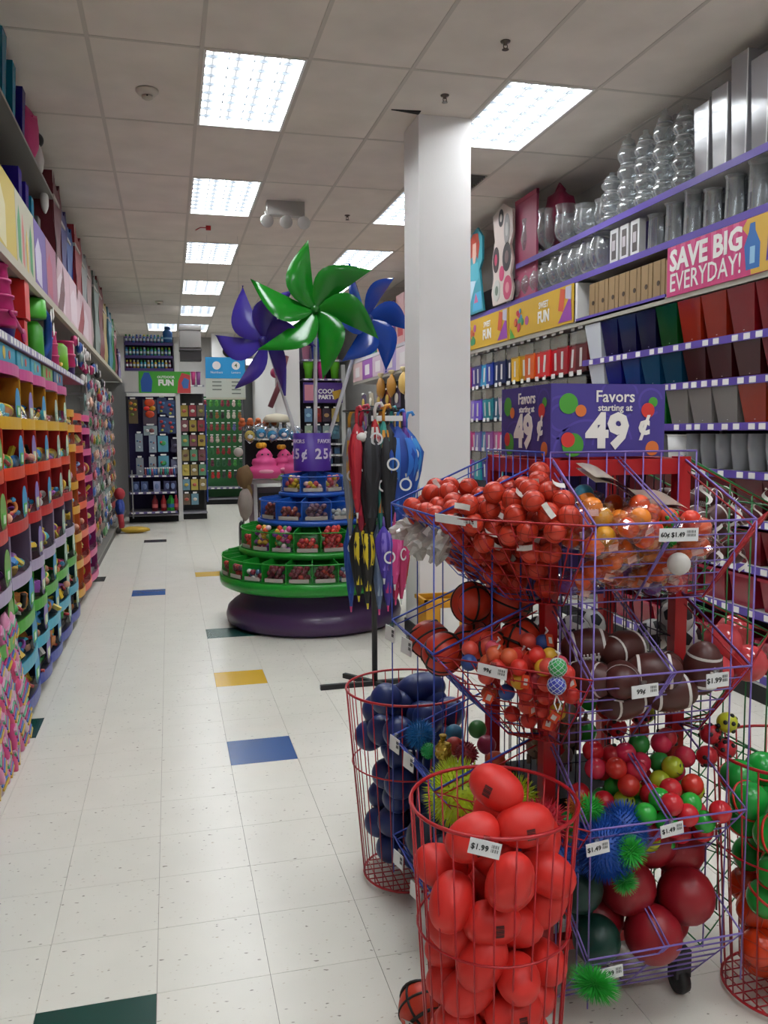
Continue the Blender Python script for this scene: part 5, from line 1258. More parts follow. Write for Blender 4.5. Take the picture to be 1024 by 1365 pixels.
# ================================================================ BACK OF THE STORE
BY = 14.75
def gondola(x0, x1, y, zt, lab, back, depth=.45, posts=True, kick=.12, z_deck=.13):
    g = thing('gondola', lab, 'shelving', (x0, y, 0)); w_ = x1-x0
    for nm, b, m in (('back_panel', (.02, depth-.03, z_deck, w_-.02, depth, zt), mat(back, .6)), ('base_deck', (0, 0, .1, w_, depth, z_deck), mat('8a8790', .4)), ('kick_plate', (.01, .03, 0, w_-.01, depth, .10), DARK)):
        mb = MB(); mb.box(*b); part(nm, mb, m, g)
    if posts:
        for x in (0, w_-.03): mb = MB(); mb.box(x, depth-.06, .1, x+.03, depth, zt); part('upright', mb, mat('4a4850', .4), g)
    return g
def shelf(g, x0, x1, y0, y1, z, c='6a5f88', lab=None, n=0):
    mb = MB(); mb.box(x0, y0, z-.012, x1, y1, z); s = part('shelf', mb, mat('85828c', .4), g, False, True)
    mb = MB(); mb.box(x0, y0-.006, z-.03, x1, y0, z+.004); part('price_strip', mb, mat(c, .4), s, False, True)
    mb = MB(); k = n or int((x1-x0)/.12)
    for i in range(k): a = x0+(x1-x0)*(i+.2)/k; mb.box(a, y0-.0085, z-.026, a+(x1-x0)/k*.55, y0-.006, z)
    part('price_label', mb, PAPER, s, False, True, kind='stuff'); return s
g = gondola(-.70, .13, BY, 2.14, 'dark endcap at the end of the left aisle side with hanging packs', '24184f'); back_p = g
mb = MB(); mb.box(.83, -.02, 0, .90, .45, 3.0); part('white_post', mb, mat('bdbcb9', .5), g)
for x in (-.62,): mb = MB(); mb.box(x, BY-.3, .1, x+.02, BY-.28, .9); part('shelf_leg', mb, STEEL, g, False, True)
for z in (.80, .53, .20): shelf(g, -.67, .10, BY-.28 if z < .7 else BY-.1, BY+.42, z, '5a4f80')
t = thing('header_sign', 'green header sign reading FUN above the dark endcap', 'sign', (-.46, BY-.06, 2.175)); mb = MB(); mb.box(0, 0, 0, .84, .02, .36); part('board', mb, mat('3f9a2c', .5), t)
text('FUN', .13, PAPER, t, (.44, -.002, .17), bold=.06); text('OUTDOOR', .055, PAPER, t, (.44, -.002, .265), bold=.03)
mb = MB(); mb.prism([(.04, .02), (.20, .02), (.22, .2), (.17, .34), (.09, .34), (.03, .2)], -.003); part('blue_print', mb, mat('1f4f9a', .5), t); mb = MB(); mb.prism([(.62, .0), (.84, .0), (.84, .3), (.7, .34), (.64, .2)], -.003); part('red_print', mb, mat('b8383a', .5), t)
mb = MB(); mb.prism([(.72, .08), (.80, .08), (.82, .22), (.74, .26), (.69, .17)], -.005); part('blue_patch', mb, mat('3a6aa8', .5), t)
t = thing('blank_sign', 'plain cream panel left of the green header sign', 'sign', (-.69, BY-.05, 2.175)); mb = MB(); mb.box(0, 0, 0, .228, .02, .36); part('board', mb, mat('b8b4b0', .6), t); mb = MB(); mb.box(0, -.004, 0, .228, 0, .02); part('rail', mb, GREY, t)
br = thing('bottle_rack', 'three tier purple rack of bottles above the header signs', 'shelving', (-.68, BY, 2.545)); RW2 = mat('43306e', .5)
for z in (0, .21, .42): mb = MB(); mb.box(0, -.02, z, .80, .2, z+.045); part('shelf', mb, RW2, br)
mb = MB(); mb.box(0, .2, 0, .80, .22, .56); part('back_panel', mb, mat('2c2244', .6), br)
for x in (0, .785): mb = MB(); mb.box(x, -.02, 0, x+.015, .2, .56); part('side_panel', mb, mat('4a4658', .5), br)
BT = thing('bubble_bottle', 'x', 'bottle'); part('body', MB().lathe([(0, 0), (.020, .002), (.021, .09), (.013, .105), (0, .105)], 12), mat('2a6ab0', .4), BT, True); part('cap', MB().lathe([(.014, .105), (.014, .135), (0, .137)], 10), PAPER, BT, True)
part('label_band', MB().lathe([(.0216, .03), (.0216, .07)], 12, close=False), mat('b8c4cc', .4), BT, True); proto(BT)
rr = random.Random(31); 
for r, z in enumerate((2.59, 2.80, 3.01)):
    its = []
    for k in range(13 if r < 2 else 11):
        c = [['7a2a4a', 'b8962c', '4f8f3a', 'a82a2a', '2f86b0', '3a9ac0'], ['3f8a3a', '2f9a6a', '3a86c0', '5aa0d0', '2a6ab0', '1f4f9a'], ['2a5a9a', '2f8a9a', '5a4a9a', '2a6ab0']][r]
        L = (-.64+.0575*k, BY+.02, z); its.append((dup(BT, L, None, group='bottles on the purple rack', mats={'body': mat(rr.choice(c), .4), 'cap': mat(rr.choice(['c9c9c9', '2a8a3a', '3a6ab0', 'b8b03a']), .4)}), L))
    label_rows(its, f'small bottle on the {["lowest", "middle", "top"][r]} shelf of the purple rack', 14)
drop_proto(BT)
t = thing('blue_bottle', 'large blue bottle standing above the purple rack', 'bottle', (.03, BY+.02, 3.02)); part('body', MB().lathe([(0, 0), (.075, .005), (.08, .17), (.055, .21), (0, .21)], 16), mat('1c4f8a', .4), t, True); part('cap', MB().lathe([(.05, .21), (.05, .26), (0, .265)], 14), mat('1a4478', .4), t, True); part('label_band', MB().lathe([(.081, .05), (.081, .08)], 16, close=False), mat('7aa0c0', .4), t, True)
# carded packs on the endcap pegs
def carded(L, w_, h, c, blobs, lab, y=None, grp=None):
    t = thing('carded_toy', lab, 'toy pack', L)
    if grp: t['group'] = grp
    mb = MB(); mb.box(-w_/2, 0, -h, w_/2, .006, 0); mb.box(-w_*.2, 0, 0, w_*.2, .006, h*.08); part('card', mb, mat(c, .5), t)
    for k, (bx, bz, br_, bc) in enumerate(blobs): part('toy', MB().ell((bx*w_, -.012, -bz*h), (br_*w_, .015, br_*w_*.8), 12, 8), mat(bc, .4), t, True)
    mb = MB(); mb.box(-w_*.28, -.022, .01, w_*.28, -.020, .035); part('peg_label', mb, PAPER, t)
    return t
Yp = BY+.05
or3 = [(-.22, .15, .2, 'c86a2a'), (.22, .2, .2, 'b8a02c'), (-.2, .38, .2, 'b8a02c'), (.2, .42, .2, 'c8502a'), (-.1, .62, .2, '6a7a2a')]
carded((-.57, Yp, 2.07), .15, .40, '5a4a30', or3, 'orange and yellow carded toy at the top left of the endcap')
carded((-.30, Yp, 2.07), .22, .42, '4a3a48', [(-.0, .12, .38, 'c8461c'), (-.22, .35, .22, 'd8281c'), (.22, .35, .22, 'c8921c'), (0, .58, .34, 'c8401c')], 'bright orange carded toy beside the first one')
carded((-.30, Yp, 1.63), .22, .16, '8a9aa0', [(-.25, .5, .15, 'c9c9c9'), (.1, .5, .2, '7a4a4a')], 'pale carded pack beneath the bright orange one')
for k, (x, z, lab) in enumerate(((-.10, 2.10, 'upper left'), (.05, 2.06, 'upper right'), (-.09, 1.78, 'lower left'), (.055, 1.76, 'lower right'))):
    carded((x, Yp-.01*k, z), .15, .26, '3a4a72', [(-.15, .3, .2, 'a83038'), (.15, .35, .18, '2f6aa0'), (.0, .6, .2, 'a03a3a'), (-.1, .85, .16, '9aa02c')], f'blue card with red blob toys, {lab} of its four')
for k, (x, z, c, lab) in enumerate(((-.49, 1.50, '8c98a4', 'grey-blue pen pack, upper left'), (-.27, 1.48, '8f9cab', 'pale pen pack, upper middle'), (-.49, 1.09, '8a9098', 'grey-blue pen pack, lower left'), (-.28, 1.11, 'a0a8b0', 'pale pen pack, lower middle'))):
    carded((x, Yp, z), .12, .30, c, [(-.2, .4, .14, '3a6a90'), (.15, .45, .14, '9a5a5a'), (0, .75, .16, 'c0c4c8')], lab+' of the endcap')
for k, z in enumerate((1.46, 1.12)): carded((-.10, Yp, z), .17, .27, '5a9ab0', [(0, .45, .3, '3f9a5a'), (-.15, .4, .16, 'b85a4a')], f'teal card with a green toy, {"upper" if k == 0 else "lower"} one on the endcap')
carded((.10, Yp, 1.40), .13, .22, '3a3650', [(0, .5, .3, '54506a')], 'dark grey toy pack at the right of the endcap'); carded((.09, Yp, 1.06), .13, .25, '6a6c8a', [(0, .5, .3, 'a8acc0')], 'silver star toy pack at the right of the endcap')
its = []
rr = random.Random(6)
for k in range(14):
    L = (-.40+.036*k, BY-.05, .80); t = thing('bubble_tube', 'x', 'bottle', L, group='tubes on the upper endcap shelf'); c = rr.choice(['3a6ab0', 'c9c4c4', 'b0506a', '2f9aa0', '9a4a50', '4a9a7a'])
    part('tube', MB().lathe([(0, 0), (.014, 0), (.014, .11), (0, .115)], 10), mat(c, .4), t, True); part('cap', MB().lathe([(.015, .11), (.015, .13), (0, .132)], 10), PAPER, t, True); its.append((t, L))
label_rows(its, 'small tube on the upper endcap shelf', 14)
its = []
for k, (x, c) in enumerate(((-.56, '3a4a72'), (-.42, '3f4f78'), (-.22, '8a8fb0'), (-.05, '3a3a5e'), (.04, '2f2f52'))):
    L = (x, BY-.15, .53); t = thing('gadget_box', 'x', 'box', L, group='boxes on the middle endcap shelf'); mb = MB(); mb.box(-.055, -.03, 0, .055, .03, .17); part('carton', mb, mat(c, .5), t); part('window', MB().ell((0, -.03, .09), (.035, .006, .05), 10, 8), mat('6a7aa0', .4), t, True); its.append((t, L))
label_rows(its, 'bluish boxed gadget on the middle endcap shelf', 5)
for k, (x, c, lab, w_) in enumerate(((-.26, '7a1420', 'dark red bottle on the bottom endcap shelf', .05), (-.12, 'a81c26', 'red bottle with face on the bottom endcap shelf', .045), (.0, '2f9a3a', 'green square bottle on the bottom endcap shelf', .065), (.085, '8e1430', 'slim crimson bottle at the right of the bottom shelf', .035))):
    t = thing('bottle', lab, 'bottle', (x, BY-.15, .20)); part('body', MB().lathe([(0, 0), (w_, .005), (w_, .17), (w_*.5, .22), (w_*.4, .26), (0, .27)], 14 if k != 2 else 4), mat(c, .4), t, k != 2)
    part('label_band', MB().lathe([(w_*1.02, .06), (w_*1.02, .12)], 14 if k != 2 else 4, close=False), mat('2f6aa8' if k == 2 else 'c05a5a', .4), t, True)
# second section
g = gondola(.20, .62, 15.0, 2.2, 'narrow pegboard section right of the white post', '2a2a2a'); mb = MB(); mb.box(.42, .0, .3, .44, .42, 2.0); part('blue_side', mb, mat('1c3f8a', .5), g)
shelf(g, .20, .62, 15.0, 15.4, 2.33, '8a8894')
its = []
for r in range(7):
    for k in range(3):
        if r == 6 and k == 2: continue
        c = ['a08a3a', '8a7a4a', '6a5a4a', '7a4a50', 'b0a04a', '8a2f3a', '5a8a6a', '6a8fa0'][(r*3+k*5) % 8]
        o = carded((.27+.14*k, 15.0-.02*k, 1.98-.255*r), .12, .19, c, [(0, .5, .3, rr.choice(['b8a24a', '8a8a3a', 'b05a4a', 'c9c4b8', '6a4a3a']))], 'x', grp='peg packs right of the white post'); its.append((o, o.location))
label_rows(its, 'small peg pack right of the white post', 3)
t = thing('storage_bin', 'pale boxy bin on top of the peg section', 'box', (.42, 15.1, 2.98)); mb = MB(); mb.box(-.19, 0, 0, .17, .3, .38); part('carton', mb, mat('8e8a87', .6), t); mb = MB(); mb.box(-.20, -.01, .30, .18, .31, .34); part('rim', mb, mat('7a7673', .5), t)
t = thing('dark_crate', 'dark low crate under the pale bin', 'box', (.42, 15.1, 2.76)); mb = MB(); mb.box(-.19, 0, 0, .17, .3, .2); part('crate', mb, mat('2e2a2c', .6), t); mb = MB(); mb.box(-.2, -.01, .17, .18, .31, .2); part('rim', mb, mat('5a5658', .5), t)
its = []
for k, c in enumerate(('2a3a90', '6a2a6a', 'c03a7a', '8a4a8a')):
    L = (.27+.085*k, 15.05, 2.335); t = thing('stacked_cup', 'x', 'cup', L, group='coloured cups on the high shelf'); part('cup', MB().lathe([(0, 0), (.03, 0), (.04, .22), (.036, .22), (.028, .01), (0, .01)], 12, close=False), mat(c, .4), t, True); part('rim', MB().lathe([(.042, .21), (.042, .225)], 12), mat(c, .3), t, True); its.append((t, L))
label_rows(its, 'coloured cup on the shelf right of the green header', 4)
# hanging teal and white sign
t = thing('hanging_sign', 'hanging teal and white two column balloon price sign', 'sign', (.41, 9.5, 1.89)); mb = MB(); mb.box(0, 0, 0, .43, .012, .44); part('board', mb, mat('b8bfb2', .6), t)
mb = MB(); mb.box(0, -.004, .21, .43, 0, .44); part('teal_field', mb, mat('1f8fc8', .5), t); mb = MB(); mb.box(0, .003, -.02, .43, .01, 0); part('bottom_strip', mb, mat('b0b09a', .5), t)
for x in (.12, .33):
    mb = MB(); mb.lathe([(.045, 0), (.045, .002)], 20, Matrix.Translation((x, -.005, .35)) @ Matrix.Rotation(pi/2, 4, 'X')); part('white_disc', mb, PAPER, t)
text('4', .06, mat('5a6a3a', .5), t, (.33, -.009, .35), bold=.02); text('Numbers', .035, PAPER, t, (.12, -.007, .275)); text('Letters', .035, PAPER, t, (.33, -.007, .275))
for x, n in ((.12, 3), (.33, 4)):
    for k in range(n): mb = MB(); mb.box(x-.05, -.003, .165-.042*k, x+.05, 0, .178-.042*k); part('print_line', mb, mat('6a7068', .6), t)
part('ceiling_wire', MB().tube([(.05, .005, .44), (.05, .005, CEIL-1.89)], .0012, 4), GREY, t); part('ceiling_wire', MB().tube([(.38, .005, .44), (.38, .005, CEIL-1.89)], .0012, 4), GREY, t)
t = thing('foil_balloon', 'black and silver round foil balloon above the hanging sign', 'balloon', (.70, 9.52, 2.395)); part('balloon', MB().ell((0, 0, 0), (.10, .05, .075), 18, 12), mat('24181c', .3), t, True); part('silver_face', MB().ell((.015, -.03, -.015), (.06, .03, .045), 14, 10), mat('9a9c9c', .3), t, True); part('ribbon', MB().tube([(0, 0, -.07), (.0, 0, -.2)], .003), mat('9a9c9c', .3), t)
# far green section
g = gondola(.66, 1.56, 18.0, 2.28, 'far green backed plush shelving at the end of the store', '1f5a2a'); 
for z in (.36,): shelf(g, .68, 1.54, 17.95, 18.4, z)
its = []
for r in range(7):
    for k in range(7):
        L = (.75+.118*k, 17.98, 2.1-.25*r-.0); c = rr.choice([['4a8f3a', 'c9b8b0', '7a2a3a'], ['8a5a30', 'c9c0b0', '3a2a2a'], ['5a5a8a', 'b89a3a', '8a3a3a'], ['c9a0a0', '7a3a3a', 'c0b8a8'], ['2f6a3a', '1f4a2a', '8a2a2a'], ['3f8a3a', '2a5a3a', '5a2a3a'], ['b02a2a', '2a3a6a', '3a3a3a']][r])
        t = thing('plush_toy', 'x', 'toy', L, group='plush toys on the far green shelving'); part('body', blob((0, 0, 0), (.04, .03, .05), r*7+k, 10, 7, .12), mat(c, .7), t, True); part('head', MB().ell((0, -.015, .06), .032, 10, 7), mat(c, .7), t, True)
        mb = MB(); mb.box(-.03, -.035, .105, .03, -.033, .125); part('peg_label', mb, PAPER, t); its.append((t, L))
label_rows(its, 'tiny plush toy on the far green shelving', 7)
# white framed display cart with pink plush, brown bag and cart wheel
t = thing('display_cart', 'white framed display cart behind the carousel with dark boxes inside', 'cart', (.86, 9.0, 0)); C1 = mat('b8b4b8', .4)
for x in (0, .48):
    for y in (0, .6): mb = MB(); mb.box(x, y, 0.05, x+.03, y+.03, .98); part('post', mb, C1, t)
mb = MB(); mb.box(-.02, -.02, .96, .53, .65, 1.0); part('top', mb, C1, t); mb = MB(); mb.box(.0, .02, .1, .01, .6, .95); part('side_panel', mb, mat('7a5a6c', .5), t); mb = MB(); mb.box(.04, .02, .1, .48, .04, .92); part('front_panel', mb, mat('4a3f48', .6), t)
mb = MB(); mb.box(.05, 0, .82, .45, .02, .86); part('slot', mb, DARK, t); mb = MB(); mb.box(.06, .0, .68, .4, .02, .78); part('gold_box', mb, mat('7a5a20', .5), t)
t = thing('wheeled_cart', 'dark rubber wheel and frame peeking out left of the carousel', 'cart', (.72, 9.0, 0)); mb = MB(); mb.lathe([(.04, -.02), (.12, -.02), (.14, 0), (.12, .02), (.04, .02)], 20, Matrix.Translation((0, 0, .38)) @ Matrix.Rotation(pi/2, 4, 'Y') @ Matrix.Diagonal((1.4, 1, 1, 1))); part('wheel', mb, BLACK, t, True)
for s in (0, .25): part('leg', MB().tube([(0, s, .38), (.1, s+.1, 0)], .012), BLACK, t)
part('frame', MB().tube([(.02, 0, .5), (.06, 0, .95), (.1, .2, 1.0)], .012), GREY, t)
t = thing('plush_horse', 'white and tan soft plush animal hanging by the display cart', 'toy', (.76, 8.9, .98)); part('body', blob((0, 0, -.22), (.08, .08, .17), 7, 16, 12, .08), mat('8a8078', .8), t, True); part('head', blob((.0, 0, .06), (.085, .07, .12), 12, 14, 10, .1), mat('6a5030', .8), t, True); part('ear', MB().ell((-.06, 0, .32), (.05, .03, .05)), mat('a8a098', .8), t, True)
part('leg', MB().tube([(-.02, 0, .1), (.05, 0, -.1), (0, 0, -.35)], .03, 8), mat('7a6038', .8), t, True)
t = thing('black_costume', 'black fabric costume hanging behind the pink plush', 'costume', (.96, 9.25, 1.0)); mb = MB(); mb.box(-.16, 0, .08, .62, .05, .42); part('cloth', mb, mat('0c0b0e', .9), t); mb = MB(); mb.box(.35, -.004, .36, .43, 0, .39); part('white_label', mb, PAPER, t)
def swirl(L, s, c, lab, crown=True, rz=0):
    t = thing('swirl_plush', lab, 'toy', L, rz); q = s
    part('body', MB().lathe([(0, 0), (.15*q, .0), (.18*q, .05*q), (.17*q, .10*q), (.12*q, .125*q), (.13*q, .15*q), (.12*q, .19*q), (.08*q, .205*q), (.085*q, .23*q), (.06*q, .27*q), (.0, .32*q)], 22), mat(c, .7), t, True)
    if crown:
        for k in range(6): a = k*pi/3; part('crown_tuft', MB().ell((.03*q*math.cos(a)-.03, .03*q*math.sin(a), .33*q), (.025*q, .025*q, .03*q), 8, 6), mat('d29a1c', .7), t, True)
    for k in (-1, 1): part('eye', MB().ell((.03*k*q, -.075*q, .24*q), .010*q, 8, 6), BLACK, t, True)
    part('belly', MB().ell((0, -.11*q, .07*q), (.10*q, .08*q, .035*q), 14, 8), mat('d28aa0', .7), t, True)
    return t
swirl((.98, 9.0, 1.02), 1.05, 'c9427e', 'leftmost pink swirl plush with a yellow crown'); swirl((1.20, 9.05, 1.05), .9, 'c03a74', 'middle pink swirl plush with a yellow crown'); swirl((1.36, 8.95, 1.04), 1.1, 'cc5088', 'rightmost pink swirl plush next to the carousel sign', False)
its = []
for k in range(5):
    L = (.83+.12*k, 9.0, 1.47+(.02 if k % 2 else 0)); t = thing('bagged_plush', 'x', 'toy', L, group='bagged blue plush balls'); part('plush', MB().ell((0, 0, 0), (.055, .05, .055), 14, 10), mat('2f8fb8' if k else 'c9a83c', .6), t, True); part('muzzle', MB().ell((0, -.04, -.01), (.03, .02, .022), 10, 8), mat('cfcfcf', .6), t, True)
    part('clear_bag', blob((0, 0, .02), (.075, .06, .09), k, 14, 10, .2), clear('e8eef4', .3, .98), t)
    for s in (-1, 1): part('eye', MB().ell((.018*s, -.058, .01), .006, 6, 4), BLACK, t, True)
    its.append((t, L))
label_rows(its, 'round plush in a clear bag above the pink plush', 5)
its = []
for k in range(5):
    L = (.76+.085*k, 9.1, 1.60); t = thing('orange_plush', 'x', 'toy', L, group='orange plush row'); part('body', MB().ell((0, 0, 0), (.04, .035, .035), 12, 8), mat('b85a2a', .7), t, True); part('head', MB().ell((0, -.02, .035), (.03, .028, .026), 12, 8), mat('c0683a', .7), t, True); its.append((t, L))
label_rows(its, 'small orange plush in the row above the bagged ones', 5)
t = thing('mushroom_plush', 'cream domed plush house on top of the plush rack', 'toy', (1.13, 9.1, 1.55)); part('dome', MB().lathe([(.14, .06), (.15, .09), (.11, .14), (.0, .16)], 18), mat('b8b09a', .7), t, True)
for k in range(3): part('column', MB().tube([(-.08+.08*k, 0, 0), (-.08+.08*k, 0, .07)], .025, 8), mat('b0a482', .7), t, True)
t = thing('green_bag', 'bright green bag lying on the display cart', 'bag', (1.12, 8.95, 1.0)); part('bag', blob((0, 0, .035), (.12, .06, .04), 2), mat('86a86a', .6), t, True); part('handle', MB().tube([(.1, 0, .05), (.17, 0, .09), (.2, 0, .03)], .012), mat('b8a8b8', .6), t, True)
t = thing('pink_parasol', 'dark pink and black folded item hanging on the far white wall', 'toy', (1.95, 15.0, 2.3)); part('ball', MB().ell((-.1, -.03, .25), .09), mat('a03058', .6), t, True); part('strap', MB().tube([(.1, -.03, .55), (-.05, -.03, .0), (-.2, -.03, -.35)], .05, 6), mat('6a3038', .7), t, True)
t = thing('wall_lamp', 'bright strip lamp seen through the far doorway', 'light', (1.70, 18.9, 3.0)); mb = MB(); mb.box(0, 0, 0, .33, .04, .12); part('diffuser', mb, mat('f4f6f8', .4, 0, 2.5), t); mb = MB(); mb.box(-.02, .04, -.02, .35, .08, .14); part('housing', mb, GREY, t)
mb = MB(); mb.box(1.66, 19.3, 0, 2.2, 19.5, 2.75); dr = struct('door_1', mb, mat('6f7274', .6)); mb = MB(); mb.box(1.66, 19.28, 2.75, 2.2, 19.34, 2.85); part('door_frame', mb, mat('8a8d8f', .5), dr)
# cup section at the far right end
g = gondola(2.33, 3.06, 15.1, 3.15, 'far section with green and pink cups over hanging toys', '2a2130'); mb = MB(); mb.box(.73, -.02, 0, .80, .45, 2.72); part('white_post', mb, mat('bdbcb9', .5), g)
for z in (2.80, 2.46, 1.30, 1.10, .92, .62, .3): shelf(g, 2.35, 3.05, 15.05, 15.5, z, '7a6a9a' if z > 2 else 'a8a6a8')
CUP = thing('party_cup', 'x', 'cup'); part('cup', MB().lathe([(0, 0), (.055, 0), (.068, .16), (.078, .17), (.080, .27), (.07, .27), (.05, .01), (0, .01)], 16, close=False), mat('4fae1c', .4), CUP, True); part('rim', MB().tube([(.08*math.cos(2*pi*k/18), .08*math.sin(2*pi*k/18), .27) for k in range(18)], .005, 5, True), mat('4fae1c', .3), CUP, True); proto(CUP)
for x, z, c, lab in ((2.47, 2.465, '5aae1c', 'lime green party cup at the left of the cup shelf'), (2.72, 2.465, 'cc2f86', 'hot pink party cup in the middle of the cup shelf'), (2.95, 2.465, '5aae1c', 'lime green party cup at the right of the cup shelf'), (2.60, 2.80, '1c2f9a', 'deep blue tall cup on the upper cup shelf'), (2.80, 2.80, '6a2f9a', 'purple tall cup with green leaf print on the upper shelf'), (2.95, 2.80, 'c0607a', 'rose tall cup on the upper cup shelf'), (2.43, 2.80, 'b0708a', 'dusty pink tall cup at the left of the upper shelf')):
    dup(CUP, (x, 15.15, z), None, lab, 'party cups on the far section', {'cup': mat(c, .4), 'rim': mat(c, .3)}, (1.15, 1.15, 1.1) if z < 2.7 else (1.1, 1.1, 1.4))
drop_proto(CUP)
t = thing('header_sign', 'purple header sign with pink cup picture on the far section', 'sign', (2.35, 15.0, 2.03)); mb = MB(); mb.box(0, 0, 0, .71, .03, .36); part('board', mb, mat('4a2a7a', .5), t); text('COOL', .11, PAPER, t, (.42, -.003, .20), bold=.03); text('PARTY', .10, PAPER, t, (.42, -.003, .10), bold=.05)
mb = MB(); mb.box(.02, -.004, .04, .24, 0, .32); part('pink_print', mb, mat('c07a88', .5), t); mb = MB(); mb.prism([(.52, .2), (.68, .24), (.70, .12), (.56, .05)], -.004); part('yellow_print', mb, mat('b8902a', .5), t)
its = []
for r in range(2):
    for k in range(4): o = carded((2.45+.165*k, 15.1, 1.93-.31*r), .14, .24, ['5a7a9a', '8a2a2a', '3a2a3a', 'a08a4a', '8a9a8a', '3a4a5a', '8a9a9a', '4a6a7a'][r*4+k], [(0, .5, .33, ['8ab0c8', 'a83a2a', 'b08a5a', 'c0a84a', 'a8b08a', '7a8a9a', 'b0b8a8', '5a8a9a'][r*4+k])], 'x', grp='hanging packs on the far cup section'); its.append((o, o.location))
label_rows(its, 'hanging pack under the far cup section sign', 4)
its = []
for z in (1.11, .93, .63, .31):
    for k in range(5): 
        L = (2.43+.135*k, 15.1, z); t = thing('favor_box', 'x', 'box', L, group='small boxes on the lower far shelves'); mb = MB(); mb.box(-.05, 0, 0, .05, .1, .12); part('carton', mb, mat(rr.choice(['2a2a30', '5a6a8a', '6a5a7a', '8a8a8a', '3a5a7a']), .5), t); part('lid', MB().box(-.054, -.004, .10, .054, .104, .125), mat(rr.choice(['8a8a90', '4a4a58']), .5), t); its.append((t, L))
label_rows(its, 'small favor box on the lower far shelves', 5)
# ================================================================ RIGHT SIDE OF THE AISLE
XR = 3.10
rs = thing('shelf_run', 'long white shelving run with purple edges along the right wall', 'shelving', (XR, 2.2, 0))
def rp(name, b, m, par=rs, **k):
    mb = MB(); mb.box(*b); return part(name, mb, m, par, False, True, **k)
SW = mat('b5b3b0', .5); PS = mat('57429c', .4); BKP = mat('1c1826', .8)
rp('back_panel', (3.58, 2.2, .1, 3.62, 14.2, 3.1), mat('39343f', .8)); rp('kick_plate', (XR+.01, 2.2, 0, 3.6, 14.2, .10), DARK); rp('base_deck', (XR, 2.2, .10, 3.6, 14.2, .125), SW)
Y0 = 2.2
def rshelf(z, y0, y1, labels=True, lip=.04, c=PS, th=.018, x=XR):
    s = rp('shelf', (x+.004, y0, z-th, 3.58, y1, z), SW); rp('edge_strip', (x-.004, y0, z-lip, x+.004, y1, z+.004), c, s)
    if labels:
        mb = MB(); y = y0+.03; q = random.Random(int(z*100))
        while y < y1-.07: mb.box(x-.0065, y, z-lip+.005, x-.004, y+.052, z-.002); y += q.choice((.085, .1, .13, .17))
        part('price_label', mb, PAPER, s, False, True, kind='stuff')
    return s
rshelf(3.0, Y0, 7.25, False); rshelf(2.685, Y0, 8.5, False); rshelf(2.36, 4.85, 6.07, False, .03)
rshelf(2.03, Y0, 5.95); rshelf(1.79, Y0, 5.95); rshelf(1.535, Y0, 5.95); rshelf(1.265, Y0, 5.95); rshelf(1.0, Y0, 5.95); rshelf(.745, Y0, 5.95); rshelf(.50, Y0, 5.95); rshelf(.155, Y0, 5.95)
rp('canopy', (XR+.01, Y0, 2.315, 3.58, 14.2, 2.34), SW); rp('fascia', (XR-.004, Y0, 2.305, XR+.02, 14.2, 2.345), mat('a39e92', .5)); rp('top_rail', (XR-.003, Y0, 2.645, XR+.01, 6.08, 2.675), mat('c0beb4', .4))
for y in (2.4, 3.62, 4.84, 6.06, 7.28, 8.5, 9.72, 10.94, 12.16, 13.38): rp('upright', (3.54, y, .1, 3.58, y+.03, 3.1), mat('8b8890', .4))
rp('end_cap', (XR, 6.05, 2.345, XR+.25, 6.09, 2.64), WHITE); rp('purple_panel', (3.3, 5.3, 2.70, 3.31, 6.2, 2.96), PS)
rp('section_side', (3.3, 5.955, .12, 3.58, 5.97, 2.3), mat('39343f', .8))
rp('far_top_shelf', (XR, 8.5, 2.68, 3.58, 14.2, 2.70), SW); rp('far_edge', (XR-.005, 8.5, 2.66, XR, 14.2, 2.705), mat('b8b4bc', .5))
# ---- signs
t = thing('save_big_sign', 'magenta sign reading SAVE BIG EVERYDAY on the right shelving', 'sign', (XR-.012, 4.82, 2.335)); mb = MB(); mb.box(0, -1.6, 0, .008, 0, .305); part('board', mb, mat('c03a72', .5), t)
rr_ = (pi/2, 0, -pi/2)
text('SAVE BIG', .175, PAPER, t, (-.002, -.03, .21), rr_, bold=.035, sx=.98, align='LEFT'); text('EVERYDAY!', .158, PAPER, t, (-.002, -.03, .075), rr_, bold=.006, sx=.86, align='LEFT')
for k in range(7):
    mb = MB(); y = -.04-.1*k; mb.add([(-.0012, y, .304), (-.0012, y-.05, .304), (-.0012, y-.02, .005)], [(0, 1, 2)]); part('ray_print', mb, mat('cc5a88', .5), t)
mb = MB(); mb.add([(-.0016, y, z) for y, z in ((-.76, .303), (-.72, .26), (-.78, .2), (-.80, .002), (-1.6, .002), (-1.6, .303))], [tuple(range(6))]); part('gold_print', mb, mat('c9a03c', .5), t)
mb = MB(); mb.add([(-.0024, y, z) for y, z in ((-.76, .03), (-.74, .16), (-.775, .23), (-.785, .275), (-.825, .275), (-.83, .23), (-.87, .16), (-.87, .03))], [tuple(range(8))]); part('blue_bottle_print', mb, mat('2c66a8', .5), t)
mb = MB(); mb.box(-.0034, -.83, .06, -.0026, -.79, .15); part('bottle_label_print', mb, mat('8ab4d0', .5), t)
mb = MB(); mb.add([(-.0026, y, z) for y, z in ((-.92, .05), (-.93, .2), (-1.05, .25), (-1.1, .1))], [(0, 1, 2, 3)]); part('purple_print', mb, mat('5a3a8c', .5), t)
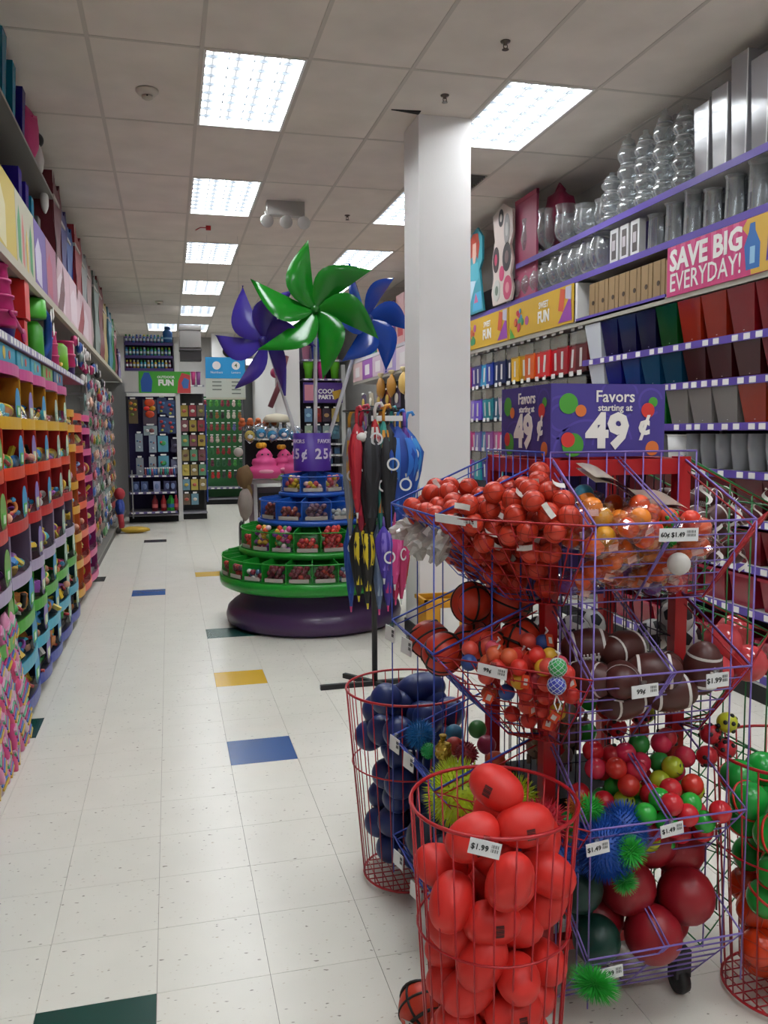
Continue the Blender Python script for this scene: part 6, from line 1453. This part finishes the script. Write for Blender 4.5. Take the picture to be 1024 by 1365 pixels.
def yb(y0, y1, lab, txt=True):
    b = thing('banner_sign', lab, 'sign', (XR-.012, y1, 2.345)); L = y1-y0; mb = MB(); mb.box(0, -L, 0, .008, 0, .30); part('board', mb, mat('c99f1c', .5), b)
    q = random.Random(int(y0*10)); 
    for k in range(16):
        cy, cz, r = -L*(.10+.22*q.random()), .07+.16*q.random(), .02+.02*q.random(); mb = MB(); mb.lathe([(r, 0), (r, .0008+.0002*k)], 12, Matrix.Translation((-.0003*k-.0004, cy, cz)) @ Matrix.Rotation(-pi/2, 4, 'Y')); part('printed_candy', mb, mat(q.choice(['b8323a', '3a8a5a', '4a8aa8', 'c8602a', 'a04a8a', 'b83a5a']), .5), b)
    if txt: text('SWEET', .075, PAPER, b, (-.002, -L*.58, .21), rr_, bold=.02, sx=.8); text('FUN', .13, PAPER, b, (-.002, -L*.58, .11), rr_, bold=.04, sx=.9)
    for k, (c, p) in enumerate((('8e3a9a', [(-.80, .02), (-.99, .02), (-.97, .22)]), ('c8502f', [(-.80, .12), (-.87, .10), (-.90, .27), (-.83, .29)]), ('b8b4c0', [(-.90, .2), (-.98, .18), (-.98, .29), (-.9, .29)]), ('4a9a3a', [(-.03, .0), (-.12, .0), (-.03, .1)]))):
        mb = MB(); mb.add([(-.0035-.0005*k, y*L, z) for y, z in p], [tuple(range(len(p)))]); part('printed_shape', mb, mat(c, .5), b)
    return b
yb(6.10, 7.38, 'yellow FUN banner with candy pictures nearest the big sign'); yb(7.40, 8.68, 'yellow FUN banner farther back beside the column'); yb(8.7, 9.98, 'yellow FUN banner hidden beyond the column')
# ---- kraft boxes
its = []
for k in range(8):
    L = (XR+.02, 5.90-.145*k, 2.362); t = thing('kraft_box', 'x', 'box', L, group='kraft gift boxes'); mb = MB(); mb.box(0, -.135, 0, .12, 0, .235 if k < 7 else .22); part('carton', mb, mat('8e7450', .7), t)
    mb = MB(); mb.box(-.0015, -.09, 0, 0, -.082, .235); part('fold', mb, mat('6f5838', .7), t); mb = MB(); mb.lathe([(.017, 0), (.017, .002)], 14, Matrix.Translation((0, -.062, .09)) @ Matrix.Rotation(-pi/2, 4, 'Y')); part('round_sticker', mb, mat('3a2a1c', .6), t); its.append((t, L))
label_rows(its, 'brown kraft box with a round dark sticker', 8)
for k in range(3):
    t = thing('frame_box', f'white framed box on the second purple shelf, {["left", "middle", "right"][k]} of three', 'box', (XR+.03, 5.62-.14*k, 2.69)); mb = MB(); mb.box(0, -.11, 0, .05, 0, .24); part('carton', mb, mat('c9c9c9', .5), t); mb = MB(); mb.box(-.002, -.085, .03, 0, -.025, .21); part('window', mb, mat('57504e', .5), t); mb = MB(); mb.box(-.003, -.075, .09, -.002, -.035, .16); part('print', mb, mat('b8b0b4', .5), t)
# ---- tapered square vases in rows
def tvase(name='vase'):
    t = thing(name, 'x', 'vase'); v = vase(.072, .10, .245, None); part('body', v, mat('ffffff'), t)
    mb = MB(); mb.box(-.0745, -.004, .02, -.070, .004, .05); part('price_sticker', mb, PAPER, t); return t
TVS = proto(tvase())
def tint(c, body=.55, dark=.75): return clear(c, .22, dark, .1, 'tinted', body)
WV = mat('c6c9d0', .45); its = []
def row(z, seq, y0, step, sh, nm, x=XR+.10):
    for k, (c, cn) in enumerate(seq):
        L = (x+.03, y0-.04-step*1.24*k, z+.002); m = WV if c == 'w' else tint(c)
        dup(TVS, L, (0, 0, .0), f'{cn} square tapered vase on the {nm}', 'tapered square vases', {'body': m}, (sh[0]*1.24, sh[1]*1.24, sh[2]))
row(2.03, [('w', 'white'), ('1d1752', 'indigo, first'), ('1a154c', 'indigo, second'), ('14123c', 'dark navy'), ('0c4a1c', 'bottle green'), ('a82a12', 'orange-red, first'), ('a02812', 'orange-red, second'), ('8e1420', 'crimson, first'), ('8e1622', 'crimson, second'), ('7c1220', 'dark crimson')], 5.86, .195, (1.0, .95, 1.08), 'upper vase shelf')
row(1.79, [('w', 'white, stepped lower'), ('1a1e86', 'royal blue'), ('154086', 'cobalt'), ('124c74', 'ocean blue'), ('104460', 'teal blue'), ('46161a', 'maroon, first'), ('4c181c', 'maroon, second'), ('4a161a', 'maroon, third'), ('7c1224', 'wine red'), ('8a142a', 'raspberry')], 5.80, .195, (1.0, .95, .88), 'second vase shelf')
row(1.535, [('2a2470', 'violet'), ('1f2a80', 'ink blue'), ('0f6a2a', 'green, first'), ('0f6a2a', 'green, second'), ('9a9490', 'clear grey, first'), ('9a9490', 'clear grey, second'), ('948e8a', 'clear grey, third'), ('a83012', 'orange'), ('8a1c18', 'red, first'), ('8a1a1c', 'red, second')], 5.70, .19, (1.0, .95, .92), 'third vase shelf')
row(1.0, [('6a1420', f'dark red, {ORD[k]}') for k in range(9)], 5.70, .19, (1.0, .95, .9), 'fifth vase shelf')
row(.745, [('8a1a2a', f'red, {ORD[k]}') for k in range(9)], 5.70, .19, (1.0, .95, .8), 'shelf behind the wire bins')
drop_proto(TVS)
t = thing('white_bucket', 'white round bucket on the fourth shelf by the purple sign', 'bucket', (XR+.11, 4.76, 1.267)); part('body', MB().lathe([(0, 0), (.095, 0), (.11, .20), (.104, .20), (.09, .01), (0, .01)], 26, close=False), mat('c9c9c9', .4), t, True); part('rim', MB().tube([(.11*math.cos(2*pi*k/26), .11*math.sin(2*pi*k/26), .20) for k in range(26)], .004, 5, True), WHITE, t, True)
TUM = thing('tumbler_stack', 'x', 'tumblers'); TMm = clear('b4b8be', .35, .72, .2, 'smoky_clear', .35)
for k in range(9): part('tumbler', MB().lathe([(.052, .0+.011*k), (.068, .12+.011*k)] if k else [(0, .0), (.052, .0), (.068, .13)], 14, close=False), TMm, TUM, True)
proto(TUM)
for k in range(9): 
    if k < 1: continue
    dup(TUM, (XR+.10, 4.76-.145*k+.0, 1.267), None, f'stack of clear smoky tumblers, {ORD[k-1]} right of the white bucket', 'clear tumbler stacks')
for k in range(5): dup(TUM, (XR+.10, 4.95+.155*k, 1.267), None, f'stack of clear smoky tumblers behind the purple sign, {ORD[k]}', 'clear tumbler stacks')
drop_proto(TUM)
# pink and red goods on the lower shelves
its = []
TR = thing('pink_tray', 'x', 'tray'); mb = MB(); mb.add(tap(-.12, -.11, .12, .11, 0, .16, .8), [(0, 1, 5, 4), (1, 2, 6, 5), (2, 3, 7, 6), (3, 0, 4, 7), (3, 2, 1, 0)]); part('tub', mb, tint('b0203c', .5), TR); mb = MB(); mb.box(-.13, -.12, .155, .13, -.11, .17); mb.box(-.13, .11, .155, .13, .12, .17); mb.box(-.13, -.12, .155, -.12, .12, .17); mb.box(.12, -.12, .155, .13, .12, .17); part('rim', mb, tint('c03050', .5), TR); proto(TR)
for z in (.50, .155):
    for k in range(8): L = (XR+.13, 5.6-.26*k, z+.002); its.append((dup(TR, L, group='pink tubs on the low right shelves', scale=(1, 1, 1.1)), L))
label_rows(its, 'pink translucent tub on the low right shelves', 8)
drop_proto(TR)
# ---- hanging film packs (table covers)
def film_pack():
    t = thing('film_pack', 'x', 'pack'); mb = MB(); mb.prism([(-.06, 0), (.06, 0), (.055, -.17), (-.065, -.17)], .05); mb2 = MB(); mb2.add([(y-.0, x, z) for x, y, z in mb.v], mb.f); part('folded_cover', mb2, mat('2a2a9a', .4), t)
    mb = MB(); mb.box(.0, -.05, -.01, .012, .05, .075); part('clear_header', mb, clear('d2ccc0', .35, .9, .2, 'hazy', .22), t)
    mb = MB(); mb.box(-.0015, -.012, -.14, 0, .012, -.03); part('print', mb, mat('c9c6c2', .5), t)
    mb = MB(); mb.box(-.012, -.022, .082, -.009, .022, .112); part('peg_label', mb, PAPER, t)
    mb = MB(); mb.box(-.01, -.003, .078, .3, .003, .084); part('peg_hook', mb, STEEL, t); return t
FP = proto(film_pack()); its = []
r1 = [('a03a6a', 'rose'), ('4a2f9a', 'violet'), ('3a3a7a', 'slate violet'), ('2f8fb8', 'sky blue'), ('1c3a9a', 'royal blue'), ('16285a', 'navy'), ('141f4a', 'dark navy'), ('0f1838', 'midnight'), ('d2a21a', 'yellow'), ('c08a1a', 'gold'), ('cc5a1c', 'orange'), ('d03a22', 'vermilion'), ('c8141c', 'red'), ('b01220', 'scarlet'), ('9a1220', 'crimson'), ('7a101a', 'dark red'), ('5a0e16', 'maroon')]
R2_ = [('b8a0b0', 'pale lilac'), ('8a6fc0', 'lavender'), ('6a4fc0', 'purple'), ('2f8f98', 'teal'), ('1f7f8a', 'deep teal'), ('1a4f6a', 'petrol')]
PY_ = lambda k, n, a=8.60, b=6.02: a+(b-a)*k/(n-1)
for r, (z, seq, sc) in enumerate(((2.18, r1, (1, 1.5, 1.3)), (1.83, [R2_[k % 6] for k in range(17)], (1, 1.5, 1.25)), (1.50, [[('b05a8a', 'pink'), ('c03a7a', 'magenta'), ('6a5a9a', 'heather'), ('3a7a9a', 'steel teal'), ('8a4a8a', 'plum')][k % 5] for k in range(17)], (1, 1.5, 1.2)), (1.2, [[('c02f6a', 'cerise'), ('5a3a8a', 'grape'), ('1f8f98', 'turquoise'), ('3a2f7a', 'indigo')][k % 4] for k in range(17)], (1, 1.5, 1.2)))):
    for k, (c, cn) in enumerate(seq):
        L = (XR+.02+.015*(k % 2), PY_(k, 17), z); 
        o = dup(FP, L, (0, rr.uniform(-.05, .05), rr.uniform(-.08, .08)), f'{cn} film-wrapped table cover, {ORD[r]} peg row, {ORD[k]} right of the column', 'table covers on the right pegs', {'folded_cover': mat(c, .35)}, sc)
drop_proto(FP)
# goods along the run beyond the column
its = []
rr = random.Random(90)
for r, z in enumerate((2.10, 1.75, 1.4, 1.1)):
    for k in range(9):
        L = (XR+.0, 9.3+k*.52, z); o = carded(L, .30, .26, rr.choice(['a8702a', 'c09a4a', '7a4a8a', 'a04a5a', '3a3440', '8a2a2a', 'b8aa90', '5a4a6a']), [(0, .5, .3, rr.choice(['c9a84a', '8a3a6a', 'c8c0b0', 'a8502a']))], 'x', grp='packs on the right run beyond the column'); o.rotation_euler = (0, 0, -pi/2); its.append((o, L))
label_rows(its, 'hanging pack on the right run beyond the column', 9)
for k in range(9):
    c, cn = [('b8b090', 'cream'), ('c9a43a', 'mustard'), ('a83a4a', 'rose red'), ('3a4f8a', 'slate blue'), ('d0a0a0', 'blush'), ('8a5a9a', 'mauve'), ('c9762a', 'tangerine'), ('2f7a6a', 'sea green'), ('c8c0c8', 'pale grey')][k]
    t = thing('poster_roll', f'{cn} tall printed panel standing on the right run beyond the column', 'poster', (XR+.05, 9.2+k*.55, 2.705)); mb = MB(); mb.box(0, -.2, 0, .03, .2, .72-.03*(k % 3)); part('panel', mb, mat(c, .5), t); mb = MB(); mb.box(-.002, -.14, .12, 0, .12, .36); part('print', mb, mat(['8a4a8a', 'b8323a', 'c9c4b8'][k % 3], .5), t)
for k, (c, cn) in enumerate((('7a5aa8', 'lilac'), ('c9b8c0', 'pale pink'), ('9a86b8', 'heather'), ('b8a0b0', 'mauve grey'), ('8a4a9a', 'violet'), ('c8a8a8', 'peach'))):
    t = thing('banner_sign', f'{cn} printed banner on the right run beyond the column', 'sign', (XR-.012, 10.0+k*.7, 2.35)); mb = MB(); mb.box(0, 0, 0, .008, .69, .30); part('board', mb, mat(c, .5), t); mb = MB(); mb.box(-.002, .2, .06, 0, .5, .22); part('print', mb, mat('cfc8c8', .5), t)
for k in range(5):
    t = thing('pencil_pack', f'{["gold", "amber", "pale gold", "honey", "ochre"][k]} bagged party bundle on the far right ledge', 'pack', (XR-.06, 9.6+k*.62, 2.0)); part('bundle', blob((0, 0, .14), (.06, .13, .15), k+20, 14, 10, .1), mat(['b8862a', 'c08a2a', 'c8a45a', 'b07a2a', 'a8742a'][k], .5), t, True); part('top_tie', MB().lathe([(.01, .28), (.05, .34), (.04, .36)], 9), mat('c8b88a', .5), t, True)
# ---- standees and the clear glassware on top
t = thing('printed_standee', 'tall pink and cream standee with dark rings on the top right shelf', 'display board', (XR-.03, 7.50, 2.70)); mb = MB()
outl = [(-.24, 0), (-.28, .12), (-.22, .28), (-.27, .42), (-.20, .60), (-.25, .84), (.0, .90), (.22, .80), (.24, .6), (.17, .5), (.24, .36), (.18, .24), (.25, .1), (.2, 0)]
mb.prism(outl, .02, Matrix.Rotation(-pi/2, 4, 'Z')); part('board', mb, mat('c4b4ac', .5), t)
for y, z, a, b, c, c2 in ((-.14, .13, .085, .1, 'b0b0a8', '5a6a5a'), (.12, .12, .10, .11, 'b83a60', 'c8808a'), (-.02, .27, .06, .07, 'c03a68', 'c03a68'), (.10, .40, .10, .13, '241c20', '6a5050'), (-.16, .42, .075, .12, '2c1a20', 'b03054'), (.1, .65, .07, .14, '8a8684', 'a8a4a0'), (-.04, .78, .06, .08, '1c181a', 'b8b0a8')):
    for q, cc in ((1, c), (.45, c2)): mb = MB(); mb.lathe([(1, 0), (1, .002)], 22, Matrix.Translation((-.001-(.001 if q < 1 else 0), -y*1.0, z)) @ Matrix.Rotation(-pi/2, 4, 'Y') @ Matrix.Diagonal((b*q, a*q, 1, 1))); part('printed_ring', mb, mat(cc, .5), t)
t = thing('pink_display_board', 'solid dusty pink board behind the ringed standee', 'display board', (XR+.03, 7.05, 2.70)); mb = MB(); mb.box(0, -.16, 0, .02, .30, .87); part('board', mb, mat('a84a68', .5), t); mb = MB(); mb.box(-.003, -.16, .84, .023, .30, .88); part('cap_strip', mb, mat('a03054', .5), t)
t = thing('rose_bag', 'dark rose bag on top behind the pink board', 'bag', (XR+.2, 6.8, 3.1)); part('bag', blob((0, 0, .22), (.1, .2, .24), 6), mat('7a1438', .6), t, True); part('handle', MB().tube([(0, -.1, .42), (0, 0, .5), (0, .1, .42)], .012), mat('7a1438', .6), t, True)
t = thing('gift_standee', 'aqua and teal cut-out standee of a red-haired figure by the column', 'display board', (XR-.03, 8.25, 2.70)); mb = MB()
o2 = [(-.36, 0), (-.30, .3), (-.24, .45), (-.26, .62), (-.10, .80), (.08, .84), (.22, .72), (.22, .5), (.14, .42), (.2, .2), (.26, 0)]
mb.prism(o2, .02, Matrix.Rotation(-pi/2, 4, 'Z')); part('board', mb, mat('2f8a98', .5), t)
def flat(par, poly, c, d, nm='printed_shape'):
    mb = MB(); mb.add([(-d, -y, z) for y, z in poly], [tuple(range(len(poly)))]); part(nm, mb, mat(c, .5), par)
flat(t, [(-.13, .56), (-.16, .74), (-.04, .8), (.1, .78), (.15, .66), (.1, .52), (.02, .6)], 'a03a2a', .001); flat(t, [(-.06, .58), (-.05, .70), (.05, .70), (.06, .58), (.02, .50), (-.03, .50)], 'c8a090', .002)
flat(t, [(-.12, .34), (-.10, .50), (.1, .50), (.13, .34), (.05, .3)], '3fa0b0', .002); flat(t, [(-.28, .02), (-.12, .34), (.05, .32), (-.05, .2), (-.18, .02)], 'b8d0dc', .003); flat(t, [(-.05, .02), (.0, .2), (.2, .2), (.22, .02)], '3a9ac0', .002); flat(t, [(-.0, .1), (.05, .2), (.12, .1)], 'c0608a', .004); flat(t, [(-.3, .12), (-.22, .2), (-.2, .1)], 'b85a8a', .004)
t = thing('pink_poster', 'plain pale pink poster board farther along by the column', 'display board', (XR-.03, 8.95, 2.70)); mb = MB(); mb.box(0, -.25, 0, .02, .3, .62); part('board', mb, mat('c8a0b0', .5), t); mb = MB(); mb.box(-.002, -.2, .3, 0, .1, .45); part('print', mb, mat('7a5a8a', .5), t)
GL = clear('e6eaec', .42, .97, .12, 'glass', .13)
BW = thing('bubble_bowl', 'x', 'bowl'); part('bowl', MB().lathe([(.05, .0), (.10, .03), (.13, .09), (.125, .15), (.095, .20), (.10, .215)], 24, close=False), GL, BW, True); part('foot', MB().lathe([(.055, 0), (.05, .012)], 20), GL, BW, True); part('rim', MB().tube([(.1*math.cos(2*pi*k/24), .1*math.sin(2*pi*k/24), .215) for k in range(24)], .004, 5, True), GL, BW, True); proto(BW)
its = []
for k in range(9): L = (XR+.13, 7.3-.18*k, 2.69); its.append((dup(BW, L, group='clear bubble bowls', scale=(1, 1, 1.0+.04*k)), L))
label_rows(its, 'round clear bowl on the second purple shelf', 9)
drop_proto(BW)
HG = thing('hurricane_glass', 'x', 'vase'); part('glass', MB().lathe([(.06, 0), (.05, .015), (.015, .03), (.02, .05), (.07, .10), (.085, .18), (.07, .27), (.08, .33)], 20, close=False), GL, HG, True); part('foot', MB().lathe([(.06, 0), (.058, .01), (.012, .02)], 20), GL, HG, True); proto(HG)
its = []
for k in range(8): L = (XR+.10+.08*(k % 2), 7.15-.17*k, 3.0); its.append((dup(HG, L, group='clear footed vases', scale=(1.1, 1.1, 1.15 if k < 4 else .75)), L))
label_rows(its, 'clear footed glass vase on the top right shelf', 8); drop_proto(HG)
JR = thing('bubble_jar', 'x', 'jar')
prof = [(.06, 0)]
for k in range(4):
    for a in range(1, 6): prof.append((.045+.03*math.sin(pi*a/6), .105*k+.105*a/6))
    prof.append((.045, .105*(k+1)))
part('jar', MB().lathe(prof, 16, close=False), GL, JR, True); part('lid', MB().lathe([(.05, .42), (.045, .45), (.015, .47), (.02, .49), (0, .50)], 16), GL, JR, True)
for k in range(4): part('ring', MB().tube([(.048*math.cos(2*pi*j/16), .048*math.sin(2*pi*j/16), .105*(k+1)) for j in range(16)], .004, 5, True), clear('ffffff', .8, .9, .1, 'bright_glass', .25), JR, True)
proto(JR); its = []
for k in range(10):
    L = (XR+.09+.15*(k % 2), 5.72-.112*k, 3.0); its.append((dup(JR, L, group='clear bubble jars', scale=(1, 1, 1.05+.05*((k*3) % 4)) if k > 1 else (1, 1, .75)), L))
label_rows(its, 'clear stacked bubble jar on the top right shelf', 7); drop_proto(JR)
its = []
for k in range(6):
    L = (XR+.10, 4.56-.17*k, 3.0); t = thing('cylinder_vase', 'x', 'vase', L, group='tall clear square vases'); h = .42+.04*(k % 3)+(.07 if k > 1 else 0); v = vase(.062, .075, h, None); part('body', v, clear('cfcdd2', .3, .95, .12, 'smoky_glass', .35), t)
    mb = MB(); mb.box(-.080, -.076, 0, -.076, -.071, h); part('painted_glint', mb, clear('ffffff', .8, .9, .1, 'bright_glass', .5), t); its.append((t, L))  # whitish strip paints a highlight on one edge of the glass
label_rows(its, 'tall clear square vase at the top right corner', 6)
CV = thing('glass_vase', 'x', 'vase'); part('glass', MB().lathe([(0, .004), (.05, 0), (.055, .02), (.05, .25), (.062, .27)], 16, close=False), GL, CV, True); part('base', MB().lathe([(.05, 0), (.05, .015), (0, .016)], 16), GL, CV, True); proto(CV); its = []
for k in range(16): L = (XR+.08+.10*(k % 2), 5.10-.1*k, 2.69); its.append((dup(CV, L, group='clear straight glass vases', scale=(1, 1, .85+.08*((k*5) % 3))), L))
label_rows(its, 'clear straight glass vase above the magenta sign', 8); drop_proto(CV)
